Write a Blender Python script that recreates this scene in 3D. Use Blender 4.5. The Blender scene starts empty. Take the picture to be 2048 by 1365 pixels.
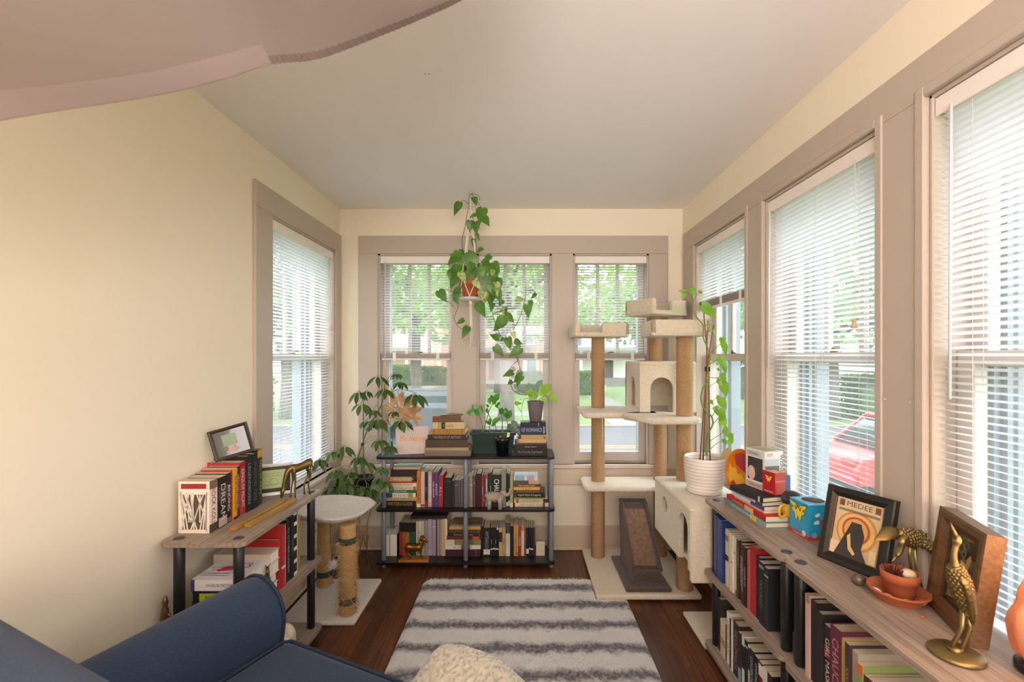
import bpy, bmesh, math, random
from mathutils import Vector, Matrix, Euler
R = math.radians
S = bpy.context.scene
COL = S.collection
random.seed(7)

# ------------------------------------------------------------------ camera, world, lights, exposure
EYE, FPX, VX, VY = 1.33, 910.0, 1043.0, 713.0        # eye height (m), focal length and vanishing point of the 2048x1365 frame
XL, XR, YB, ZC = -1.251, 1.11, 3.136, 2.346           # left / right / back wall planes, ceiling height
YF = -2.2                                             # wall behind the viewer
GZ = -1.2                                             # street level outside
cd = bpy.data.cameras.new('camera'); cam = bpy.data.objects.new('camera', cd); COL.objects.link(cam)
cam.location = (0, 0, EYE); cam.rotation_euler = (R(90), 0, 0)
cd.sensor_fit = 'HORIZONTAL'; cd.sensor_width = 36.0; cd.lens = FPX / 2048 * 36
cd.shift_x = -(VX - 1024) / 2048; cd.shift_y = (VY - 682.5) / 2048
cd.clip_start = 0.02; cd.clip_end = 300
cd.dof.use_dof = True; cd.dof.focus_distance = 2.3; cd.dof.aperture_fstop = 4.0
S.camera = cam
S.view_settings.view_transform = 'Standard'; S.view_settings.look = 'None'
S.view_settings.gamma = 1.0; S.view_settings.use_curve_mapping = False
S.view_settings.exposure = 0.06
S.cycles.use_denoising = True
S.cycles.max_bounces = 10; S.cycles.diffuse_bounces = 5; S.cycles.glossy_bounces = 3
S.cycles.transmission_bounces = 6; S.cycles.transparent_max_bounces = 12
S.cycles.sample_clamp_indirect = 6.0; S.cycles.caustics_reflective = False; S.cycles.caustics_refractive = False

W = bpy.data.worlds.new('overcast_sky'); S.world = W; W.use_nodes = True
_bg = W.node_tree.nodes['Background']
_bg.inputs['Color'].default_value = (0.93, 0.97, 1.0, 1); _bg.inputs['Strength'].default_value = 7.3

def area(name, loc, rot, sx, sy, power, color):
    l = bpy.data.lights.new(name, 'AREA'); l.shape = 'RECTANGLE'; l.size = sx; l.size_y = sy
    l.energy = power; l.color = color
    o = bpy.data.objects.new(name, l); o.location = loc; o.rotation_euler = rot; COL.objects.link(o); return o
def portal(name, loc, rot, sx, sy):
    o = area(name, loc, rot, sx, sy, 1, (1, 1, 1)); o.data.cycles.is_portal = True
# warm side lamp behind the viewer, plus two added fill lights
def bulb(name, loc, power, color, r):
    l = bpy.data.lights.new(name, 'POINT'); l.energy = power; l.color = color; l.shadow_soft_size = r
    o = bpy.data.objects.new(name, l); o.location = loc; COL.objects.link(o)
bulb('side_lamp', (-0.75, -0.35, 1.35), 14, (1.0, 0.52, 0.22), 0.12)
area('rear_fill_light', (0.1, -1.9, 1.5), (R(79), 0, 0), 1.9, 1.4, 60, (1.0, 0.98, 0.96))  # added soft fill from behind the viewer, brightens the whole interior
area('ceiling_bounce_fill', (0.1, -0.75, 1.75), (R(180-14), 0, 0), 0.7, 0.7, 38, (1.0, 0.97, 0.95))  # added fill aimed at the ceiling, its bounce brightens rug and shelf tops

# ------------------------------------------------------------------ helpers: pixels of the photograph to metres
def PX(px, Y): return (px - VX) * Y / FPX
def PZ(py, Y): return EYE - (py - VY) * Y / FPX
def at(px, py, Y): return Vector((PX(px, Y), Y, PZ(py, Y)))

# ------------------------------------------------------------------ helpers: materials
def lin(c):
    if isinstance(c, str):
        c = c.lstrip('#'); c = [int(c[i:i+2], 16) / 255 for i in (0, 2, 4)]
        c = [x / 12.92 if x <= 0.04045 else ((x + 0.055) / 1.055) ** 2.4 for x in c]
    return (c[0], c[1], c[2], 1.0)
_mats = {}
def mat(color, rough=0.55, metal=0.0, bump=None, var=None, trans=0.0, coat=0.0, sheen=0.0, spec=0.5, emit=None, stretch=None, name=None):
    """principled material; bump=(scale,strength), var=(scale,second colour,contrast), trans=translucency share"""
    key = (str(color), rough, metal, str(bump), str(var), trans, coat, sheen, spec, str(emit), str(stretch))
    if key in _mats: return _mats[key]
    m = bpy.data.materials.new(name or 'mat_%s' % str(color).strip('#')); m.use_nodes = True
    nt = m.node_tree; N = nt.nodes; L = nt.links; p = N['Principled BSDF']; out = N['Material Output']
    p.inputs['Base Color'].default_value = lin(color); p.inputs['Roughness'].default_value = rough
    p.inputs['Metallic'].default_value = metal; p.inputs['Coat Weight'].default_value = coat
    p.inputs['Sheen Weight'].default_value = sheen; p.inputs['Specular IOR Level'].default_value = spec
    if emit: p.inputs['Emission Color'].default_value = lin(emit[0]); p.inputs['Emission Strength'].default_value = emit[1]
    tc = None
    if bump or var:
        tc = N.new('ShaderNodeTexCoord'); vec = tc.outputs['Object']
        if stretch:
            mp = N.new('ShaderNodeMapping'); mp.inputs['Scale'].default_value = stretch; L.new(vec, mp.inputs['Vector']); vec = mp.outputs['Vector']
    cs = None
    if var:
        n = N.new('ShaderNodeTexNoise'); n.inputs['Scale'].default_value = var[0]; n.inputs['Detail'].default_value = 5; L.new(vec, n.inputs['Vector'])
        r = N.new('ShaderNodeValToRGB'); w = var[2] if len(var) > 2 else 0.2
        r.color_ramp.elements[0].position = 0.5 - w; r.color_ramp.elements[1].position = 0.5 + w
        r.color_ramp.elements[0].color = lin(color); r.color_ramp.elements[1].color = lin(var[1])
        L.new(n.outputs['Fac'], r.inputs['Fac']); L.new(r.outputs['Color'], p.inputs['Base Color']); cs = r.outputs['Color']
    if bump:
        n = N.new('ShaderNodeTexNoise'); n.inputs['Scale'].default_value = bump[0]; n.inputs['Detail'].default_value = 3; L.new(vec, n.inputs['Vector'])
        b = N.new('ShaderNodeBump'); b.inputs['Strength'].default_value = bump[1]; b.inputs['Distance'].default_value = bump[2] if len(bump) > 2 else 0.004
        L.new(n.outputs['Fac'], b.inputs['Height']); L.new(b.outputs['Normal'], p.inputs['Normal'])
    if trans:
        t = N.new('ShaderNodeBsdfTranslucent'); t.inputs['Color'].default_value = lin(color)
        if cs: L.new(cs, t.inputs['Color'])
        mx = N.new('ShaderNodeMixShader'); mx.inputs['Fac'].default_value = trans
        L.new(p.outputs['BSDF'], mx.inputs[1]); L.new(t.outputs['BSDF'], mx.inputs[2]); L.new(mx.outputs['Shader'], out.inputs['Surface'])
    _mats[key] = m
    return m
def mat_glass(name, tint='#f4fbff', refl=0.06, haze=0.0):
    m = bpy.data.materials.new(name); m.use_nodes = True; nt = m.node_tree; N = nt.nodes; L = nt.links
    N.remove(N['Principled BSDF']); out = N['Material Output']
    t = N.new('ShaderNodeBsdfTransparent'); t.inputs['Color'].default_value = lin(tint)
    g = N.new('ShaderNodeBsdfGlossy'); g.inputs['Roughness'].default_value = 0.02
    w = N.new('ShaderNodeLayerWeight'); w.inputs['Blend'].default_value = 0.5
    pw = N.new('ShaderNodeMath'); pw.operation = 'POWER'; pw.inputs[1].default_value = 5; L.new(w.outputs['Facing'], pw.inputs[0])
    f = N.new('ShaderNodeMath'); f.operation = 'MULTIPLY_ADD'; f.inputs[1].default_value = 0.6; f.inputs[2].default_value = refl * 0.5; L.new(pw.outputs[0], f.inputs[0])
    mx = N.new('ShaderNodeMixShader'); L.new(f.outputs[0], mx.inputs['Fac']); L.new(t.outputs['BSDF'], mx.inputs[1]); L.new(g.outputs['BSDF'], mx.inputs[2])
    s = mx.outputs['Shader']
    if haze:
        d = N.new('ShaderNodeBsdfTranslucent'); d.inputs['Color'].default_value = lin('#ffffff')
        m2 = N.new('ShaderNodeMixShader'); m2.inputs['Fac'].default_value = haze; L.new(s, m2.inputs[1]); L.new(d.outputs['BSDF'], m2.inputs[2]); s = m2.outputs['Shader']
    L.new(s, out.inputs['Surface'])
    return m

# ------------------------------------------------------------------ helpers: meshes
class MB:
    def __init__(s): s.v = []; s.f = []; s.sm = []
    def face(s, idx, smooth=False): s.f.append(tuple(idx)); s.sm.append(smooth)
    def add(s, vs, fs, smooth=False):
        b = len(s.v); s.v.extend([Vector(v) for v in vs])
        for f in fs: s.f.append(tuple(i + b for i in f)); s.sm.append(smooth)
    def mark(s): return len(s.v)
    def xf(s, M, start=0):
        for i in range(start, len(s.v)): s.v[i] = M @ s.v[i]
        return s
    def box(s, x0, x1, y0, y1, z0, z1, bev=0.0, smooth=False):
        if x0 > x1: x0, x1 = x1, x0
        if y0 > y1: y0, y1 = y1, y0
        if z0 > z1: z0, z1 = z1, z0
        if bev <= 0:
            s.add([(x0,y0,z0),(x1,y0,z0),(x1,y1,z0),(x0,y1,z0),(x0,y0,z1),(x1,y0,z1),(x1,y1,z1),(x0,y1,z1)],
                  [(3,2,1,0),(4,5,6,7),(0,1,5,4),(1,2,6,5),(2,3,7,6),(3,0,4,7)], smooth)
            return s
        b = min(bev, (x1-x0)/2.01, (y1-y0)/2.01, (z1-z0)/2.01)
        V = []; I = {}
        for ix, x in enumerate((x0, x1)):
            for iy, y in enumerate((y0, y1)):
                for iz, z in enumerate((z0, z1)):
                    sx = b if ix == 0 else -b; sy = b if iy == 0 else -b; sz = b if iz == 0 else -b
                    for a, p in enumerate(((x, y+sy, z+sz), (x+sx, y, z+sz), (x+sx, y+sy, z))):
                        I[(ix,iy,iz,a)] = len(V); V.append(p)
        Fs = []
        for i in (0, 1):
            Fs.append([I[(i,0,0,0)],I[(i,1,0,0)],I[(i,1,1,0)],I[(i,0,1,0)]])
            Fs.append([I[(0,i,0,1)],I[(1,i,0,1)],I[(1,i,1,1)],I[(0,i,1,1)]])
            Fs.append([I[(0,0,i,2)],I[(1,0,i,2)],I[(1,1,i,2)],I[(0,1,i,2)]])
        for i in (0, 1):
            for j in (0, 1):
                Fs.append([I[(i,j,0,0)],I[(i,j,1,0)],I[(i,j,1,1)],I[(i,j,0,1)]])
                Fs.append([I[(i,0,j,0)],I[(i,1,j,0)],I[(i,1,j,2)],I[(i,0,j,2)]])
                Fs.append([I[(0,i,j,1)],I[(1,i,j,1)],I[(1,i,j,2)],I[(0,i,j,2)]])
                for k in (0, 1): Fs.append([I[(i,j,k,0)],I[(i,j,k,1)],I[(i,j,k,2)]])
        s.add(V, Fs, smooth); return s
    def rbox(s, x0, x1, y0, y1, z0, z1, r=0.02, n=3, wob=0.0, seed=0):
        """soft rounded box (a subdivided cube pushed on to a rounded shape)"""
        rnd = random.Random(seed); g = 2 * n + 2; V = {}; b = len(s.v)
        def co(i, lo, hi):
            if i <= n: a = (1 - math.cos(math.pi/2 * i / n)) ; return lo + r * (i / n)
            return hi - r * ((g - 1 - i) / n)
        def put(i, j, k):
            if (i,j,k) in V: return V[(i,j,k)]
            p = Vector((co(i,x0,x1), co(j,y0,y1), co(k,z0,z1)))
            c = Vector((min(max(p.x,x0+r),x1-r), min(max(p.y,y0+r),y1-r), min(max(p.z,z0+r),z1-r)))
            d = p - c
            if d.length > 1e-9: p = c + d.normalized() * r
            if wob: p += Vector((rnd.uniform(-wob,wob), rnd.uniform(-wob,wob), rnd.uniform(-wob,wob)))
            V[(i,j,k)] = len(s.v); s.v.append(p); return V[(i,j,k)]
        m = g - 1
        for i in range(m):
            for j in range(m):
                for q in (0, m):
                    s.face([put(i,j,q),put(i+1,j,q),put(i+1,j+1,q),put(i,j+1,q)], True)
                    s.face([put(i,q,j),put(i+1,q,j),put(i+1,q,j+1),put(i,q,j+1)], True)
                    s.face([put(q,i,j),put(q,i+1,j),put(q,i+1,j+1),put(q,i,j+1)], True)
        return s
    def lathe(s, prof, n=24, c=(0,0,0), smooth=True, sx=1.0, sy=1.0):
        b = len(s.v); m = len(prof)
        for r, z in prof:
            for k in range(n):
                a = 2*math.pi*k/n; s.v.append(Vector((c[0]+r*sx*math.cos(a), c[1]+r*sy*math.sin(a), c[2]+z)))
        for i in range(m-1):
            for k in range(n):
                k2 = (k+1) % n; s.face([b+i*n+k, b+i*n+k2, b+(i+1)*n+k2, b+(i+1)*n+k], smooth)
        if prof[0][0] > 1e-6: s.face([b+k for k in range(n)][::-1])
        if prof[-1][0] > 1e-6: s.face([b+(m-1)*n+k for k in range(n)])
        return s
    def cyl(s, c, r, h, n=20, bev=0.0):
        if bev: return s.lathe([(r-bev,0),(r,bev),(r,h-bev),(r-bev,h)], n, c, True)
        b = len(s.v); s.lathe([(r,0),(r,h)], n, c, True); return s
    def ball(s, c, rx, ry=None, rz=None, n=16, m=10):
        ry = ry or rx; rz = rz or rx; b = len(s.v)
        for i in range(m+1):
            t = math.pi*i/m; rr = max(math.sin(t), 1e-4)
            for k in range(n):
                a = 2*math.pi*k/n; s.v.append(Vector((c[0]+rx*rr*math.cos(a), c[1]+ry*rr*math.sin(a), c[2]-rz*math.cos(t))))
        for i in range(m):
            for k in range(n):
                k2 = (k+1) % n; s.face([b+i*n+k, b+i*n+k2, b+(i+1)*n+k2, b+(i+1)*n+k], True)
        return s
    def tube(s, pts, rad, n=8, caps=True, flat=1.0):
        pts = [Vector(p) for p in pts]; m = len(pts)
        if not isinstance(rad, (list, tuple)): rad = [rad]*m
        b = len(s.v); up = None
        for i, p in enumerate(pts):
            t = (pts[min(i+1,m-1)] - pts[max(i-1,0)])
            t = t.normalized() if t.length > 1e-9 else Vector((0,0,1))
            if up is None: up = t.orthogonal().normalized()
            up = (up - t*up.dot(t)); up = up.normalized() if up.length > 1e-6 else t.orthogonal().normalized()
            w = t.cross(up)
            for k in range(n):
                a = 2*math.pi*k/n; s.v.append(p + up*(rad[i]*math.cos(a)) + w*(rad[i]*flat*math.sin(a)))
        for i in range(m-1):
            for k in range(n):
                k2 = (k+1) % n; s.face([b+i*n+k, b+i*n+k2, b+(i+1)*n+k2, b+(i+1)*n+k], n > 4)
        if caps: s.face([b+k for k in range(n)][::-1]); s.face([b+(m-1)*n+k for k in range(n)])
        return s
    def prism(s, poly, h, M=None, smooth=False):
        """polygon in local xy extruded to +z by h, placed by matrix M"""
        n = len(poly); b = len(s.v)
        vs = [Vector((x, y, 0)) for x, y in poly] + [Vector((x, y, h)) for x, y in poly]
        if M is not None: vs = [M @ v for v in vs]
        s.v.extend(vs)
        s.face([b+i for i in range(n)][::-1]); s.face([b+n+i for i in range(n)])
        for i in range(n):
            j = (i+1) % n; s.face([b+i, b+j, b+n+j, b+n+i], smooth)
        return s
    def grid(s, fn, nu, nv, smooth=True, cu=False):
        b = len(s.v)
        for i in range(nu+1):
            for j in range(nv+1): s.v.append(Vector(fn(i/nu, j/nv)))
        for i in range(nu):
            for j in range(nv): s.face([b+i*(nv+1)+j, b+(i+1)*(nv+1)+j, b+(i+1)*(nv+1)+j+1, b+i*(nv+1)+j+1], smooth)
        return s
    def ring(s, c, r, t, n=24, m=8, axis='z'):
        pts = []
        for k in range(n+1):
            a = 2*math.pi*k/n
            if axis == 'z': pts.append((c[0]+r*math.cos(a), c[1]+r*math.sin(a), c[2]))
            elif axis == 'y': pts.append((c[0]+r*math.cos(a), c[1], c[2]+r*math.sin(a)))
            else: pts.append((c[0], c[1]+r*math.cos(a), c[2]+r*math.sin(a)))
        return s.tube(pts, t, m, False)
    def build(s, name, m, parent=None, off=None, recalc=True, loc=None, rot=None):
        me = bpy.data.meshes.new(name)
        vs = s.v if off is None else [v - off for v in s.v]
        me.from_pydata([tuple(v) for v in vs], [], s.f)
        me.polygons.foreach_set('use_smooth', s.sm)
        if recalc:
            bm = bmesh.new(); bm.from_mesh(me); bmesh.ops.recalc_face_normals(bm, faces=bm.faces); bm.to_mesh(me); bm.free()
        me.update()
        o = bpy.data.objects.new(name, me); COL.objects.link(o)
        if m: me.materials.append(m)
        if parent: o.parent = parent
        if loc is not None: o.location = loc
        if rot is not None: o.rotation_euler = rot
        return o

def tag(o, label, cat=None, group=None, kind=None):
    if label: o['label'] = label
    if cat: o['category'] = cat
    if group: o['group'] = group
    if kind: o['kind'] = kind
    return o
def thing(name, label, cat, loc=(0,0,0), rot=0.0, group=None):
    o = bpy.data.objects.new(name, None); COL.objects.link(o); o.empty_display_size = 0.05
    o.location = loc; o.rotation_euler = rot if isinstance(rot, (tuple, list)) else (0, 0, rot)
    return tag(o, label, cat, group)
def wpart(root, name, mb, m, label=None, parent=None, recalc=True):
    """a part whose mesh was laid out in world metres (its thing is not rotated)"""
    o = mb.build(name, m, parent or root, Vector(root.location), recalc)
    if label: o['label'] = label
    return o
def lpart(root, name, mb, m, label=None, recalc=True):
    o = mb.build(name, m, root, None, recalc)
    if label: o['label'] = label
    return o
def solo(name, mb, m, label, cat, loc=None, rot=None, group=None):
    """a thing that is one mesh; loc moves its origin while the mesh was laid out in world metres unless rot is given"""
    if rot is None: o = mb.build(name, m, None, Vector(loc) if loc is not None else None, True, loc)
    else: o = mb.build(name, m, None, None, True, loc, rot)
    return tag(o, label, cat, group)
def struct(name, mb, m, parent=None, loc=None, rot=None):
    o = mb.build(name, m, parent, None, True, loc, rot)
    if not parent: o['kind'] = 'structure'
    return o
def basis(o, ex, ey, ez):
    M = Matrix((ex, ey, ez)).transposed().to_4x4(); M.translation = o; return M
_txt = {}
def text(parent, name, s, color, o, ex, ey, w, h, rough=0.5, bold=0.0, label=None, metal=0.0, fit='both'):
    """raised lettering: centre o, reading direction ex, up ey, fitted in w x h"""
    key = (s, bold)
    if key not in _txt:
        c = bpy.data.curves.new('lettering', 'FONT'); c.body = s; c.resolution_u = 2; c.align_x = 'CENTER'; c.offset = bold
        t = bpy.data.objects.new('lettering', c); COL.objects.link(t)
        dg = bpy.context.evaluated_depsgraph_get()
        me = bpy.data.meshes.new_from_object(t.evaluated_get(dg))
        vs = [v.co.copy() for v in me.vertices]; fs = [tuple(p.vertices) for p in me.polygons]
        bpy.data.objects.remove(t); bpy.data.curves.remove(c); bpy.data.meshes.remove(me)
        _txt[key] = (vs, fs)
    vs, fs = _txt[key]
    if not vs: return None
    x0 = min(v.x for v in vs); x1 = max(v.x for v in vs); y0 = min(v.y for v in vs); y1 = max(v.y for v in vs)
    sx = w/(x1-x0); sy = h/(y1-y0)
    if fit == 'both':
        sx = min(sx, sy*1.15); sy = min(sy, sx*1.6)
    ex = Vector(ex).normalized(); ey = Vector(ey).normalized(); ez = ex.cross(ey); o = Vector(o)
    b = MB(); b.add([o + ex*((v.x-(x0+x1)/2)*sx) + ey*((v.y-(y0+y1)/2)*sy) + ez*0.0004 for v in vs], fs)
    ob = b.build(name, mat(color, rough, metal), parent, None, False)
    if label: ob['label'] = label
    return ob
# ------------------------------------------------------------------ the room
M_WALL = mat('#f1e6d2', 0.7, bump=(60, 0.05), name='cream_wall_paint')
M_CEIL = mat('#f2edec', 0.8, bump=(45, 0.05), name='ceiling_paint')
M_TRIM = mat('#bcaea1', 0.45, bump=(30, 0.05), name='greige_trim_paint')
M_APRON = mat('#d6c4ae', 0.5, bump=(30, 0.05), name='beige_panel_paint')
M_SASH = mat('#cdc3ba', 0.45, name='sash_paint')
M_EXT = mat('#7d8894', 0.5, name='pale_blue_exterior_paint')
M_PANE = mat_glass('window_glass', '#f6f8f8', 0.06, 0.035)  # translucent share adds a veil of glare over the outdoor view
def floor_mat():
    m = bpy.data.materials.new('dark_oak_floor'); m.use_nodes = True; nt = m.node_tree; N = nt.nodes; L = nt.links; p = N['Principled BSDF']
    tc = N.new('ShaderNodeTexCoord'); sp = N.new('ShaderNodeSeparateXYZ'); cb = N.new('ShaderNodeCombineXYZ')
    L.new(tc.outputs['Object'], sp.inputs[0]); L.new(sp.outputs['Y'], cb.inputs['X']); L.new(sp.outputs['X'], cb.inputs['Y'])
    br = N.new('ShaderNodeTexBrick'); br.inputs['Scale'].default_value = 1; br.inputs['Brick Width'].default_value = 0.9; br.inputs['Row Height'].default_value = 0.058
    br.inputs['Mortar Size'].default_value = 0.0012; br.inputs['Color1'].default_value = lin('#6b4129'); br.inputs['Color2'].default_value = lin('#472a1a'); br.inputs['Mortar'].default_value = lin('#140a06')
    br.inputs['Mortar Smooth'].default_value = 0.2; br.offset = 0.37
    L.new(cb.outputs[0], br.inputs['Vector'])
    mp = N.new('ShaderNodeMapping'); mp.inputs['Scale'].default_value = (3, 70, 1); L.new(cb.outputs[0], mp.inputs['Vector'])
    n = N.new('ShaderNodeTexNoise'); n.inputs['Scale'].default_value = 1.6; n.inputs['Detail'].default_value = 6; n.inputs['Distortion'].default_value = 0.8; L.new(mp.outputs[0], n.inputs['Vector'])
    r = N.new('ShaderNodeValToRGB'); r.color_ramp.elements[0].position = 0.3; r.color_ramp.elements[1].position = 0.75
    r.color_ramp.elements[0].color = (0.45, 0.45, 0.45, 1); r.color_ramp.elements[1].color = (1.5, 1.4, 1.3, 1); L.new(n.outputs['Fac'], r.inputs['Fac'])
    mx = N.new('ShaderNodeMix'); mx.data_type = 'RGBA'; mx.blend_type = 'MULTIPLY'; mx.inputs[0].default_value = 1
    L.new(br.outputs['Color'], mx.inputs[6]); L.new(r.outputs['Color'], mx.inputs[7]); L.new(mx.outputs[2], p.inputs['Base Color'])
    b = N.new('ShaderNodeBump'); b.inputs['Strength'].default_value = 0.25; b.inputs['Distance'].default_value = 0.002; L.new(n.outputs['Fac'], b.inputs['Height']); L.new(b.outputs['Normal'], p.inputs['Normal'])
    p.inputs['Roughness'].default_value = 0.36
    return m
T = 0.25                                                # wall thickness
struct('floor', MB().box(XL-T, XR+T, YF-T, YB+T, -0.2, 0), floor_mat())
struct('ceiling', MB().box(XL-T, XR+T, YF-T, YB+T, ZC, ZC+0.2), M_CEIL)
ZS, ZT = 0.588, 2.035                                   # window opening bottom / top
BW = [(PX(757, YB), PX(906, YB)), (PX(954, YB), PX(1103, YB)), (PX(1146, YB), PX(1297, YB))]
RW = [(2.225, 2.886), (1.405, 2.061), (0.56, 1.233)]
LW = [(2.263, 3.035)]
def wall(name, axis, p0, p1, u0, u1, openings):
    b = MB()
    def seg(a0, a1, z0, z1):
        if axis == 'y': b.box(a0, a1, p0, p1, z0, z1)
        else: b.box(p0, p1, a0, a1, z0, z1)
    e = [u0]
    for o in sorted(openings): e += [o[0], o[1]]
    e.append(u1)
    for i in range(0, len(e), 2): seg(e[i], e[i+1], 0, ZC)
    for o in openings: seg(o[0], o[1], 0, ZS); seg(o[0], o[1], ZT, ZC)
    return struct(name, b, M_WALL)
wall('wall_back', 'y', YB, YB+T, XL, XR, BW)
wall('wall_right', 'x', XR, XR+T, YF, YB+T, RW)
wall('wall_left', 'x', XL-T, XL, YF, YB+T, LW)
struct('wall_front', MB().box(XL, XR, YF-T, YF, 0, ZC), M_WALL)
# flat greige casing boards round the window groups
tb = MB(); ct = 0.016; zt0, zt1 = ZT, 2.157
x0, x1 = PX(718, YB), PX(1335, YB)
tb.box(x0, x1, YB-ct, YB, zt0, zt1, 0.003)
es = [x0] + [v for o in BW for v in o] + [x1]
for i in range(0, len(es), 2): tb.box(es[i], es[i+1], YB-ct, YB, ZS+0.001, zt0, 0.003)
for o in BW:                                            # thin inner stops along each opening
    for xx, d in ((o[0], 1), (o[1], -1)): tb.box(xx, xx+d*0.012, YB-0.004, YB+0.02, ZS, ZT)
    tb.box(o[0], o[1], YB-0.004, YB+0.02, ZT-0.012, ZT)
struct('trim_1', tb, M_TRIM)
tb = MB(); y0, y1 = 0.3, 3.085
tb.box(XR-ct, XR, y0, y1, zt0, zt1, 0.003)
es = [y0] + [v for o in sorted(RW) for v in o] + [y1]
for i in range(0, len(es), 2): tb.box(XR-ct, XR, es[i], es[i+1], ZS+0.001, zt0, 0.003)
for o in RW:                                            # moulded stops that step into each opening
    for yy, d in ((o[0], 1), (o[1], -1)):
        tb.box(XR-0.022, XR-ct+0.002, yy-d*0.028, yy, ZS, ZT+0.028, 0.003); tb.box(XR-0.006, XR+0.03, yy, yy+d*0.012, ZS, ZT, 0.003)
    tb.box(XR-0.022, XR-ct+0.002, o[0], o[1], ZT, ZT+0.028, 0.003); tb.box(XR-0.006, XR+0.03, o[0], o[1], ZT-0.012, ZT, 0.003)
for yy, zz in ((1.28, 1.2), (1.37, 1.2)): tb.ball((XR-ct-0.001, yy, zz), 0.004, n=8, m=6)
struct('trim_2', tb, M_TRIM)
tb = MB(); y0, y1 = 2.116, YB-0.018
tb.box(XL, XL+ct, y0, y1, zt0, zt1, 0.003)
tb.box(XL, XL+ct, y0, LW[0][0], ZS+0.001, zt0, 0.003); tb.box(XL, XL+ct, LW[0][1], y1, ZS+0.001, zt0, 0.003)
for yy, d in ((LW[0][0], 1), (LW[0][1], -1)): tb.box(XL-0.03, XL+0.004, yy, yy+d*0.012, ZS, ZT)
tb.box(XL-0.03, XL+0.004, LW[0][0], LW[0][1], ZT-0.012, ZT)
struct('trim_3', tb, M_TRIM)
# window stools (sills) and aprons
tb = MB(); tb.box(XL+0.11, PX(1312, YB), YB-0.032, YB+0.09, ZS-0.028, ZS, 0.006); struct('trim_4', tb, mat('#dccdbd', 0.4, name='stool_paint'))
tb = MB(); tb.box(XL+0.02, XR-0.02, YB-0.012, YB, 0.452, ZS-0.029, 0.003); tb.box(XL+0.02, XR-0.02, YB-0.02, YB, 0.448, 0.462, 0.004); struct('trim_5', tb, M_APRON)
tb = MB(); tb.box(XR-0.03, XR+0.09, 0.35, 3.08, ZS-0.028, ZS, 0.006); struct('trim_6', tb, mat('#dccdbd', 0.4))
tb = MB(); tb.box(XL-0.09, XL+0.03, 2.1, 3.1, ZS-0.028, ZS, 0.006); struct('trim_7', tb, mat('#dccdbd', 0.4))
M_BASE = mat('#d0bda6', 0.45, name='baseboard_paint')
b = MB(); b.box(XL+0.015, XR-0.015, YB-0.016, YB, 0, 0.165, 0.004); b.box(XL+0.015, XR-0.015, YB-0.028, YB-0.015, 0, 0.02, 0.006); struct('baseboard_back', b, M_BASE)
b = MB(); b.box(XL, XL+0.015, YF, YB, 0, 0.165, 0.004); b.box(XL+0.014, XL+0.027, YF, YB-0.016, 0, 0.02, 0.006); struct('baseboard_left', b, M_BASE)
b = MB(); b.box(XR-0.015, XR, YF, YB, 0, 0.165, 0.004); b.box(XR-0.027, XR-0.014, YF, YB-0.016, 0, 0.02, 0.006); struct('baseboard_right', b, M_BASE)

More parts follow.
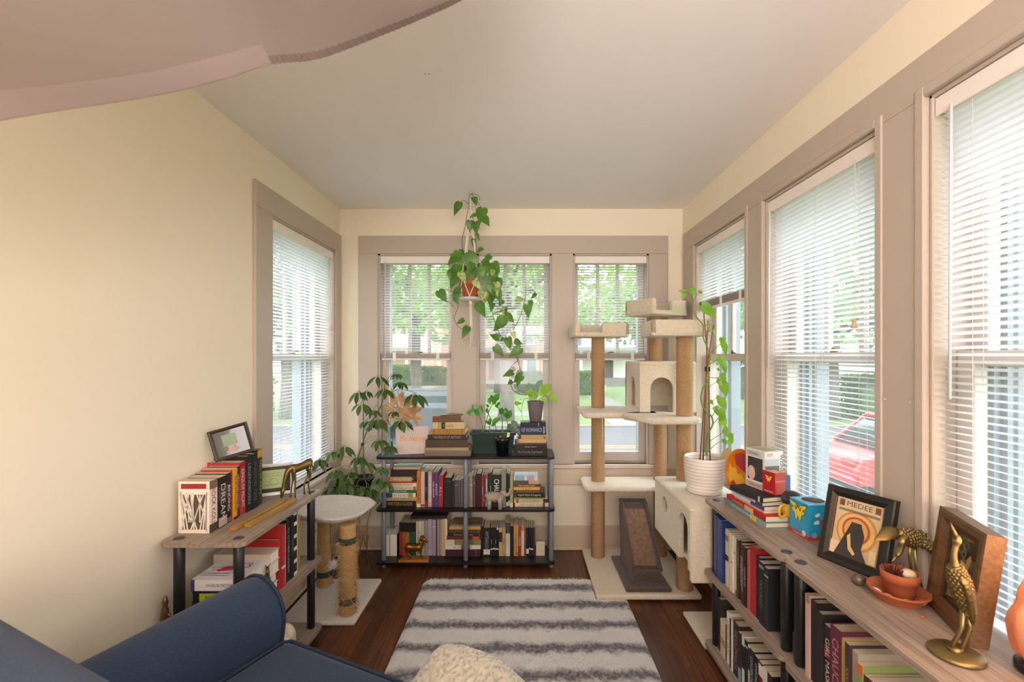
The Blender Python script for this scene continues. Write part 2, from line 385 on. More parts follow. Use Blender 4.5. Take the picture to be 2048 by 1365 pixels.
# ------------------------------------------------------------------ double-hung windows: local x along the wall, y outwards, z up
M_BRASS_D = mat('#7d6a45', 0.35, 0.9, name='dull_brass')
def window(n, loc, rz, w, muntins=(1/3, 2/3)):
    root = bpy.data.objects.new('window_%d' % n, None); COL.objects.link(root); root.location = loc; root.rotation_euler = (0, 0, rz); root['kind'] = 'structure'
    h = w/2; j = MB(); zm = 1.325
    for s in (-1, 1): j.box(s*h, s*(h-0.006), 0.03, 0.15, ZS, ZT)
    j.box(-h, h, 0.03, 0.15, ZT-0.006, ZT); j.box(-h, h, 0.03, 0.15, ZS, ZS+0.006)
    lpart(root, 'jamb', j, M_TRIM)
    j = MB()
    for s in (-1, 1): j.box(s*h, s*(h-0.02), 0.15, 0.27, ZS-0.02, ZT); j.box(s*h, s*(h-0.035), 0.17, 0.185, ZS, ZT)
    j.box(-h, h, 0.15, 0.27, ZT-0.02, ZT); j.box(-h, h, 0.15, 0.30, ZS-0.02, ZS)
    for s in (-1, 1): lpart(root, 'storm_track', MB().box(s*(h-0.0195), s*(h-0.024), 0.195, 0.21, ZS, ZT-0.02), mat('#3b4047', 0.5))
    lpart(root, 'outer_frame', j, M_EXT, 'pale blue outer frame of the storm window')
    st = 0.042
    u = MB(); y0, y1 = 0.105, 0.14
    for s in (-1, 1): u.box(s*(h-0.006), s*(h-0.006-st), y0, y1, zm-0.02, ZT-0.006, 0.003)
    u.box(-h+0.006+st, h-0.006-st, y0, y1, ZT-0.006-st, ZT-0.006, 0.003); u.box(-h+0.006+st, h-0.006-st, y0, y1, zm-0.022, zm+0.016, 0.003)
    lpart(root, 'upper_sash', u, M_SASH)
    u = MB(); gw = w-0.012-2*st
    for t in muntins: xx = -gw/2+gw*t; u.box(xx-0.011, xx+0.011, y0+0.006, y1-0.004, zm+0.016, ZT-0.006-st, 0.004)
    lpart(root, 'muntin', u, M_SASH)
    lpart(root, 'pane', MB().box(-gw/2, gw/2, 0.122, 0.125, zm, ZT-0.04), M_PANE)
    u = MB(); y0, y1 = 0.062, 0.1
    for s in (-1, 1): u.box(s*(h-0.006), s*(h-0.006-st-0.006), y0, y1, ZS+0.006, zm+0.02, 0.003)
    u.box(-h+0.048, h-0.048, y0, y1, zm-0.018, zm+0.02, 0.003); u.box(-h+0.048, h-0.048, y0, y1, ZS+0.006, ZS+0.07, 0.003)
    lpart(root, 'lower_sash', u, M_SASH)
    lpart(root, 'pane', MB().box(-gw/2-0.001, gw/2+0.001, 0.08, 0.083, ZS+0.06, zm-0.01), M_PANE)
    k = MB(); k.cyl((0, 0.081, zm+0.02), 0.014, 0.008, 12); k.tube([(-0.005,0.075,zm+0.03),(0.02,0.065,zm+0.034),(0.035,0.06,zm+0.032)], [0.005,0.006,0.004], 8)
    lpart(root, 'latch', k, M_BRASS_D)
    return root
nw = 1
for o in BW: window(nw, ((o[0]+o[1])/2, YB, 0), 0, o[1]-o[0]); nw += 1
for o in RW: window(nw, (XR, (o[0]+o[1])/2, 0), R(-90), o[1]-o[0]); nw += 1
for o in LW: window(nw, (XL, (o[0]+o[1])/2, 0), R(90), o[1]-o[0], (0.25, 0.5, 0.75)); nw += 1
zc = (ZS+ZT)/2
for o in BW: portal('sky_portal', ((o[0]+o[1])/2, YB+0.32, zc), (R(-90), 0, 0), o[1]-o[0], ZT-ZS)
for o in RW: portal('sky_portal', (XR+0.32, (o[0]+o[1])/2, zc), (R(90), 0, R(90)), o[1]-o[0], ZT-ZS)
for o in LW: portal('sky_portal', (XL-0.32, (o[0]+o[1])/2, zc), (R(90), 0, R(-90)), o[1]-o[0], ZT-ZS)

# ------------------------------------------------------------------ mini blinds
M_SLAT = mat('#f8f9fb', 0.4, trans=0.6, name='blind_slat')
M_RAIL = mat('#efe6e0', 0.4, name='blind_rail')
M_CORD = mat('#eeeae4', 0.7, name='blind_cord')
M_TASSEL = mat('#cdb089', 0.5, name='wooden_tassel')
def blind(label, loc, rz, w, drop_to, tilt=0.0, stack=0, pull=None, wand=None, yoff=0.022, cord_to=None):
    root = thing('window_blind', label, 'blind', loc, rz, 'white window blinds')
    h = w/2-0.015; zt = ZT-0.014; y = yoff; hr = 0.042
    b = MB(); b.box(-h, h, y-0.02, y+0.018, zt-hr, zt, 0.003); b.box(-h-0.002, h+0.002, y-0.024, y-0.02, zt-hr-0.008, zt, 0.002)
    lpart(root, 'head_rail', b, M_RAIL)
    pitch = 0.0186; sl = MB(); z = zt-hr-0.012; zb = drop_to+0.014+stack*0.0028
    ct, st = math.cos(tilt)*0.0125, math.sin(tilt)*0.0125
    n = int((z-zb)/pitch)
    for k in range(n+1):
        zz = z-k*pitch
        vs = []
        for x in (-h+0.004, h-0.004):
            for dy, dz in ((-ct, st), (0, 0.002), (ct, -st), (ct, -st-0.0006), (0, 0.0014), (-ct, st-0.0006)): vs.append((x, y+dy, zz+dz))
        sl.add(vs, [(0,1,7,6),(1,2,8,7),(2,3,9,8),(3,4,10,9),(4,5,11,10),(5,0,6,11)])
    lpart(root, 'slats', sl, M_SLAT, recalc=False)
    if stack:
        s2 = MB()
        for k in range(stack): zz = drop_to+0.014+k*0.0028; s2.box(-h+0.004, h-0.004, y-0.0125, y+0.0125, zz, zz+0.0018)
        lpart(root, 'gathered_slats', s2, mat('#a39893', 0.5, name='shaded_stack_slats'))  # backlit shade of the stack put into a darker slat colour
    b = MB(); b.box(-h+0.002, h-0.002, y-0.013, y+0.013, drop_to, drop_to+0.013, 0.004); lpart(root, 'bottom_rail', b, M_RAIL)
    for fx in (-0.62, 0.62) if w < 0.6 else (-0.72, 0.0, 0.72):
        c = MB()
        for dy in (-0.0135, 0.0135): c.tube([(fx*h, y+dy, zt-hr), (fx*h, y+dy, drop_to+0.01)], 0.0007, 5)
        if stack: c.box(fx*h-0.012, fx*h+0.012, y-0.016, y+0.016, drop_to-0.003, drop_to+0.014+stack*0.0028, 0.002)
        lpart(root, 'ladder_cord', c, M_CORD)
    if cord_to:
        c = MB(); fx, zz = cord_to; c.tube([(fx*h, y-0.022, zt-hr), (fx*h+0.004, y-0.024, (zt+zz)/2), (fx*h, y-0.022, zz)], 0.001, 5); lpart(root, 'lift_cord', c, M_CORD)
    if wand is not None:
        g = MB(); g.tube([(wand[0]*h, y-0.03, zt-hr), (wand[0]*h, y-0.034, wand[1])], 0.0035, 6); lpart(root, 'tilt_wand', g, mat('#dfe5ea', 0.15, name='clear_plastic'))
    if pull is not None:
        g = MB(); px, pz = pull; g.tube([(px*h, y-0.027, zt-hr), (px*h+0.002, y-0.03, pz+0.02)], 0.0011, 5); lpart(root, 'pull_cord', g, M_CORD)
        g = MB(); g.lathe([(0.003,0.028),(0.006,0.024),(0.008,0.008),(0.011,0)], 10, (px*h, y-0.03, pz)); lpart(root, 'tassel', g, M_TASSEL)
    return root
zbk = PZ(721, YB)
bl = ['half-raised white blind in the back wall window left of the hanging plant', 'half-raised white blind behind the hanging plant vine in the middle back window', 'half-raised white blind in the back window behind the tall left cat tree post']
for k, o in enumerate(BW):
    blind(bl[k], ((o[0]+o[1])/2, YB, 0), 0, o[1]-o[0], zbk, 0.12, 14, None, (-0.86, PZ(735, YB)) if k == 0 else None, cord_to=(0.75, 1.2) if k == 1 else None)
blind('white blind raised above the climbing plant in the corner window', (XR, (RW[0][0]+RW[0][1])/2, 0), R(-90), RW[0][1]-RW[0][0], 1.615, 0.22, 14)
blind('fully lowered white blind with a wooden tassel in front of the red car', (XR, (RW[1][0]+RW[1][1])/2, 0), R(-90), RW[1][1]-RW[1][0], ZS+0.004, 0.30, 0, (0.72, PZ(655, 1.47)), (-0.92, 1.28))
blind('fully lowered white blind in the nearest window behind the wooden picture frame', (XR, (RW[2][0]+RW[2][1])/2, 0), R(-90), RW[2][1]-RW[2][0], ZS+0.004, 0.30, 0, None, (-0.84, 1.22))
blind('fully lowered white blind in the left wall window above the brass deer', (XL, (LW[0][0]+LW[0][1])/2, 0), R(90), LW[0][1]-LW[0][0], ZS+0.004, 0.25, 0, (0.88, 1.5))
# ------------------------------------------------------------------ outdoors: street, lawns, trees, houses, cars
M_GRASS = mat('#5f7442', 0.9, var=(3, '#6e814c', 0.25), bump=(40, 0.4, 0.03), name='lawn_grass')
M_ASPH = mat('#545358', 0.85, var=(2, '#5d5b60', 0.3), name='asphalt')
M_CONC = mat('#827d78', 0.85, var=(3, '#75716c', 0.3), name='concrete')
struct('lawn_near', MB().box(-60, 60, YB+0.3, 7.3, GZ-0.3, GZ), M_GRASS)
struct('street', MB().box(-60, 60, 7.3, 16.6, GZ-0.35, GZ-0.04), M_ASPH)
struct('lawn_far', MB().box(-60, 60, 16.6, 80, GZ-0.3, GZ), M_GRASS)
struct('lawn_side', MB().box(-60, XL-T-0.1, -20, YB+0.3, GZ-0.3, GZ), M_GRASS)
struct('lawn_corner', MB().box(XR+T+0.1, 60, -20, YB+0.3, GZ-0.3, GZ), M_GRASS)
b = MB(); b.box(-60, 60, 7.15, 7.35, GZ-0.05, GZ+0.02, 0.02); b.box(-60, 60, 16.55, 16.75, GZ-0.05, GZ+0.02, 0.02); struct('curb', b, M_CONC)
b = MB(); b.box(-60, 60, 12.7, 12.82, GZ-0.045, GZ-0.034); b.box(-60, 60, 12.98, 13.1, GZ-0.045, GZ-0.034); struct('road_line', b, mat('#a97f3a', 0.7))
b = MB(); b.box(-60, 60, 5.2, 6.6, GZ-0.1, GZ+0.015); b.box(-60, 60, 19.2, 20.6, GZ-0.1, GZ+0.015)
b.box(4.1, 5.3, 20.6, 44, GZ-0.1, GZ+0.016); b.box(-6, -3.2, 16.7, 19.2, GZ-0.1, GZ+0.017); b.box(3.3, 6.1, 16.7, 19.2, GZ-0.1, GZ+0.017)
struct('sidewalk', b, M_CONC)
M_BARK = mat('#5a514a', 0.9, var=(6, '#6d645c', 0.2), bump=(18, 0.8, 0.05), stretch=(1, 1, 0.25), name='bark')
LEAFM = [mat('#7d9f4e', 0.6, trans=0.45, var=(0.6, '#96b266', 0.3), name='light_foliage'), mat('#66874a', 0.6, trans=0.4, var=(0.6, '#7b985a', 0.3), name='mid_foliage'), mat('#46613a', 0.65, trans=0.3, var=(0.8, '#587346', 0.3), name='hedge_foliage')]
def leafcloud(mb, c, rx, ry, rz, n, size, rnd):
    for _ in range(n):
        while True:
            p = Vector((rnd.uniform(-1,1), rnd.uniform(-1,1), rnd.uniform(-1,1)))
            if 0.25 < p.length < 1: break
        p = Vector((c[0]+p.x*rx, c[1]+p.y*ry, c[2]+p.z*rz))
        a = Vector((rnd.gauss(0,1), rnd.gauss(0,1), rnd.gauss(0,0.6)-0.4)).normalized(); w = a.orthogonal().normalized()
        w = Matrix.Rotation(rnd.uniform(0, 6.28), 3, a) @ w
        s = size*rnd.uniform(0.6, 1.3)
        mb.add([p-a*s*0.5, p+w*s*0.28, p+a*s*0.5, p-w*s*0.28], [(0,1,2,3)])
def tree(label, x, y, th, tr, blobs, m, n, size, seed, lean=0.0):
    rnd = random.Random(seed); root = thing('tree', label, 'tree', (x, y, GZ), 0, 'street trees')
    t = MB(); pts = [(x+lean*k/5+rnd.uniform(-.04,.04), y, GZ-0.05+th*k/5) for k in range(6)]
    t.tube(pts, [tr*1.35, tr*1.05, tr, tr*0.95, tr*0.88, tr*0.75], 12)
    top = Vector(pts[-1])
    for bx, by, bz, r in blobs:
        e = Vector((x+bx, y+by, GZ+bz)); mid = (top+e)/2+Vector((0,0,0.25)); t.tube([top-Vector((0,0,0.3)), mid, e], [tr*0.6, tr*0.35, tr*0.12], 7)
    wpart(root, 'trunk', t, M_BARK)
    f = MB()
    for bx, by, bz, r in blobs: leafcloud(f, (x+bx, y+by, GZ+bz), r, r, r*0.72, int(n*r*r), size, rnd)
    wpart(root, 'foliage', f, m, recalc=False)
    return root
tree('thick trunked street tree seen through the middle back window', PX(1013, 18), 18, 4.6, 0.27, [(-3,0,6.4,2.6),(0,1,7.2,3.0),(3,0,6.3,2.6),(0.5,-2,5.8,2.0)], LEAFM[0], 120, 0.34, 1)
tree('trunk among the hedges seen through the left back window', PX(832, 27), 27, 5.0, 0.3, [(-3.5,0,6.5,3.0),(0,0,7.6,3.4),(3.2,1,6.4,3.0),(0,-3,5.2,2.2)], LEAFM[0], 100, 0.42, 2)
tree('street tree with bright leaves beyond the right back window', 9.5, 24, 4.2, 0.26, [(-3,0,5.8,2.8),(0,0,6.8,3.2),(3,0,6.0,2.8),(-1,-3,5,2)], LEAFM[0], 100, 0.42, 3)
tree('leafy tree over the red car seen through the right side blinds', 12.5, 12.8+5.5, 3.8, 0.25, [(-3,0,5.0,2.6),(0,0,6.2,3.2),(3,0,5.2,2.8),(-2,-2,3.6,1.6),(1.5,-2,3.4,1.7)], LEAFM[1], 120, 0.36, 4)
tree('near leafy tree outside the nearest right window', 6.4, 5.6, 3.2, 0.17, [(-1.2,0.6,4.0,1.4),(0.6,0,4.9,1.9),(0.8,-1.6,3.6,1.4),(2.2,0.6,3.8,1.5)], LEAFM[1], 210, 0.24, 5)
tree('tall tree beyond the climbing plant window', 10.0, 30, 5.0, 0.3, [(-3,0,5.6,3.2),(1,0,7.4,3.6),(4,0,6,3)], LEAFM[1], 80, 0.5, 6)
tree('tree seen through the left wall blinds', -9.5, 13.5+5, 4.2, 0.25, [(-2.5,0,5.2,2.8),(0.5,0,6.4,3.2),(3,-1,5.2,2.4),(0,-2.5,4.4,1.9)], LEAFM[1], 110, 0.38, 7)
tree('shady tree farther along the street on the left', -15, 21, 4.0, 0.27, [(-3,0,4.6,3.0),(0,0,6.2,3.4),(3,0,4.4,2.8),(0,-2,3.4,2)], LEAFM[1], 90, 0.42, 8)
tree('broad tree at the right end of the street', 21, 19, 4.0, 0.28, [(-4,0,4.8,3.2),(0,0,6.6,3.8),(3.5,-2,4.6,3.0),(-2,-3,3.2,2)], LEAFM[1], 90, 0.45, 9)
tree('narrow tree behind the hedges across the street', -1.6, 31.5, 4.5, 0.26, [(-3,0,5.4,3.2),(1,0,7,3.6),(4,0,5.4,3)], LEAFM[0], 80, 0.5, 10)
def hedge(label, x, y, w, d, h, seed, m=None):
    rnd = random.Random(seed); root = thing('hedge', label, 'hedge', (x, y, GZ), 0, 'hedges across the street')
    c = MB(); c.rbox(x-w*0.42, x+w*0.42, y-d*0.42, y+d*0.42, GZ-0.05, GZ+h*0.9, min(d, h, w)*0.3, 3, 0.05, seed); wpart(root, 'core', c, LEAFM[2])
    f = MB()
    for _ in range(int(900*max(w,1))):
        u = rnd.uniform(0, 6.283); p = Vector((x+math.cos(u)*w*0.5*rnd.uniform(0.85,1.05), y+math.sin(u)*d*0.5*rnd.uniform(.85,1.05), GZ+rnd.uniform(0.05, h)))
        if rnd.random() < 0.4: p = Vector((x+rnd.uniform(-.48,.48)*w, y+rnd.uniform(-.48,.48)*d, GZ+h*rnd.uniform(.9,1.05)))
        a = Vector((rnd.gauss(0,1), rnd.gauss(0,1), rnd.gauss(0,1))).normalized(); w2 = a.orthogonal().normalized(); s = 0.16
        f.add([p-a*s*.5, p+w2*s*.3, p+a*s*.5, p-w2*s*.3], [(0,1,2,3)])
    wpart(root, 'leaves', f, m or LEAFM[2], recalc=False)
hedge('clipped hedge right of the tree trunk in the left back window', PX(862, 31.5), 31.5, 1.6, 1.6, 1.75, 21)
hedge('darker hedge at the right edge of the left back window', PX(905, 30), 30, 1.4, 1.3, 1.7, 22)
hedge('pale green shrub left of the trunk in the left back window', PX(795, 29), 29, 2.2, 1.6, 1.9, 23, LEAFM[1])
hedge('bush beside the porch steps seen in the middle back window', PX(1068, 32), 32, 2.6, 1.6, 1.4, 24)
hedge('reddish green bush in the back window behind the cat tree', PX(1180, 30), 30, 1.6, 1.3, 1.5, 25, LEAFM[1])
hedge('low shrubs seen in the corner window above the sidewalk', 15, 27, 5, 2, 2.2, 26)
hedge('shrubs along the left end of the street', -13, 19, 5, 1.6, 1.5, 27)
hedge('shrubs behind the red car across the street', 16, 18.6, 6, 1.5, 1.7, 28)
def house(label, x, y, w, d, h, cw, cr, porch=True, door='#7a3b33'):
    root = thing('house', label, 'house', (x, y, GZ), 0, 'houses across the street')
    mw = mat(cw, 0.8); mr = mat(cr, 0.9); mt = mat('#f3f1ec', 0.6); mg = mat('#6d7d88', 0.1)
    wpart(root, 'wall', MB().box(x-w/2, x+w/2, y, y+d, GZ, GZ+h), mw)
    r = MB(); r.prism([(-w/2-0.4, 0), (w/2+0.4, 0), (0, w*0.33)], d+0.8, basis(Vector((x, y+d+0.4, GZ+h)), (1,0,0), (0,0,1), (0,-1,0))); wpart(root, 'roof', r, mr)
    for fx, fz in ((-0.3, 0.62), (0.3, 0.62), (-0.3, 0.2), (0.33, 0.2)):
        fr = MB(); cx = x+fx*w; cz = GZ+h*fz; fr.box(cx-0.62, cx+0.62, y-0.08, y+0.02, cz-0.1, cz+1.4); wf = wpart(root, 'window', fr, mt)
        wpart(root, 'pane', MB().box(cx-0.5, cx+0.5, y-0.1, y-0.078, cz, cz+1.3), mg, parent=wf)
    wpart(root, 'door', MB().box(x-0.5, x+0.5, y-0.06, y+0.02, GZ+0.6, GZ+2.7), mat(door, 0.6))
    if porch:
        p = MB(); p.box(x-w*0.3, x+w*0.3, y-2.0, y, GZ, GZ+0.6); wpart(root, 'porch', p, M_CONC)
        for k in range(4): wpart(root, 'step', MB().box(x-0.9, x+0.9, y-2.0-0.3*(4-k), y-1.7-0.3*(4-k), GZ, GZ+0.6-0.13*(4-k)), M_CONC)
        for s in (-1, 1): wpart(root, 'post', MB().box(x+s*w*0.28-0.12, x+s*w*0.28+0.12, y-1.95, y-1.7, GZ+0.6, GZ+3.0), mt)
        wpart(root, 'porch_roof', MB().box(x-w*0.33, x+w*0.33, y-2.2, y, GZ+3.0, GZ+3.3), mr)
house('brick house with a dark red door and porch steps behind the middle back window', PX(990, 38), 38, 9, 8, 5.8, '#b98d7c', '#8a8178')
house('white house with porch steps behind the cat tree window', PX(1215, 41), 41, 9.5, 8, 5.6, '#f1efe9', '#9a938c', True, '#5b4a44')
house('pinkish house beyond the trees in the left back window', PX(765, 44), 44, 10, 8, 5.6, '#dcb6a4', '#8d827a')
house('pale house at the right end of the street', 31, 33, 10, 8, 5.6, '#e5e2da', '#8f8a86')
house('grey house at the left end of the street', -29, 31, 10, 8, 5.6, '#c9c8c4', '#837d79')
def car(label, loc, rz, body, L=4.5, wd=1.78, H=1.42, suv=False, plate=True):
    root = thing('car', label, 'car', loc, rz)
    mb_ = mat(body, 0.35, 0.1, coat=0.35); mg = mat('#2f383d', 0.12, coat=0.2); mk = mat('#1d1d1f', 0.7); mr = mat('#b9bcc0', 0.3, 0.8)
    l = L/2; hb = 0.82 if not suv else 0.95
    prof = [(-l,0.32),(-l,0.62),(-l+0.12,hb-0.06),(-l+0.95,hb),(l-1.25,hb+0.02),(l-0.2,hb-0.12),(l,0.6),(l,0.32)]
    def body_mesh(pr, w0, w1):
        m = MB(); n = len(pr)
        zs = [p[1] for p in pr]; z0, z1 = min(zs), max(zs)
        for s, k in ((-1, 0), (-0.9, 1), (0.9, 1), (1, 0)):
            for x, z in pr: m.v.append(Vector((x*(1 if k else 0.985), s*(w0+(w1-w0)*(z-z0)/(z1-z0))/2, z)))
        for q in range(3):
            for i in range(n): j = (i+1) % n; m.face([q*n+i, q*n+j, (q+1)*n+j, (q+1)*n+i], True)
        m.face(list(range(n))); m.face([3*n+i for i in range(n)][::-1])
        return m
    lpart(root, 'body', body_mesh(prof, wd, wd*0.97), mb_)
    gt = H-0.03
    cabin = [(-l+0.75 if not suv else -l+0.2, hb-0.02), (-l+1.35 if not suv else -l+0.45, gt), (0.25, gt), (l-1.15, hb)]
    lpart(root, 'cabin_glass', body_mesh(cabin, wd*0.93, wd*0.74), mg)
    roof = [(-l+1.25 if not suv else -l+0.4, gt-0.03), (-l+1.45 if not suv else -l+0.6, H), (0.15, H), (0.32, gt-0.03)]
    lpart(root, 'roof', body_mesh(roof, wd*0.78, wd*0.7), mb_)
    for s in (-1, 1):
        pl = MB()
        for x0, x1 in ((-l+0.78 if not suv else -l+0.25, -l+1.38 if not suv else -l+0.5), (-0.15, -0.1), (l-1.12, 0.27)): pl.tube([(x0, s*wd*0.462, hb), (x1, s*wd*0.372, gt)], 0.035, 6)
        lpart(root, 'pillar', pl, mb_)
        for fx in (-l+0.8, l-0.85):
            wv = MB(); start = wv.mark(); wv.lathe([(0.2,-0.1),(0.31,-0.1),(0.33,-0.06),(0.33,0.06),(0.31,0.1),(0.2,0.1)], 24); wv.xf(Matrix.Translation((fx, s*(wd/2-0.09), 0.33)) @ Matrix.Rotation(R(90), 4, 'X'))
            w = lpart(root, 'wheel', wv, mk)
            hv = MB(); hv.lathe([(0.05,-0.1),(0.06,0.09),(0.0,0.09)], 12)
            for q in range(10): a = 2*math.pi*q/10; hv.tube([(0.04*math.cos(a),0.04*math.sin(a),0.085*s),(0.21*math.cos(a),0.21*math.sin(a),0.08*s)], 0.018, 5)
            hv.lathe([(0.19,-0.1),(0.22,-0.1),(0.22,0.1),(0.19,0.1)], 24)
            hv.xf(Matrix.Translation((fx, s*(wd/2-0.09), 0.33)) @ Matrix.Rotation(R(-90), 4, 'X'))
            h = lpart(root, 'rim', hv, mr); h.parent = w
        lpart(root, 'headlight', MB().box(l-0.14, l-0.01, s*(wd/2-0.1), s*(wd/2-0.45), 0.6, 0.72, 0.03), mat('#e9eef0', 0.1))
        lpart(root, 'tail_light', MB().box(-l-0.012, -l+0.1, s*(wd/2-0.08), s*(wd/2-0.42), 0.6, 0.74, 0.02), mat('#8c1c1c', 0.2))
        lpart(root, 'mirror', MB().rbox(0.55, 0.7, s*(wd/2), s*(wd/2+0.16), hb, hb+0.12, 0.03, 2), mb_)
        lpart(root, 'side_window', MB().box(-l+1.3 if not suv else -l+0.6, -0.2, s*wd*0.43, s*wd*0.437, hb+0.05, gt-0.2), mg)
    if plate: lpart(root, 'license_plate', MB().box(-l-0.03, -l-0.005, -0.17, 0.17, 0.46, 0.62), mat('#eef1f4', 0.4))
    lpart(root, 'bumper', MB().box(-l-0.04, -l+0.1, -wd*0.47, wd*0.47, 0.3, 0.45, 0.04), mb_)
    return root
car('red car parked by the curb seen through the lowered right blinds', (8.1, 8.75, GZ-0.04), 0, '#b5262c', 4.6, 1.8, 1.42)
car('dark grey car parked across the street seen through the left back window', (PX(800, 15.1), 15.1, GZ-0.04), R(180), '#24272c', 4.7, 1.85, 1.55, True)
# ------------------------------------------------------------------ shelving units
def wood_mat(name, c1, c2, c3, axis='x'):
    m = bpy.data.materials.new(name); m.use_nodes = True; nt = m.node_tree; N = nt.nodes; L = nt.links; p = N['Principled BSDF']
    tc = N.new('ShaderNodeTexCoord'); mp = N.new('ShaderNodeMapping'); mp.inputs['Scale'].default_value = {'x': (2.2, 45, 45), 'y': (45, 2.2, 45), 'z': (45, 45, 2.2)}[axis]; L.new(tc.outputs['Object'], mp.inputs['Vector'])
    n = N.new('ShaderNodeTexNoise'); n.inputs['Scale'].default_value = 2.2; n.inputs['Detail'].default_value = 7; n.inputs['Distortion'].default_value = 0.7; L.new(mp.outputs[0], n.inputs['Vector'])
    r = N.new('ShaderNodeValToRGB'); e = r.color_ramp.elements; e[0].position = 0.3; e[0].color = lin(c1); e[1].position = 0.72; e[1].color = lin(c3); k = e.new(0.5); k.color = lin(c2)
    L.new(n.outputs['Fac'], r.inputs['Fac']); L.new(r.outputs['Color'], p.inputs['Base Color']); p.inputs['Roughness'].default_value = 0.5
    b = N.new('ShaderNodeBump'); b.inputs['Strength'].default_value = 0.12; b.inputs['Distance'].default_value = 0.001; L.new(n.outputs['Fac'], b.inputs['Height']); L.new(b.outputs['Normal'], p.inputs['Normal'])
    return m
M_OAKGREY = wood_mat('greyed_oak_laminate', '#7d6c5f', '#948275', '#a8978a')
M_BLKPOST = mat('#17171a', 0.4, name='black_plastic_tube')
M_CAP = mat('#3c4046', 0.45, name='grey_cap')
M_BLKBOARD = mat('#14100f', 0.35, bump=(40, 0.05), name='black_board')
M_GREYPOST = mat('#80858e', 0.4, 0.15, name='grey_plastic_tube')
def roundrect(x0, x1, y0, y1, r, k=5):
    P = []
    for cx, cy, a0 in ((x1-r, y0+r, -90), (x1-r, y1-r, 0), (x0+r, y1-r, 90), (x0+r, y0+r, 180)):
        for i in range(k+1): a = R(a0+90*i/k); P.append((cx+r*math.cos(a), cy+r*math.sin(a)))
    return P
def shelf_unit(label, loc, rz, Lx, D, tops, cols, mboard, mpost, pr, caps=None, th=0.016, inset=0.042):
    root = thing('shelf_unit', label, 'shelf', loc, rz)
    for zt in tops:
        b = MB(); b.prism(roundrect(0, Lx, 0, D, 0.03), th, Matrix.Translation((0, 0, zt-th))); lpart(root, 'shelf', b, mboard)
    zs = sorted(tops); lo = 0.0
    for cx in cols:
        for cy in (inset, D-inset):
            z = 0.0
            for zt in zs:
                if zt-th-z > 0.004:
                    b = MB(); b.lathe([(pr*0.82, z), (pr, z+0.004), (pr, zt-th-0.004), (pr*0.82, zt-th)] if zt-th-z > 0.02 else [(pr, z), (pr, zt-th)], 20, (cx, cy, 0))
                    lpart(root, 'post' if z > 0 else 'foot', b, mpost)
                z = zt
            if caps: b = MB(); b.lathe([(pr*1.0, 0), (pr*1.0, 0.0015), (pr*0.9, 0.003), (0.0, 0.0034)], 20, (cx, cy, zs[-1])); lpart(root, 'cap', b, caps)
    return root
ZSH = 0.694
shelf_unit('grey oak shelf unit with black posts against the left wall', (-0.945, 1.547, 0), R(90), 0.629, 0.292, (ZSH, 0.377, 0.056), (0.042, 0.587), M_OAKGREY, M_BLKPOST, 0.0172, M_CAP)
shelf_unit('grey oak shelf unit beside the cat tree under the right windows', (0.818, 2.05, 0), R(-90), 0.615, 0.272, (ZSH, 0.377, 0.056), (0.042, 0.573), M_OAKGREY, M_BLKPOST, 0.0172, M_CAP)
shelf_unit('nearest grey oak shelf unit carrying the brass cranes and salt lamp', (0.818, 1.432, 0), R(-90), 0.629, 0.272, (ZSH, 0.377, 0.056), (0.03, 0.587), M_OAKGREY, M_BLKPOST, 0.0172, M_CAP)
BX0, BX1, BY0, BY1 = -0.911, 0.208, 2.828, 3.082
BZ = (0.702, 0.375, 0.045)
shelf_unit('black three tier bookcase with grey posts under the back windows', (BX0, BY0, 0), 0, BX1-BX0, BY1-BY0, BZ, (0.045, 0.56, 1.098), M_BLKBOARD, M_GREYPOST, 0.0145, None, 0.014, 0.035)

# ------------------------------------------------------------------ sofa
M_DENIM = mat('#1e2e48', 0.9, var=(160, '#293d5a', 0.3), bump=(420, 0.5, 0.0015), sheen=0.08, name='blue_woven_fabric')
M_PIPE = mat('#1d2c43', 0.8, name='navy_piping')
sofa = thing('sofa', 'navy blue fabric loveseat with rolled arms in the foreground', 'sofa', (-0.83, 1.455, 0), R(-24.8))
def arm(xc):
    prof = []
    for i in range(15): a = math.pi*i/14; prof.append((0.112*math.cos(a), 0.515+0.115*math.sin(a)))
    prof = [(0.10, 0.1), (0.1, 0.44)] + prof + [(-0.1, 0.44), (-0.1, 0.1)]
    m = MB(); n = len(prof); ys = (-0.72, -0.71, -0.6, -0.4, -0.2, -0.03, -0.008, 0.0); sc = (0.94, 1, 1, 1.0, 1.0, 1.0, 0.985, 0.955)
    for y, s in zip(ys, sc):
        for x, z in prof: m.v.append(Vector((xc+x*s, y, 0.35+(z-0.35)*s+0.05*y*max(0, z-0.1)/0.53)))
    for q in range(len(ys)-1):
        for i in range(n): j = (i+1) % n; m.face([q*n+i, q*n+j, (q+1)*n+j, (q+1)*n+i], True)
    m.face(list(range(n))); m.face([(len(ys)-1)*n+i for i in range(n)][::-1])
    a = lpart(sofa, 'arm', m, M_DENIM)
    t = MB(); t.tube([(xc+x*1.0, -0.006, 0.35+(z-0.35)*1.0) for x, z in prof], 0.0055, 8); o = lpart(sofa, 'arm_piping', t, M_PIPE); o.parent = a
arm(0.0); arm(1.36)
b = MB(); b.rbox(0.1, 1.26, -0.76, -0.005, 0.1, 0.30, 0.02, 2); lpart(sofa, 'seat_frame', b, M_DENIM)
def cushion_top(u, v):
    x = 0.112+u*1.136; y = -0.62+v*0.64
    return (x, y, 0.452+0.03*math.sin(math.pi*u)**0.5*math.sin(math.pi*min(1, max(0, v)))**0.6)
b = MB(); b.rbox(0.108, 1.252, -0.64, 0.012, 0.302, 0.462, 0.045, 4); so = lpart(sofa, 'seat_cushion', b, M_DENIM)
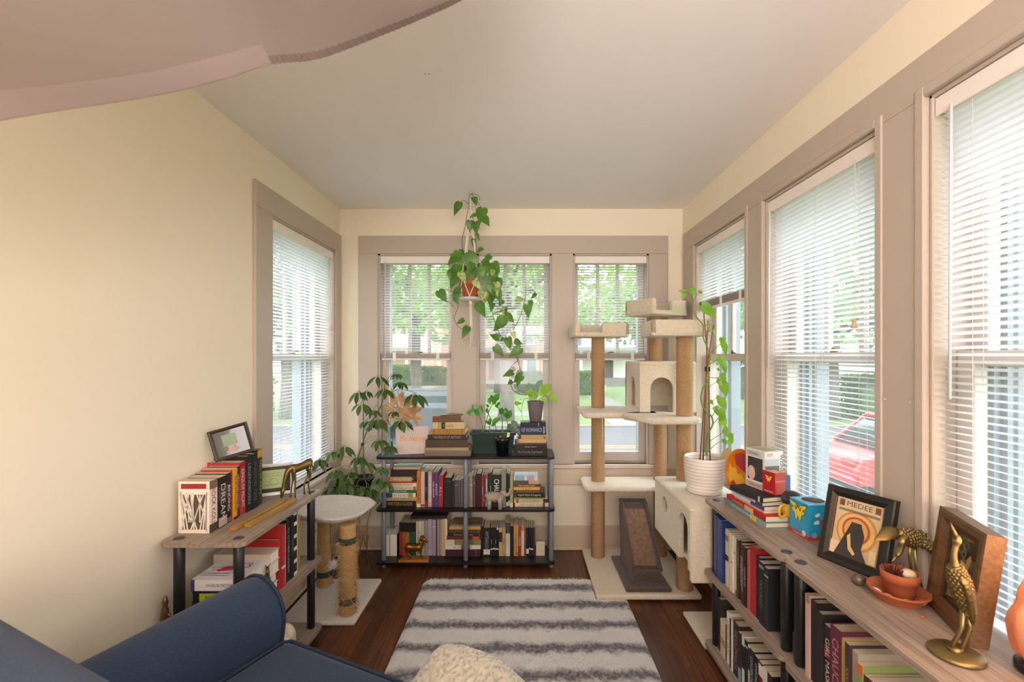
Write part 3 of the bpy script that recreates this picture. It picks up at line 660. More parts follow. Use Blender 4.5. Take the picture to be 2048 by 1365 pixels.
t = MB(); t.tube([(0.118, -0.62, 0.456), (0.118, -0.02, 0.456), (0.135, -0.002, 0.455), (1.22, -0.002, 0.455), (1.24, -0.02, 0.456)], 0.0055, 8); o = lpart(sofa, 'seat_piping', t, M_PIPE); o.parent = so
def backf(u, v):
    # u along the length, v round the section
    x = -0.085+1.53*u; e = min(1, min(u, 1-u)*16); k = math.sqrt(max(0, 1-(1-e)**2)); a = 2*math.pi*v
    cy = -0.688; hh = 0.332*(0.86+0.14*k)
    y = cy+0.108*(0.35+0.65*k)*max(-1, min(1, 1.25*math.cos(a))); z = 0.10+hh+0.055+(hh+0.04)*max(-1, min(1, 1.18*math.sin(a)))
    return (x, y, z)
b = MB(); b.grid(backf, 36, 28)
b.face([i for i in range(28)]); b.face([36*29+i for i in range(28)][::-1])
lpart(sofa, 'backrest', b, M_DENIM)
for x, y in ((0, -0.06), (0, -0.66), (1.36, -0.06), (1.36, -0.66)): lpart(sofa, 'leg', MB().lathe([(0.018, 0), (0.028, 0.1)], 12, (x, y, 0)), mat('#2a1a10', 0.4))

# embossed cushion on the seat
def emb(px, py):
    r = math.hypot(px, py); a = math.atan2(py, px)
    g = abs(math.sin(8*px+1.2*math.sin(6*py)))*abs(math.sin(8*py+1.3*math.sin(7*px)))
    return 0.011*(1-math.exp(-((g-0.32)/0.10)**2))
def pill(u, v):
    x = (u-0.5)*2; y = (v-0.5)*2
    sx = x*(1-0.10*y*y); sy = y*(1-0.10*x*x)
    e = max(0, (1-abs(x)**2.6)*(1-abs(y)**2.6)); d = 0.085*e**0.5
    return Vector((sx*0.125, -(d+(emb(sx*3.4, sy*3.4) if e > 0.08 else 0)), sy*0.15))
def pillb(u, v): p = pill(u, v); x = (u-0.5)*2; y = (v-0.5)*2; e = max(0, (1-abs(x)**2.6)*(1-abs(y)**2.6)); return Vector((p.x, 0.085*e**0.5, p.z))
b = MB(); b.grid(pill, 90, 90); b.grid(pillb, 24, 24)
pw = solo('throw_pillow', b, mat('#b5ae9f', 0.95, bump=(300, 0.2, 0.001), sheen=0.4, name='embossed_cream_plush'), 'cream embossed plush pillow lying on the blue sofa seat', 'pillow', (-0.145, 0.985, 0.528), (R(-62), R(8), R(-20)))

# ------------------------------------------------------------------ rug of striped long pile
def fur_mat():
    m = bpy.data.materials.new('striped_fur'); m.use_nodes = True; nt = m.node_tree; N = nt.nodes; L = nt.links; p = N['Principled BSDF']
    tc = N.new('ShaderNodeTexCoord'); sp = N.new('ShaderNodeSeparateXYZ'); L.new(tc.outputs['Object'], sp.inputs[0])
    n = N.new('ShaderNodeTexNoise'); n.inputs['Scale'].default_value = 14; n.inputs['Detail'].default_value = 4; L.new(tc.outputs['Object'], n.inputs['Vector'])
    def mth(op, a, b_):
        q = N.new('ShaderNodeMath'); q.operation = op
        for i, x in enumerate((a, b_)):
            if isinstance(x, (int, float)): q.inputs[i].default_value = x
            elif x is not None: L.new(x, q.inputs[i])
        return q.outputs[0]
    y = mth('ADD', sp.outputs['Y'], mth('MULTIPLY', n.outputs['Fac'], 0.08)); y = mth('SUBTRACT', y, 0.088)
    w = mth('SINE', mth('MULTIPLY', y, 2*math.pi/0.1775), None)
    n2 = N.new('ShaderNodeTexNoise'); n2.inputs['Scale'].default_value = 55; L.new(tc.outputs['Object'], n2.inputs['Vector'])
    f = mth('ADD', mth('MULTIPLY', w, 0.5), mth('MULTIPLY', n2.outputs['Fac'], 0.7))
    r = N.new('ShaderNodeValToRGB'); e = r.color_ramp.elements; e[0].position = 0.22; e[0].color = lin('#ffffff'); e[1].position = 0.86; e[1].color = lin('#7b777c'); k = e.new(0.52); k.color = lin('#dedbe0')
    L.new(f, r.inputs['Fac']); L.new(r.outputs['Color'], p.inputs['Base Color']); p.inputs['Roughness'].default_value = 0.85; p.inputs['Sheen Weight'].default_value = 0.3
    ge = N.new('ShaderNodeNewGeometry'); va_ = N.new('ShaderNodeVectorMath'); va_.operation = 'MULTIPLY_ADD'; va_.inputs[1].default_value = (0.45, 0.45, 0.45); va_.inputs[2].default_value = (0, 0, 0.8); L.new(ge.outputs['Normal'], va_.inputs[0])
    vn = N.new('ShaderNodeVectorMath'); vn.operation = 'NORMALIZE'; L.new(va_.outputs[0], vn.inputs[0]); L.new(vn.outputs[0], p.inputs['Normal'])
    t = N.new('ShaderNodeBsdfTranslucent'); L.new(r.outputs['Color'], t.inputs['Color']); mx = N.new('ShaderNodeMixShader'); mx.inputs[0].default_value = 0.25
    L.new(p.outputs[0], mx.inputs[1]); L.new(t.outputs[0], mx.inputs[2]); L.new(mx.outputs[0], N['Material Output'].inputs['Surface'])
    return m
RX0, RX1, RY0, RY1 = -0.575, 0.575, 0.95, 2.695
CB = (0.405, 0.976, 2.454, 3.05)                       # footprint of the cat tree base
rug = thing('rug', 'fluffy white rug with soft grey stripes on the dark floor', 'rug', (-0.03, 1.77, 0)); MF = fur_mat()
rnd = random.Random(3)
from mathutils import noise as mnoise
def pile_h(x, y):
    """height of the tufted pile, falling off at the rounded rim and flattened under the cat tree base"""
    ex = min(x-RX0, RX1-x); ey = min(y-RY0, RY1-y); e = min(ex, ey)
    if ex < 0.06 and ey < 0.06: e = 0.06-math.hypot(0.06-ex, 0.06-ey)
    if e <= 0: return 0.0
    if x > CB[0]-0.004 and y > CB[2]-0.004: return 0.008
    n = mnoise.noise(Vector((x*38, y*38, 0)))*0.5+mnoise.noise(Vector((x*85, y*85, 3)))*0.35
    return min(1, e/0.03)**0.5*(0.021+0.006*n)
nx, ny = 210, 310
b = MB(); b.grid(lambda u, v: (RX0+(RX1-RX0)*u, RY0+(RY1-RY0)*v, pile_h(RX0+(RX1-RX0)*u, RY0+(RY1-RY0)*v)), nx, ny)
keep = [k for k, f_ in enumerate(b.f) if any(b.v[i_].z > 0 for i_ in f_)]; b.f = [b.f[k] for k in keep]; b.sm = [True]*len(b.f)
wpart(rug, 'backing', b, MF)
v = []; f = []
nb = 0
while nb < 34000:
    x = rnd.uniform(RX0+0.012, RX1-0.012); y = RY0+0.6+(RY1-0.012-RY0-0.6)*rnd.random()
    if x > CB[0]-0.02 and y > CB[2]-0.02: continue
    h_ = pile_h(x, y)
    if h_ < 0.006: continue
    L_ = rnd.uniform(0.008, 0.017); a = rnd.uniform(0, 6.283); ln = rnd.uniform(0.4, 1.1)
    d = Vector((math.cos(a)*ln, math.sin(a)*ln-0.35, 0.55)).normalized()*L_; s_ = Vector((-math.sin(a+1), math.cos(a+1), 0))*rnd.uniform(0.001, 0.0022)
    p = Vector((x, y, h_-0.002)); i = len(v)
    v += [p-s_, p+s_, p+d*0.6+s_*0.8, p+d*0.6-s_*0.8, p+d]
    f += [(i, i+1, i+2, i+3), (i+3, i+2, i+4)]; nb += 1
b = MB(); b.v = v; b.f = f; b.sm = [True]*len(f)
o = wpart(rug, 'pile', b, MF, recalc=False); o['kind'] = 'stuff'

# ------------------------------------------------------------------ cat furniture
M_PLUSH = mat('#e3d6c2', 0.95, var=(70, '#d2c2aa', 0.3), bump=(190, 1.0, 0.004), sheen=0.35, name='beige_plush')
M_PLUSHD = mat('#b8a48a', 0.95, bump=(190, 1.0, 0.004), name='shaded_beige_plush')
M_SISAL = mat('#b4906a', 0.85, var=(90, '#9c7850', 0.3), bump=(300, 0.8, 0.002), name='sisal_rope')
M_JUTE = mat('#d0ab78', 0.9, var=(60, '#b58c55', 0.3), bump=(260, 1.0, 0.003), name='frayed_jute')
M_BROWNCARPET = mat('#5c4840', 0.98, var=(90, '#4a3932', 0.3), bump=(170, 1.0, 0.005), sheen=0.25, name='brown_carpet')
def rope_post(root, x, y, z0, z1, r, m=M_SISAL, p=0.0065, name='scratching_post', amp=0.0014):
    prof = [(r*0.97, z0)]; z = z0; k = 0
    while z < z1: prof.append((r+(amp if k % 2 else 0), z)); z += p/2; k += 1
    prof.append((r*0.97, z1))
    b = MB(); b.lathe(prof, 22, (x, y, 0)); return wpart(root, name, b, m)
def bed(root, cx, cy, z, w, d, h, rz, open_from=0.5, lip=0.03):
    """tray bed: floor, side walls and one long side open on its left half"""
    M = Matrix.Translation((cx, cy, z)) @ Matrix.Rotation(rz, 4, 'Z')
    b = MB(); b.rbox(-w/2, w/2, -d/2, d/2, 0, 0.03, 0.013, 3); t = 0.035
    b.rbox(-w/2, w/2, d/2-t, d/2, 0, h, 0.014, 3); b.rbox(w/2-t, w/2, -d/2, d/2, 0, h, 0.014, 3)
    b.rbox(-w/2, -w/2+t, -d/2, d/2, 0, h, 0.014, 3); b.rbox(-w/2+w*open_from, w/2, -d/2, -d/2+t, 0, h, 0.014, 3)
    b.xf(M); return wpart(root, 'bed', b, M_PLUSH)
ct_ = thing('cat_tree', 'tall beige cat tree with sisal posts in the right back corner', 'cat tree', (0.69, 2.75, 0.011))
P1, P2, P3 = (0.493, 2.935), (0.900, 2.955), (0.906, 2.528)
b = MB(); b.rbox(CB[0], CB[1], CB[2], CB[3], 0.011, 0.041, 0.012, 3); wpart(ct_, 'base', b, M_PLUSH)
for z0, z1 in ((0.041, 0.497), (0.527, 0.97), (1.0, 1.449)): rope_post(ct_, P1[0], P1[1], z0, z1, 0.042)
for z0, z1 in ((0.041, 0.497), (0.527, 0.97)): rope_post(ct_, P2[0], P2[1], z0, z1, 0.042)
rope_post(ct_, 0.885, 3.0, 1.292, 1.59, 0.042)
for z0, z1 in ((0.041, 0.35), (0.643, 0.97), (1.0, 1.438)): rope_post(ct_, P3[0], P3[1], z0, z1, 0.0432)
def plate(poly, z0, z1):
    b = MB(); n = len(poly); cx = sum(p[0] for p in poly)/n; cy = sum(p[1] for p in poly)/n; h = z1-z0
    for dz, s in ((0, 0.97), (h*0.25, 1.0), (h*0.75, 1.0), (h, 0.97)):
        for x, y in poly: b.v.append(Vector((cx+(x-cx)*s, cy+(y-cy)*s, z0+dz)))
    for q in range(3):
        for i in range(n): j = (i+1) % n; b.face([q*n+i, q*n+j, (q+1)*n+j, (q+1)*n+i], True)
    b.face(list(range(n))[::-1]); b.face([3*n+i for i in range(n)])
    return b
wpart(ct_, 'platform', plate(roundrect(0.385, 0.97, 2.79, 3.03, 0.03), 0.497, 0.528), M_PLUSH, 'lowest platform')
wpart(ct_, 'platform', plate(roundrect(0.362, 0.80, 2.64, 3.03, 0.03), 0.968, 1.0), M_PLUSH)
wpart(ct_, 'platform', plate([(0.70, 2.40), (0.93, 2.40), (0.965, 2.44), (0.965, 2.72), (0.86, 2.76), (0.62, 2.68), (0.58, 2.60)], 0.968, 1.0), M_PLUSH)
bed(ct_, 0.487, 2.91, 1.449, 0.335, 0.28, 0.085, R(2), 0.5)
bed(ct_, 0.875, 2.96, 1.59, 0.31, 0.25, 0.10, R(30), 0.55)
bed(ct_, 0.85, 2.54, 1.438, 0.31, 0.27, 0.088, R(-2), 0.0)
def arch_panel(w, h, t, x0, x1, zs, zt, M, m=None):
    """panel w x h with an arched opening between x0..x1 from zs up to zt"""
    r = (x1-x0)/2; P = [(0, 0), (x0, 0), (x0, zt-r)] if zs <= 0 else None
    A = [(x0+r-r*math.cos(math.pi*i/14), zt-r+r*math.sin(math.pi*i/14)) for i in range(15)]
    if zs <= 0: P = [(0, 0), (x0, 0)] + A + [(x1, 0), (w, 0), (w, h), (0, h)]
    else: P = [(0, 0), (w, 0), (w, h), (0, h), (0, zs), (x0, zs)] + A + [(x1, zs), (x0, zs-1e-4), (0, zs-1e-4)]
    b = MB(); b.prism(P, t, M); return b
# upper cat house (open arches in its front and left faces)
hx0, hx1, hy0, hy1, hz0, hz1 = 0.697, 1.03, 2.68, 3.05, 1.0, 1.292; t = 0.02
house_ = wpart(ct_, 'cat_house', arch_panel(hx1-hx0, hz1-hz0, t, 0.062, 0.198, 0, 0.205, basis(Vector((hx0, hy0+t, hz0)), (1,0,0), (0,0,1), (0,-1,0))), M_PLUSH)
def hp(b, nm='house_wall'): o = wpart(ct_, nm, b, M_PLUSH); o.parent = house_; return o
hp(arch_panel(hy1-hy0-t, hz1-hz0, t, 0.10, 0.26, 0.02, 0.205, basis(Vector((hx0, hy1, hz0)), (0,-1,0), (0,0,1), (-1,0,0)) @ Matrix.Translation((0, 0, -t))))
hp(MB().rbox(hx0-0.002, hx1, hy0-0.002, hy1, hz1-0.02, hz1+0.006, 0.011, 3), 'house_roof')
hp(MB().box(hx0, hx1, hy1-t, hy1, hz0, hz1-0.02)); hp(MB().box(hx1-t, hx1, hy0+t, hy1-t, hz0, hz1-0.02))
# lower condo with a round hole and an arch
lx0, lx1, ly0, ly1, lz0, lz1 = 0.765, 1.075, 2.065, 2.61, 0.35, 0.643; t = 0.025
def left_face():
    w = ly1-ly0; h = lz1-lz0-0.008                            # u runs from the back corner towards the viewer
    c = (ly1-2.433, 0.536-lz0); r = 0.043; C = [(c[0]+r*math.cos(2*math.pi*i/20), c[1]+r*math.sin(2*math.pi*i/20)) for i in range(21)]
    u0, u1 = ly1-2.215, ly1-2.095; rr = (u1-u0)/2; zt = 0.235
    A = [(u0+rr-rr*math.cos(math.pi*i/12), zt-rr+rr*math.sin(math.pi*i/12)) for i in range(13)]
    P = [(0, 0), (u0, 0)] + A + [(u1, 0), (w, 0), (w, h), (0, h), (0, c[1]), (c[0]-r, c[1])] + [(2*c[0]-p[0], p[1]) for p in C[1:-1]] + [(c[0]-r, c[1]-1e-4), (0, c[1]-1e-4)]
    b = MB(); b.prism(P, t, basis(Vector((lx0+t, ly1, lz0)), (0,-1,0), (0,0,1), (-1,0,0))); return b
condo = wpart(ct_, 'cat_house', left_face(), M_PLUSH)
def cp(b, nm='house_wall'): o = wpart(ct_, nm, b, M_PLUSH); o.parent = condo; return o
cp(MB().rbox(lx0+0.002, lx1, ly0-0.012, ly0+0.022, lz0-0.05, lz1-0.008, 0.012, 3)); cp(MB().box(lx0+t, lx1, ly1-t, ly1, lz0, lz1-0.02)); cp(MB().box(lx1-t, lx1, ly0+0.022, ly1-t, lz0, lz1-0.02))
cp(MB().rbox(lx0-0.004, lx1, ly0-0.012, ly1+0.002, lz1-0.022, lz1, 0.011, 3), 'house_roof'); cp(MB().rbox(lx0+t, lx1-t, ly0+0.02, ly1-t, lz0, lz0+0.025, 0.01, 2), 'house_floor')
b = MB(); b.tube([(0.47, 2.645, 0.968), (0.472, 2.642, 0.88), (0.47, 2.645, 0.80)], 0.0015, 5); wpart(ct_, 'toy_string', b, M_CORD)
b = MB(); b.tube([(0.86, 2.80, 0.497), (0.858, 2.79, 0.36), (0.862, 2.80, 0.27)], 0.002, 5); b.rbox(0.852, 0.872, 2.79, 2.81, 0.23, 0.27, 0.009, 2); wpart(ct_, 'hanging_toy', b, mat('#3b2c24', 0.9))

# brown carpeted ramp standing on the base
rp = thing('cat_ramp', 'brown carpeted scratching ramp standing on the cat tree base', 'cat ramp', (0.69, 2.72, 0.041))
b = MB(); b.rbox(0.57, 0.822, 2.475, 2.90, 0.041, 0.062, 0.01, 3); wpart(rp, 'base', b, M_BROWNCARPET)
prof = [(2.515, 0.062), (2.52, 0.12), (2.55, 0.145), (2.80, 0.375), (2.83, 0.405), (2.87, 0.415), (2.895, 0.39), (2.89, 0.33), (2.86, 0.22), (2.845, 0.062)]
b = MB(); n = len(prof)
for xx, s in ((0.618, 0.97), (0.628, 1.0), (0.768, 1.0), (0.778, 0.97)):
    for y, z in prof: b.v.append(Vector((xx, 2.72+(y-2.72)*s, 0.2+(z-0.2)*s)))
for q in range(3):
    for i in range(n): j = (i+1) % n; b.face([q*n+i, q*n+j, (q+1)*n+j, (q+1)*n+i], True)
b.face(list(range(n))); b.face([3*n+i for i in range(n)][::-1]); wpart(rp, 'ramp', b, M_BROWNCARPET)
b = MB()
for xx in (0.624, 0.772): b.tube([(xx, 2.525, 0.135), (xx, 2.552, 0.16), (xx, 2.805, 0.39), (xx, 2.84, 0.418), (xx, 2.87, 0.424)], 0.013, 8)
b.tube([(0.626, 2.525, 0.13), (0.77, 2.525, 0.13)], 0.013, 8); b.tube([(0.626, 2.87, 0.42), (0.77, 2.87, 0.42)], 0.013, 8)
wpart(rp, 'rolled_edge', b, M_BROWNCARPET)
b = MB(); b.grid(lambda u, v: (0.637+u*0.122, 2.552+v*0.255, 0.150+v*0.235+0.004), 2, 2); b.v = b.v
pts = b.v; b2 = MB(); b2.box(0.637, 0.759, 0, 0.345, 0, 0.006); b2.xf(Matrix.Translation((0, 2.552, 0.152)) @ Matrix.Rotation(math.atan2(0.23, 0.25), 4, 'X')); wpart(rp, 'scratching_panel', b2, mat('#6e5444', 0.95, var=(50, '#8a6c55', 0.2), bump=(140, 1.0, 0.008), name='worn_brown_carpet'), 'worn tufted panel')

# low cat perch with a plush bowl
pc = thing('cat_perch', 'cat perch with grey plush bowl on two frayed jute posts', 'cat perch', (-1.0, 2.46, 0))
b = MB(); b.rbox(-1.20, -0.822, 2.237, 2.68, 0, 0.022, 0.01, 3); wpart(pc, 'base', b, mat('#d9d2cb', 0.95, bump=(170, 1.0, 0.004), sheen=0.3, name='pale_plush'))
def jute(x, y, z1, seed, fray):
    rn = random.Random(seed); r = 0.0385; prof = []; k = 0; z = 0.022
    while z < z1: prof.append((r+(0.0022 if k % 2 else 0)+rn.uniform(-0.001, 0.001), z)); z += 0.0035; k += 1
    b = MB(); b.lathe(prof, 20, (x, y, 0)); post = wpart(pc, 'scratching_post', b, M_JUTE)
    f = MB()
    for _ in range(fray):
        a = rn.uniform(0, 6.283); zz = rn.uniform(0.03, z1-0.08); p = Vector((x+r*math.cos(a), y+r*math.sin(a), zz)); d = Vector((math.cos(a), math.sin(a), rn.uniform(-1.2, 0.5)))*rn.uniform(0.006, 0.024)
        f.tube([p, p+d*0.6, p+d+Vector((0, 0, -0.004))], [0.0012, 0.0009, 0.0004], 3, False)
    o = wpart(pc, 'loose_fibres', f, M_JUTE, recalc=False); o['kind'] = 'stuff'; o.parent = post
    for z0 in ([0.075, z1-0.10] if fray > 250 else [0.075]):
        g = MB(); g.lathe([(r, z0), (r+0.0035, z0+0.002), (r+0.004, z0+0.032), (r, z0+0.035)], 20, (x, y, 0)); w = wpart(pc, 'rope_band', g, mat('#34453a', 0.85, bump=(300, 0.8, 0.002), name='dark_green_rope'), 'dark green rope band'); w.parent = post
    return post
jute(-0.885, 2.317, 0.478, 5, 1100); jute(-1.125, 2.6, 0.478, 6, 240)
def bowl(u, v):
    a = 2*math.pi*u; rr = 0.21*(1+0.015*math.sin(9*a)+0.01*math.sin(5*a+1))
    P = [(0.0, 0.478), (0.10, 0.480), (0.17, 0.497), (0.195, 0.512), (0.208, 0.526), (0.20, 0.535), (0.185, 0.528), (0.16, 0.512), (0.09, 0.500), (0.0, 0.497)]
    s = v*(len(P)-1); i = min(int(s), len(P)-2); t = s-i; r = P[i][0]*(1-t)+P[i+1][0]*t; z = P[i][1]*(1-t)+P[i+1][1]*t
    k = rr/0.21; z += 0.008*math.sin(3*a+1)*(r/0.21)**3
    return (-0.998+r*k*math.cos(a), 2.425+r*k*0.95*math.sin(a), z)
b = MB(); b.grid(bowl, 60, 27); wpart(pc, 'bowl', b, mat('#d3c9c0', 0.97, var=(60, '#c2b7ae', 0.3), bump=(200, 1.0, 0.004), sheen=0.35, name='grey_plush'))
g = MB(); a = 0.0
g.tube([(-1.09, 2.57, 0.46), (-1.075, 2.56, 0.40), (-1.07, 2.55, 0.30), (-1.06, 2.545, 0.19)], 0.0016, 5); wpart(pc, 'toy_string', g, mat('#5b5248', 0.9))
g = MB(); g.ball((-1.055, 2.545, 0.165), 0.022, n=12, m=8); rn = random.Random(4)
for _ in range(160):
    d = Vector((rn.gauss(0,1), rn.gauss(0,1), rn.gauss(0,1))).normalized(); p = Vector((-1.055, 2.545, 0.165))+d*0.02; g.tube([p, p+d*0.012], [0.0012, 0.0004], 3, False)
wpart(pc, 'pompom', g, mat('#e9e5df', 0.95))
g = MB()
for k in range(4): g.tube([(-1.125+0.041*math.cos(t*0.5), 2.6+0.041*math.sin(t*0.5), 0.44+0.004*k) for t in range(14)], 0.0022, 5, False)
wpart(pc, 'wrapped_string', g, M_JUTE)

# beige carpeted mat on the floor beside the right shelves
b = MB(); b.rbox(0.828, 1.07, 2.056, 2.34, 0.0, 0.02, 0.009, 3); solo('scratch_mat', b, M_PLUSH, 'small beige carpeted mat on the floor beside the right shelves', 'mat', (0.95, 2.2, 0))
# ------------------------------------------------------------------ books
ORD = ['', 'first', 'second', 'third', 'fourth', 'fifth', 'sixth', 'seventh', 'eighth', 'ninth', 'tenth', 'eleventh', 'twelfth', 'thirteenth', 'fourteenth', 'fifteenth', 'sixteenth', 'seventeenth', 'eighteenth', 'nineteenth', 'twentieth', 'twenty-first', 'twenty-second', 'twenty-third', 'twenty-fourth', 'twenty-fifth', 'twenty-sixth', 'twenty-seventh', 'twenty-eighth']
M_PAGE = mat('#ded0b8', 0.9, var=(4, '#cdbd9f', 0.3), stretch=(300, 1, 1), name='book_pages')
M_PAGEW = mat('#ece6da', 0.9, name='white_book_pages')
def book(label, loc, rot, t, h, d, c, title=None, tc='#e9dcc0', bands=(), hard=False, white=False, group=None, tfit=(0.72, 0.55), cover=None, flat=False, tpos=0.5):
    """spine faces local -y and stands on z=0; bands = (from, to, colour) along the spine height"""
    root = thing('book', label, 'book', loc, rot, group)
    k = 0.0022 if hard else 0.0009; ov = 0.003 if hard else 0.0
    m = mat(c, 0.5 if not hard else 0.6, bump=(220, 0.08, 0.001)); b = MB(); h2 = t/2
    b.box(-h2, h2, 0, k*1.2, 0, h, 0.0006); b.box(-h2, -h2+k, k*0.5, d, 0, h); b.box(h2-k, h2, k*0.5, d, 0, h)
    lpart(root, 'cover', b, m)
    lpart(root, 'pages', MB().box(-h2+k, h2-k, k, d-ov, ov, h-ov), M_PAGEW if white else M_PAGE)
    for a, e, bc in bands:
        lpart(root, 'spine_panel', MB().box(-h2-0.0002, h2+0.0002, -0.0004, k, h*a, h*e), mat(bc, 0.5), None)
    if title:
        text(root, 'title', title, tc, (0, -0.0006, h*tpos), (0, 0, -1), (1, 0, 0), h*tfit[0], t*tfit[1])
    if cover:                                          # front board artwork (outer side at +x): list of (y0,y1,z0,z1,colour)
        for y0, y1, z0, z1, bc in cover: lpart(root, 'cover_panel', MB().box(h2-0.0001, h2+0.0005, d*y0, d*y1, h*z0, h*z1), mat(bc, 0.5))
    return root
PAL = dict(k='#1b191a', dk='#2a2422', n='#1d2338', br='#4a3527', dbr='#33241c', tan='#b99a6a', cr='#dcccae', w='#ece6de', g='#2d5a3c', dg='#23352c', r='#b0272a', dr='#6a1f24', mar='#5b2133', o='#d67f22', y='#dfae3c', gy='#8b8783', lgy='#b3aeaa', dgy='#4f4c4c', b='#2f4f96', lb='#a9c3cf', pk='#d8bcb4', li='#b4a3b5', gg='#83897a', yg='#b8ad68', mg='#8d1d3e', oli='#6b6a45', pg='#b7cba6')
def C(c): return PAL.get(c, c)
def upright_row(where, group, Y, rows, zs, yaw=0.0, seed=1, side='left', dscale=1.0):
    """rows: (x0px, x1px, top px, colour, look, title, title colour, bands, hard)"""
    rn = random.Random(seed); n = 0
    for r in rows:
        x0, x1, top, c, look = r[:5]; title = r[5] if len(r) > 5 else None; tc = r[6] if len(r) > 6 else '#e9dcc0'; bands = r[7] if len(r) > 7 else (); hard = r[8] if len(r) > 8 else False
        n += 1; X0, X1 = PX(x0, Y), PX(x1, Y); h = PZ(top, Y)-zs; t = X1-X0-0.0006
        book('%s, %s from %s, %s' % (look, ORD[n], side, where), ((X0+X1)/2, Y+rn.uniform(-0.004, 0.006), zs), (0, 0, rn.uniform(-0.01, 0.01)), t, h, min(0.148, h*0.68)*dscale, C(c), title, C(tc), [(a, e, C(q)) for a, e, q in bands], hard, group=group)
def flat_stack(where, group, Y, xl, items, z, seed=2, yaw=0.0):
    """items bottom to top: (x0px, x1px, thickness m, colour, look, title, title colour, bands)"""
    rn = random.Random(seed)
    for r in items:
        x0, x1, t, c, look = r[:5]; title = r[5] if len(r) > 5 else None; tc = r[6] if len(r) > 6 else '#e9dcc0'; bands = r[7] if len(r) > 7 else (); hard = r[8] if len(r) > 8 else False
        X0, X1 = PX(x0, Y), PX(x1, Y); h = X1-X0
        yw = yaw+rn.uniform(-0.03, 0.03); cx = (X0+X1)/2
        loc = (cx+h/2*math.cos(yw), Y+rn.uniform(0, 0.01)+h/2*math.sin(yw), z+t/2)
        book('%s, %s' % (look, where), loc, (0, R(-90), yw), t-0.0004, h, min(0.15, h*0.68), C(c), title, C(tc), [(a, e, C(q)) for a, e, q in bands], hard, group=group)
        z += t
    return z
# --- black bookcase, middle shelf
G1 = 'books on the middle shelf of the black bookcase'; YM = 2.878; z = BZ[1]
flat_stack('in left stack on middle shelf of black bookcase', G1, YM, 0, [
    (764, 834, 0.038, 'k', 'thick black book with gold framed spine', 'WRITERS GUIDE', '#b79a58', [(0.0, 0.03, 'tan'), (0.97, 1, 'tan')]),
    (764, 834, 0.023, '#c2ab7c', 'tan cream book', 'SHORT ESSAYS', '#7d6a44'),
    (766, 831, 0.027, 'w', 'white book with a navy end', 'LATIN READER', '#777777', [(0.72, 1, '#22385e'), (0.08, 0.22, '#b79b5c')]),
    (767, 833, 0.0195, '#2e6b41', 'green book', 'GRAMMAR', '#dfe8d8'),
    (768, 833, 0.021, '#e2d8c2', 'cream book with a red dot', 'INTRODUCTION TO OLD', '#7a5a40', [(0.03, 0.1, '#a84a30')]),
    (768, 833, 0.021, '#ece2cb', 'off white book below the red one', 'WORD AND PHRASE', '#66553f'),
    (769, 833, 0.0125, '#c8402a', 'thin red book', None),
    (779, 834, 0.029, 'tan', 'tan book with lettered spine', 'MIDDLE ENGLISH', '#f0e2bd', [(0.0, 0.2, '#2a221f')]),
    (781, 834, 0.046, '#2f2019', 'thick dark brown book', None, '', [], True),
    (786, 839, 0.013, '#b9cfb0', 'thin pale green book on top', None, '', [(0, 1, '#caa392')])], z, 3)
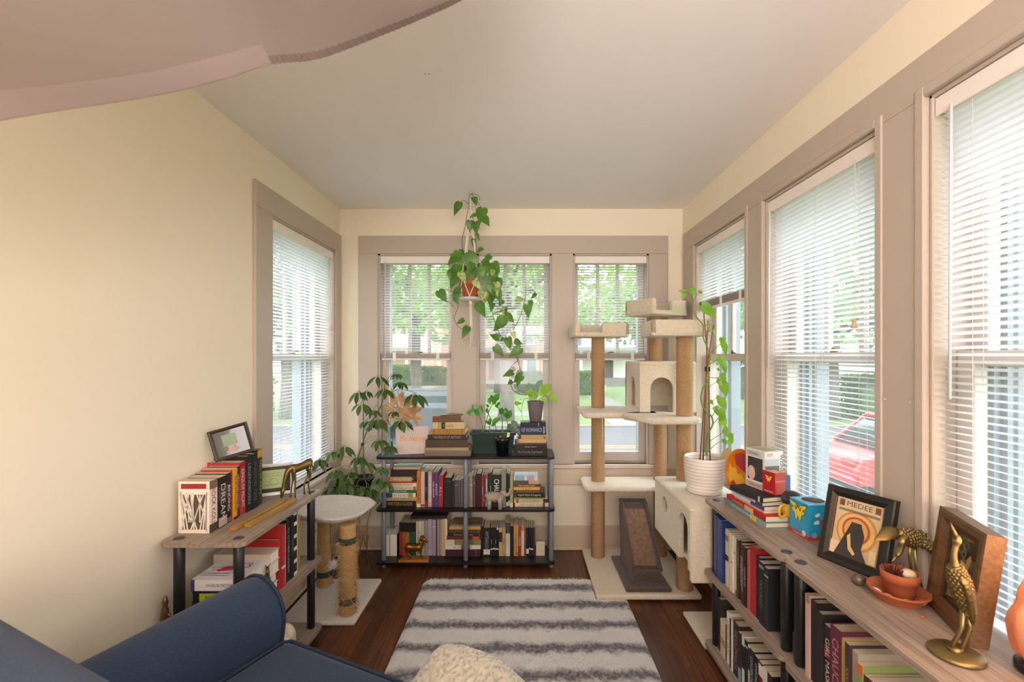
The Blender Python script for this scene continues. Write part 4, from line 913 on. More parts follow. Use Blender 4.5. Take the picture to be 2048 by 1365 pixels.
upright_row('black bookcase middle shelf', G1, YM, [
    (834, 841.5, 943, 'o', 'orange paperback', 'ORANGE TALES', '#4a2a10', [(0.0, 0.1, '#f1d9ae')]),
    (842, 849.5, 944, 'pk', 'pinkish white paperback', None, '', [(0.02, 0.08, '#6b5548')]),
    (849.8, 855, 944.5, 'dbr', 'dark brown paperback with red foot', 'SAGA', '#b59a8a', [(0, 0.2, '#a3262a')]),
    (855.5, 863.5, 945, 'lgy', 'grey book with white letters', 'ENGLISH LITERATURE', '#f3f3f3'),
    (864, 869.5, 946, 'mg', 'crimson paperback', 'KING ARTHUR', '#f0d9df'),
    (869.8, 876, 945, 'b', 'blue paperback', 'KNIGHTS', '#dbe4f5'),
    (877, 886.3, 951, 'r', 'bright red hardback', 'A L L', '#f0c8b0', [], True),
    (887.8, 903, 956, 'k', 'thick black hardback', None, '', [(0.86, 0.88, '#4a4a4d')], True),
    (903.3, 908.5, 962, 'dk', 'thin dark book', None),
    (909, 916, 961, 'dgy', 'dark grey book', None, '', [(0.8, 0.82, 'lgy')]),
    (916.3, 921.5, 961, '#5a5759', 'slate grey book', None),
    (921.8, 926, 959, '#625d5f', 'thin slate book beside the post', None),
    (933, 939, 955.5, '#77736e', 'worn grey book', None),
    (939.3, 945, 953, '#8c877e', 'light grey book', None, '', [(0.7, 0.72, 'cr')]),
    (945.5, 951, 952.5, '#6a3a30', 'rust brown book', None, '', [(0.75, 0.77, 'tan')]),
    (951.6, 962.5, 948.5, '#2a1a19', 'thick blackish red hardback', None, '', [], True),
    (963, 967, 951, '#b02436', 'thin crimson book with white letters', 'BEDE MAJOR', '#f2e3dd'),
    (967.3, 970.8, 951, '#5d1d25', 'thin dark red book', None),
    (971, 975, 951, '#8fb3c0', 'thin pale blue book', None, '', [(0.88, 1, '#c23b33')]),
    (975.3, 979, 948, '#22211f', 'thin black paperback', None),
    (979.2, 983.5, 946.5, '#22301f', 'black paperback with green letters', 'BEOWULF', '#b7c77a'),
    (984, 1002.5, 950, '#191a1c', 'thick black book with large white title', 'CHAUCER', '#f1efe6'),
    (1003, 1012, 944, 'gg', 'grey green paperback', None, '', [(0.05, 0.1, '#5e6558')]),
    (1012.3, 1016, 948, 'k', 'thin black book with pale foot', None, '', [(0.02, 0.14, '#cfc7b5')]),
    (1016.2, 1020, 948.5, '#2b2725', 'thin charcoal book', None, '', [(0.04, 0.2, 'lgy')]),
    (1020.2, 1026, 953, '#a9a468', 'olive yellow book', 'N', '#1c1c1c', [(0, 0.14, '#d8d3a8')])], BZ[1], 0, 4)
flat_stack('in right stack on middle shelf of black bookcase', G1, YM, 0, [
    (1029.5, 1097, 0.024, '#e0d2bf', 'cream book with brown title', 'THE POETIC EDDA', '#8a6d55', [(0.1, 0.17, '#6b4a34')]),
    (1028, 1096, 0.024, '#cdb695', 'tan book with a flowing title', 'All Those Myths', '#7a3f35', [(0.0, 0.14, '#3d2424'), (0.86, 0.94, '#b9553e')]),
    (1027, 1090.5, 0.011, '#7f9a45', 'thin green book', None),
    (1027, 1090.5, 0.030, '#17161a', 'black book with cream title', 'English Myths & Legends', '#d9cda8', [(0.92, 0.97, '#4d5242')]),
    (1027, 1085, 0.019, '#4b3a2a', 'dark brown book', None, '', [(0.1, 0.9, '#6b5638')]),
    (1027, 1080, 0.0185, '#d9a84a', 'yellow book', 'Chaucer', '#8b6a22'),
    (1027, 1080, 0.017, '#5c3c24', 'brown book with lettered spine', 'METHUEN PLAY', '#e6d7b5'),
    (1027, 1079, 0.024, '#c2a577', 'tan striped book', None, '', [(0.42, 1, '#5d4a35')]),
    (1027.5, 1075.5, 0.030, '#d5e0e6', 'white and pale blue book on top', None, '', [(0.55, 0.95, '#8fb2c7'), (0.15, 0.45, '#b7a2b5')])], BZ[1], 5)
# --- black bookcase, lowest shelf
G2 = 'books on the lowest shelf of the black bookcase'; YL = 2.925; z = BZ[2]
for k, (x0, x1, tp) in enumerate(((764, 770, 1072), (770.3, 779.5, 1071.5), (779.8, 794, 1070))):
    X0, X1 = PX(x0, YL), PX(x1, YL); h = PZ(tp, YL)-z; d = 0.15
    book('white page edges of a thick book turned backwards, %s from left, lowest shelf' % ORD[k+1], ((X0+X1)/2, YL+d, z), (0, 0, R(180)), X1-X0-0.0006, h, d, ('#2c2a2b', '#2a2426', '#50454e')[k], white=True, group=G2)
upright_row('black bookcase lowest shelf after backward books', G2, YL, [
    (798, 804.5, 1046, '#8a3a22', 'reddish brown book with black top', None, '', [(0.72, 1, '#141315')]),
    (804.8, 811.5, 1046, '#b3532b', 'orange red book with black top', None, '', [(0.72, 1, '#141315')]),
    (811.8, 819.2, 1046, '#9b6f3d', 'tan book with black top', None, '', [(0.72, 1, '#141315')]),
    (819.5, 831, 1046, '#2f5540', 'green book with black top', None, '', [(0.72, 1, '#141315')]),
    (831.8, 836, 1043, '#c9bfa6', 'thin cream volume', None),
    (836.5, 842.5, 1043, '#d7d0bf', 'cream volume with black zigzag', 'XXXXXXXXX', '#28231f'),
    (842.8, 847.5, 1043, '#cdc6b4', 'pale cream volume', None),
    (847.8, 851.5, 1042, '#85818a', 'thin grey lilac volume', None, '', [(0.0, 1, '#96909a')]),
    (852, 855.8, 1042, '#a49cab', 'thin lilac volume', None),
    (856, 863.5, 1040, 'li', 'wide lilac volume', None, '', [(0.2, 0.22, '#7c6d80')]),
    (864, 871.5, 1041, '#a596ae', 'lilac volume behind the ram', None, '', [(0.8, 0.82, '#e0d8e0')]),
    (872, 874.5, 1041, '#57495f', 'thin dark purple volume', None),
    (874.8, 879, 1040, '#a798a5', 'pale purple volume', None),
    (879.3, 883, 1041, '#b59a80', 'thin brown volume', None),
    (883.3, 888, 1039, '#cbb089', 'tan volume', None),
    (888.3, 894.5, 1039, '#ddd0b8', 'cream volume before the flat stack', None)], BZ[2], 0, 6)
book('dark book laid flat across the lilac volumes under the middle shelf', (PX(895, 2.93), 2.925, 0.045+(PZ(1039, 2.925)-0.045)+0.012), (0, R(-90), 0.02), 0.02, PX(895, 2.93)-PX(822, 2.93), 0.14, '#2a2124', None, group=G2)
zt = flat_stack('in the flat stack on the lowest shelf behind the post', G2, 2.915, 0, [
    (890.5, 961, 0.046, '#3f2024', 'thick maroon book', None, '', [(0.1, 0.16, '#5a3436')], True),
    (890, 961.5, 0.027, '#e3ddd3', 'white book', 'A HISTORY', '#8a8580', [(0.3, 0.55, '#6b5a45')]),
    (891, 961, 0.035, '#8a7f60', 'grey green pictorial book', None, '', [(0.75, 1, '#d6ccb7'), (0.2, 0.5, '#6b6248')]),
    (893, 958, 0.02, '#6f261f', 'dark red book', None, '', [(0.0, 0.2, '#c05a35')]),
    (896, 958, 0.024, '#1e1b1c', 'black book', 'Dream Stories', '#b9ac98'),
    (897, 960, 0.018, '#5b4334', 'brown book', None),
    (898, 961, 0.022, '#c9a45f', 'yellow tan book', 'TALE OF', '#8a6a2a')], BZ[2], 7)
b = MB(); b.box(PX(903, 2.92), PX(962, 2.92), 2.918, 3.05, zt, zt+0.012); cv = solo('magazine', b, mat('#a08a66', 0.5, var=(9, '#6f5f48', 0.15), name='worn_print'), 'tan magazine with dark picture lying on the flat stack', 'magazine', (PX(932, 2.92), 2.98, zt))
upright_row('black bookcase lowest shelf, right half', G2, YL, [
    (963.5, 966.5, 1053, '#232023', 'thin dark book', None),
    (967, 980, 1056, '#1d1b1d', 'black paperback with white label', 'MYTHOLOGY', '#a9a29a', [(0.06, 0.24, '#e6e2da')]),
    (981, 985, 1056, '#1b1b1e', 'black classic with pale band', 'EMMA', '#c8c2b6', [(0.22, 0.27, '#e2ddd2')]),
    (985.2, 989, 1056, '#1c1b1d', 'slim black classic with pale band', None, '', [(0.22, 0.27, '#e2ddd2')]),
    (989.2, 993, 1056, '#1b1b1e', 'black classic beside cream top', 'ILIAD', '#c8c2b6', [(0.22, 0.27, '#e2ddd2')]),
    (993.2, 997, 1056, '#1b1b1e', 'black classic with cream top', None, '', [(0.22, 0.27, '#e2ddd2'), (0.92, 1, '#d9d0ba')]),
    (998, 1004.5, 1056.5, '#c9b48a', 'tan paperback with black panel', None, '', [(0.5, 0.85, '#29231f')]),
    (1004.8, 1011, 1055, '#b89b5e', 'mustard paperback', 'POPE', '#5b4318'),
    (1011.5, 1020, 1046, '#dcd7cd', 'tall white paperback with slate top', 'STORIES', '#b0a89c', [(0.68, 1, '#3d4250')]),
    (1020.3, 1027, 1053, '#17161a', 'plain black paperback', None),
    (1027.5, 1032.5, 1050.5, '#c7904f', 'orange tan paperback', 'DUNE', '#6a3f18'),
    (1032.8, 1036.5, 1050, '#d0a070', 'pale orange paperback', None, '', [(0.05, 0.12, '#b56c2a')]),
    (1037, 1042, 1053, '#a3352c', 'red paperback with white letters', 'THEATRE', '#f0ded2'),
    (1042.4, 1048.5, 1050, '#ddcdb4', 'cream paperback', None, '', [(0.8, 1, '#c77b5d')]),
    (1049, 1052, 1056, '#6f5a4a', 'thin brown paperback', None),
    (1052.5, 1057.5, 1056, '#1b1b1e', 'black classic with white label', None, '', [(0.08, 0.25, '#e8e2d6')]),
    (1057.8, 1061.5, 1056, '#1c1c20', 'black classic, plain', None, '', [(0.22, 0.27, '#e2ddd2')]),
    (1061.8, 1066, 1056, '#1a1a1d', 'black classic with narrow white band', None, '', [(0.22, 0.27, '#e2ddd2')]),
    (1066.3, 1070.5, 1056, '#3a332c', 'thin dark brown paperback', None)], BZ[2], 0, 8)
b = MB(); b.prism(roundrect(0, PX(1090, 2.9)-PX(1072.5, 2.9), 0, 0.092, 0.008), 0.002, basis(Vector((PX(1072.5, 2.9), 2.93, BZ[2])), (1,0,0), (0,0,1), (0,-1,0)))
b.box(PX(1072.5, 2.9), PX(1090, 2.9), 2.93, 3.0, BZ[2], BZ[2]+0.002); solo('bookend', b, mat('#d8cdb8', 0.5), 'plain cream metal bookend at the right end of the lowest shelf', 'bookend', (PX(1081, 2.9), 2.95, BZ[2]))
# --- stacks on top of the black bookcase
G3 = 'books stacked on top of the black bookcase'
flat_stack('in left stack on top of black bookcase', G3, 2.862, 0, [
    (849, 941, 0.016, '#8b7b6b', 'bottom grey brown book', None, '', [(0, 1, '#7c6c5d')], True),
    (849, 941, 0.017, '#94836f', 'grey brown book second from bottom', None, '', [(0, 1, '#857461')], True),
    (849, 937, 0.020, '#a8957c', 'pale tan book third from bottom', None, '', [], True),
    (851, 934, 0.048, '#4d382a', 'thick plain brown book', None, '', [], True),
    (855, 932, 0.033, '#33221b', 'dark brown book with gold title', 'THE REALM OF ARTHUR', '#a89468', [], True),
    (862, 930, 0.036, '#a8762f', 'ochre leather book', '72', '#5c3a14', [(0.9, 0.92, '#6f4a1a'), (0.08, 0.1, '#6f4a1a')], True),
    (865, 928, 0.042, '#cdb588', 'cream book with green and black labels', 'Gala', '#8a6a3e', [(0.72, 0.84, '#a8a25c'), (0.6, 0.72, '#1f1c1a')], True),
    (865, 922, 0.038, '#6b4a22', 'brown cloth book', None, '', [], True)], BZ[0], 9)
b = MB(); b.box(-0.055, 0.055, -0.035, 0.035, 0, 0.006, 0.002); solo('notebook', b, mat('#6a665c', 0.5), 'thin grey notebook topping the brown book stack', 'notebook', (PX(898, 2.93), 2.925, BZ[0]+0.2505), (0, 0, 0.25))
z3 = flat_stack('in right stack on top of black bookcase', G3, 2.862, 0, [
    (1026, 1095, 0.046, '#191413', 'bottom black book with faint title', 'The Arthurian Encyclopedia', '#8d8478', [], True),
    (1029, 1094, 0.022, '#241a17', 'black brown book', 'King Arthur', '#b8ae9d', [], True),
    (1029, 1094, 0.014, '#5a4034', 'thin brown book', None, '', [], True),
    (1033, 1092, 0.024, '#c4a271', 'tan book', None, '', [(0.92, 1, '#8a6a3a')]),
    (1037, 1087, 0.026, '#b99660', 'ochre book with dark top edge', None, '', [(0.9, 1, '#2d2622')]),
    (1034, 1093, 0.010, '#28252b', 'thin charcoal book', None),
    (1035, 1092, 0.044, '#232f4c', 'navy blue book', 'OF ROMANCE', '#aab4c8', [(0.05, 0.09, '#aab4c8')], True),
    (1041, 1092, 0.024, '#1a1a20', 'black book with an orange strip', None, '', [(0.27, 0.3, '#c98a4a')], True)], BZ[0], 10)

# --- left shelf unit, top: spines face the room (+x)
G4 = 'books on the left shelf unit'; XS = -1.118
def side_row(where, group, X, zs, rows, sgn, seed=1, side='near end', n0=0):
    """rows: (y0, y1, height, depth, colour, look, title, title colour, bands, hard); sgn=+1 spine faces +x, -1 faces -x"""
    rn = random.Random(seed); n = n0
    for r in rows:
        y0, y1, h, d, c, look = r[:6]; title = r[6] if len(r) > 6 else None; tc = r[7] if len(r) > 7 else '#e9dcc0'; bands = r[8] if len(r) > 8 else (); hard = r[9] if len(r) > 9 else False
        n += 1
        book('%s, %s from %s, %s' % (look, ORD[n], side, where), (X+rn.uniform(-0.004, 0.004), (y0+y1)/2, zs), (0, 0, R(90*sgn)+rn.uniform(-0.012, 0.012)), y1-y0-0.0006, h, d, C(c), title, C(tc), [(a, e, C(q)) for a, e, q in bands], hard, group=group)
side_row('on top of left shelf unit', G4, XS, ZSH, [
    (1.632, 1.674, 0.186, 0.112, '#efe6d6', 'cream paperback with red lettered spine', 'ROCK KOLL', '#a32733', [(0.0, 0.16, '#4a3f38'), (0.84, 1, '#7d6a58')]),
    (1.676, 1.722, 0.187, 0.115, '#1d1a1b', 'black floral paperback', 'DREAM', '#d8ccc0', [(0.02, 0.2, '#b3a79c'), (0.55, 0.8, '#4d4340')]),
    (1.724, 1.752, 0.190, 0.118, '#231f20', 'black paperback with white title', 'BINDING', '#e7dfd2', [(0.02, 0.1, '#8f5a4a')]),
    (1.754, 1.764, 0.196, 0.115, '#b3282b', 'thin red paperback', None),
    (1.766, 1.790, 0.198, 0.118, '#e0a01f', 'yellow paperback', 'THE GIRL WITH ALL THE GIFTS', '#2a1d10', [(0.0, 0.05, '#2a1d10')]),
    (1.792, 1.810, 0.200, 0.118, '#211c1c', 'black paperback with cream title', 'MEXICAN GOTHIC', '#e6d8b6'),
    (1.812, 1.848, 0.212, 0.13, '#b52a33', 'wide red paperback', 'KINGS OF PROFIT', '#f0d5c8', [(0.9, 0.97, '#8c1d27')]),
    (1.850, 1.882, 0.228, 0.14, '#1a1b20', 'black hardback with grey title', 'LEGENDBORN', '#8fa0ad', [], True),
    (1.884, 1.922, 0.230, 0.14, '#16161a', 'dark hardback', 'SHADOW TIME', '#56606a', [], True),
    (1.924, 1.938, 0.232, 0.14, '#191717', 'thin black hardback', None, '', [(0.88, 1, '#c79a35')], True),
    (1.940, 1.966, 0.236, 0.14, '#1d3a2d', 'dark green hardback with gold top', 'FALL OF KING', '#b9a256', [(0.86, 1, '#c79a35')], True)], 1, 11)
# papercut front cover panel of the nearest book
pc_ = [o for o in bpy.data.objects if o.name.startswith('book') and 'ROCK' in str(o.get('label', '')).upper() or ('red lettered spine' in str(o.get('label', '')))]
rt = pc_[0]; bb = MB(); hx = -0.021-0.0006
def cutbar(y0, z0, y1, z1, w):
    d = Vector((0, y1-y0, z1-z0)); n = Vector((0, -d.z, d.y)).normalized()*w/2; a = Vector((hx, y0, z0)); c = Vector((hx, y1, z1))
    e = Vector((-0.0012, 0, 0)); P = [a+n, a-n, c-n, c+n]
    bb.add(P+[p+e for p in P], [(0,1,2,3),(4,7,6,5),(0,4,5,1),(1,5,6,2),(2,6,7,3),(3,7,4,0)])
for y in (0.008, 0.104): cutbar(y, 0.008, y, 0.150, 0.014)
for zz in (0.008, 0.146): cutbar(0.004, zz, 0.108, zz, 0.012)
rn = random.Random(9)
for k in range(9):
    x = 0.012+k*0.011; cutbar(x, 0.012, min(0.104, max(0.01, x+rn.uniform(-0.05, 0.05))), 0.145, 0.0045); 
    cutbar(x, 0.14, min(0.104, max(0.01, x+rn.uniform(-0.045, 0.045))), 0.04, 0.0035)
lpart(rt, 'papercut_cover', bb, mat('#f1e6d6', 0.7), 'cream cover with cut-out branches')
lpart(rt, 'cover_backing', MB().box(hx+0.0005, hx+0.0001, 0.006, 0.106, 0.012, 0.146), mat('#57493d', 0.8))
lpart(rt, 'cover_strip', MB().box(hx-0.001, hx+0.0002, 0.012, 0.102, 0.160, 0.178), mat('#9c2a2c', 0.6))
# --- left shelf unit, middle shelf
G5 = 'books on the middle shelf of the left unit'; zm = 0.377
def side_stack(where, group, items, z, yaw=0.0):
    """flat books; items bottom to top: (x0, x1, y, thickness, depth, colour, look, title, title colour, bands) spine towards the viewer"""
    for r in items:
        x0, x1, y, t, d, c, look = r[:7]; title = r[7] if len(r) > 7 else None; tc = r[8] if len(r) > 8 else '#e9dcc0'; bands = r[9] if len(r) > 9 else (); hard = r[10] if len(r) > 10 else True; tp = r[11] if len(r) > 11 else 0.5; tf = r[12] if len(r) > 12 else (0.72, 0.55)
        h = x1-x0
        book('%s, %s' % (look, where), (x1, y, z+t/2), (0, R(-90), yaw), t-0.0004, h, d, C(c), title, C(tc), [(a, e, C(q)) for a, e, q in bands], hard, white=True, group=group, tpos=tp, tfit=tf); z += t
    return z
zz = side_stack('in the flat stack behind the sofa arm', G5, [
    (-1.172, -0.985, 1.618, 0.032, 0.15, '#4f3527', 'bottom brown book', None, '', [(0.3, 0.6, '#8a5a2a')]),
    (-1.172, -0.985, 1.618, 0.036, 0.152, '#141315', 'black book with white title', 'A TRICK OF LIGHT', '#ece7df', [(0.46, 0.5, '#d3d06a')]),
    (-1.172, -0.985, 1.618, 0.012, 0.15, '#1b1a1c', 'thin black book', None),
    (-1.168, -0.985, 1.618, 0.028, 0.15, '#a5b42c', 'lime green book', 'HEAVEN', '#4e5a16', [(0.88, 1, '#1b1a1c')]),
    (-1.172, -0.985, 1.618, 0.012, 0.152, '#201d20', 'thin charcoal book under the white one', None),
    (-1.172, -0.978, 1.612, 0.040, 0.165, '#e7e2e2', 'white book with purple end and splashed cover', 'SWORD IN THE STARS', '#3d3550', [(0.93, 1, '#4d3a78')], True, 0.47, (0.5, 0.42))], zm)
b = MB()
for k, (x, y, s, r_) in enumerate(((-1.10, 1.70, 0.020, 0), (-1.115, 1.685, 0.012, 0))): b.ball((x, y, zz+0.0006), s, s*0.9, 0.0008, 12, 6)
o = solo('bookmark', b, mat('#d0262c', 0.5), 'red heart shaped marker on the white book cover', 'bookmark', (-1.10, 1.69, zz))
rt = [o for o in bpy.data.objects if 'splashed cover' in str(o.get('label', ''))][0]
for s, dz in (('R', 0.055), ('S', 0.11)): text(rt, 'cover_lettering', s, '#2d2733', (0.0201, dz, 0.05), (0, 0, -1), (0, 1, 0), 0.03, 0.024)
text(rt, 'cover_lettering', 'ME', '#2d2733', (0.0201, 0.085, 0.10), (0, 0, -1), (0, 1, 0), 0.04, 0.022)
bb = MB(); rn = random.Random(5)
for k in range(9): a = rn.uniform(-0.5, 0.5); y = 0.03+0.11*k/9; bb.tube([(0.0202, y, 0.04+rn.uniform(0, .05)), (0.0204, y+0.01*a, 0.10), (0.0202, y+0.03*a, 0.14+rn.uniform(0, .06))], [0.0008, 0.0016, 0.0006], 4, False, 0.3)
lpart(rt, 'cover_swirls', bb, mat('#6a5a86', 0.5))
side_stack('flat behind the white splashed book, left unit', G5, [(-1.20, -0.985, 1.772, 0.048, 0.07, '#e5dccb', 'pale thick book', None), (-1.205, -0.99, 1.772, 0.040, 0.07, '#5d86a0', 'blue edged book', None), (-1.195, -0.98, 1.772, 0.050, 0.07, '#d8cbb0', 'cream thick book', None), (-1.20, -0.98, 1.772, 0.042, 0.07, '#c9bda8', 'pale book topping the pile', None)], zm)
side_row('middle shelf of left unit', G5, -0.985, zm, [
    (1.846, 1.868, 0.205, 0.20, '#b3262a', 'red hardback', None, '', [], True),
    (1.870, 1.896, 0.255, 0.21, '#c02a2c', 'tall red hardback', None, '', [(0.3, 0.34, '#e9d9cf')], True),
    (1.898, 1.910, 0.25, 0.2, '#dfe3e4', 'thin pale paperback', 'ISLE', '#8fa0b0'),
    (1.912, 1.940, 0.262, 0.2, '#171719', 'black hardback with pale title', 'IN OTHER LANDS', '#9fb0b8', [], True),
    (1.942, 1.968, 0.266, 0.2, '#1d1b1d', 'charcoal hardback', 'NIGHT', '#6f6a66', [], True),
    (1.970, 1.994, 0.27, 0.2, '#e9e7e4', 'black and white checked book', None, '', [(0.06, 0.2, '#1c1b1d'), (0.26, 0.4, '#1c1b1d'), (0.46, 0.6, '#1c1b1d'), (0.66, 0.8, '#1c1b1d'), (0.86, 0.97, '#1c1b1d')]),
    (1.996, 2.006, 0.272, 0.2, '#e5e4df', 'thin white book with green top', None, '', [(0.94, 1, '#2f6a3c')]),
    (2.012, 2.030, 0.24, 0.19, '#a88a3e', 'gold brown book', None)], 1, 12)

# --- right shelf units: spines face the room (-x)
G6 = 'books on the right shelf units'; XS2 = 0.852
for k, (y0, y1, h, yy) in enumerate(((1.957, 1.987, 0.265, 0.0), (1.905, 1.955, 0.262, 0.0))):
    root = thing('binder', ('dark blue ring binder nearest the cat tree on the right shelf' , 'dark blue ring binder beside the cream volumes on the right shelf')[k], 'binder', (XS2-0.012, (y0+y1)/2, 0.377), R(-90), 'blue binders')
    b = MB(); t = y1-y0-0.001; b.box(-t/2, t/2, 0, 0.003, 0, h, 0.001); b.box(-t/2, -t/2+0.003, 0.002, 0.235, 0, h, 0.001); b.box(t/2-0.003, t/2, 0.002, 0.235, 0, h, 0.001); lpart(root, 'cover', b, mat('#1d3a7c', 0.35, name='blue_binder_vinyl'))
    lpart(root, 'pages', MB().box(-t/2+0.005, t/2-0.005, 0.012, 0.222, 0.004, h-0.012), M_PAGEW)
    b = MB(); b.ring((0, 0.002, 0.06), 0.009, 0.002, 16, 6, 'y'); lpart(root, 'finger_ring', b, mat('#9aa0a8', 0.3, 0.9))
def unit_row(where, X, zs, rows, seed, n0=0): side_row(where, G6, X, zs, rows, -1, seed, 'far end', n0)
def seq(y, items):
    """items: thickness first, laid side by side towards the viewer from y"""
    out = []
    for it in items: out.append((y-it[0], y)+tuple(it[1:])); y -= it[0]
    return out
unit_row('middle shelf beside cat tree', XS2, 0.377, seq(1.898, [
    (0.026, 0.235, 0.17, '#d6c6ab', 'cream illustrated volume', None, '', [(0.45, 0.55, '#3a2f28'), (0.8, 0.9, '#8a6a50')]),
    (0.011, 0.225, 0.16, '#b08d63', 'thin tan volume', None),
    (0.016, 0.234, 0.16, '#ddd3c0', 'pale cream volume', 'V', '#8a7a66'),
    (0.015, 0.232, 0.16, '#d9d0bf', 'cream volume with grey dots', None, '', [(0.5, 0.53, '#8f8878')]),
    (0.015, 0.230, 0.16, '#d5cab5', 'dusty cream volume', None, '', [(0.7, 0.73, '#8f8878')]),
    (0.014, 0.228, 0.16, '#dccfb8', 'cream volume with brown foot', None, '', [(0.0, 0.1, '#8a6d50')]),
    (0.020, 0.230, 0.16, '#3d3030', 'dark speckled volume', None, '', [(0.55, 0.9, '#5d4a45')]),
    (0.022, 0.236, 0.16, '#241e20', 'black and white lettered volume', 'TITUS ROCKY', '#efe8de'),
    (0.020, 0.230, 0.16, '#4e2326', 'dark red lettered volume', 'MODERN MAGIC', '#e6d3c4'),
    (0.018, 0.226, 0.16, '#1a191b', 'black volume with white letters', 'HOUSE OF', '#d8d2c8'),
    (0.020, 0.222, 0.16, '#c8837a', 'pink red book', None, '', [(0.0, 0.98, '#c4605c')]),
    (0.042, 0.250, 0.20, '#a81f27', 'thick bright red hardback', None, '', [], True),
    (0.030, 0.228, 0.17, '#161518', 'black hardback', None, '', [], True),
    (0.030, 0.222, 0.16, '#1e1d22', 'black paperback with grey letters', 'WORLD', '#77757a', [(0.9, 0.95, '#8b8790')]),
    (0.026, 0.216, 0.16, '#25242a', 'charcoal paperback', None, '', [(0.85, 0.88, '#a09a94')])]), 13)
unit_row('middle shelf of nearest unit', XS2, 0.377, seq(1.362, [
    (0.020, 0.245, 0.18, '#c9a79a', 'pinkish paperback', None, '', [(0.9, 1, '#a07a6c')]),
    (0.030, 0.238, 0.19, '#191618', 'black hardback behind the post', None, '', [], True),
    (0.028, 0.222, 0.19, '#221c20', 'blackish hardback', None, '', [], True),
    (0.030, 0.200, 0.17, '#211c1c', 'black book with red white lettering', 'GIRL MASK', '#d8cabb', [(0.55, 0.7, '#7d2523')]),
    (0.045, 0.218, 0.19, '#642039', 'thick maroon hardback', 'CHAUCER', '#b98e97', [], True),
    (0.014, 0.206, 0.18, '#c3a24c', 'thin gold volume', None, '', [(0.1, 0.9, '#a8893c')]),
    (0.018, 0.204, 0.18, '#43302a', 'dark volume with beaded edge', 'XXXXXXX', '#b99a5a'),
    (0.022, 0.196, 0.20, '#a79c8e', 'grey beige art book', None),
    (0.020, 0.178, 0.18, '#8b9a5a', 'green book with orange top', None, '', [(0.86, 1, '#d2692e')]),
    (0.014, 0.160, 0.17, '#4d2a24', 'dark brown patterned book', None, '', [(0.1, 0.9, '#6b3f2a')]),
    (0.030, 0.162, 0.15, '#6d1f2c', 'maroon paperback', 'ALL MARS ROSES', '#e9d9cf'),
    (0.026, 0.156, 0.15, '#232b49', 'navy paperback', 'THE INVISIBLE', '#b9c0d6'),
    (0.020, 0.150, 0.15, '#b06a58', 'faded red paperback', None, '', [(0.0, 0.6, '#8c2c34')]),
    (0.036, 0.150, 0.16, '#1c2748', 'dark navy hardback', 'THE SUN', '#d5d9e6', [], True),
    (0.016, 0.138, 0.14, '#5aa0b4', 'pale teal paperback', None),
    (0.034, 0.140, 0.14, '#c0553a', 'brick red paperback', None)]), 14)
unit_row('bottom shelf beside cat tree', XS2, 0.056, seq(1.985, [
    (0.030, 0.225, 0.19, '#3b332c', 'dark patterned hardback', None, '', [(0.1, 0.9, '#2b2622')], True),
    (0.045, 0.150, 0.14, '#d9c49b', 'short cream paperback', None, '', [(0.3, 0.5, '#b58f52')]),
    (0.014, 0.150, 0.14, '#2d2825', 'thin dark paperback', None),
    (0.026, 0.215, 0.16, '#e9e4da', 'white volume with grey letters', 'LIBERAL ARTS', '#8b8680'),
    (0.024, 0.200, 0.16, '#1c1a1c', 'black volume', 'MYTH', '#a9a29a'),
    (0.010, 0.205, 0.16, '#e4ded2', 'thin white volume', None),
    (0.050, 0.210, 0.17, '#3d2024', 'thick dark red hardback', 'MIDDLEMARCH', '#a98c7c', [(0.0, 0.25, '#1d1b22')], True),
    (0.020, 0.195, 0.16, '#27303a', 'slate volume with blue foot', None, '', [(0.0, 0.3, '#7fa3bd')]),
    (0.022, 0.196, 0.16, '#e6e0d4', 'white volume with black panel', None, '', [(0.35, 0.8, '#2a2526')]),
    (0.024, 0.192, 0.16, '#1a1a1d', 'black volume with pale dots', None, '', [(0.86, 0.9, '#b8b2a8')]),
    (0.026, 0.186, 0.16, '#d8ceb8', 'cream volume', None, '', [(0.5, 0.95, '#2a2a2e')]),
    (0.030, 0.190, 0.16, '#1b2333', 'dark blue lettered volume', 'COUSIN MAGIC', '#cfd6e2'),
    (0.028, 0.184, 0.16, '#191718', 'black lettered volume', 'OXFORD BOOK', '#cfc9bf'),
    (0.026, 0.182, 0.16, '#6d2026', 'dark red volume with white label', None, '', [(0.72, 0.95, '#e4ddd2')]),
    (0.030, 0.178, 0.16, '#e2dccf', 'ivory volume', None),
    (0.030, 0.180, 0.16, '#2a2224', 'dark volume by the post', None)]), 15)
unit_row('bottom shelf of nearest unit', XS2, 0.056, seq(1.352, [
    (0.030, 0.20, 0.16, '#8f8a84', 'grey volume', None), (0.030, 0.21, 0.16, '#2b2a30', 'black volume', None), (0.026, 0.2, 0.16, '#7d6a4a', 'ochre volume', None), (0.034, 0.19, 0.16, '#b8ad9a', 'pale volume', None)]), 16)
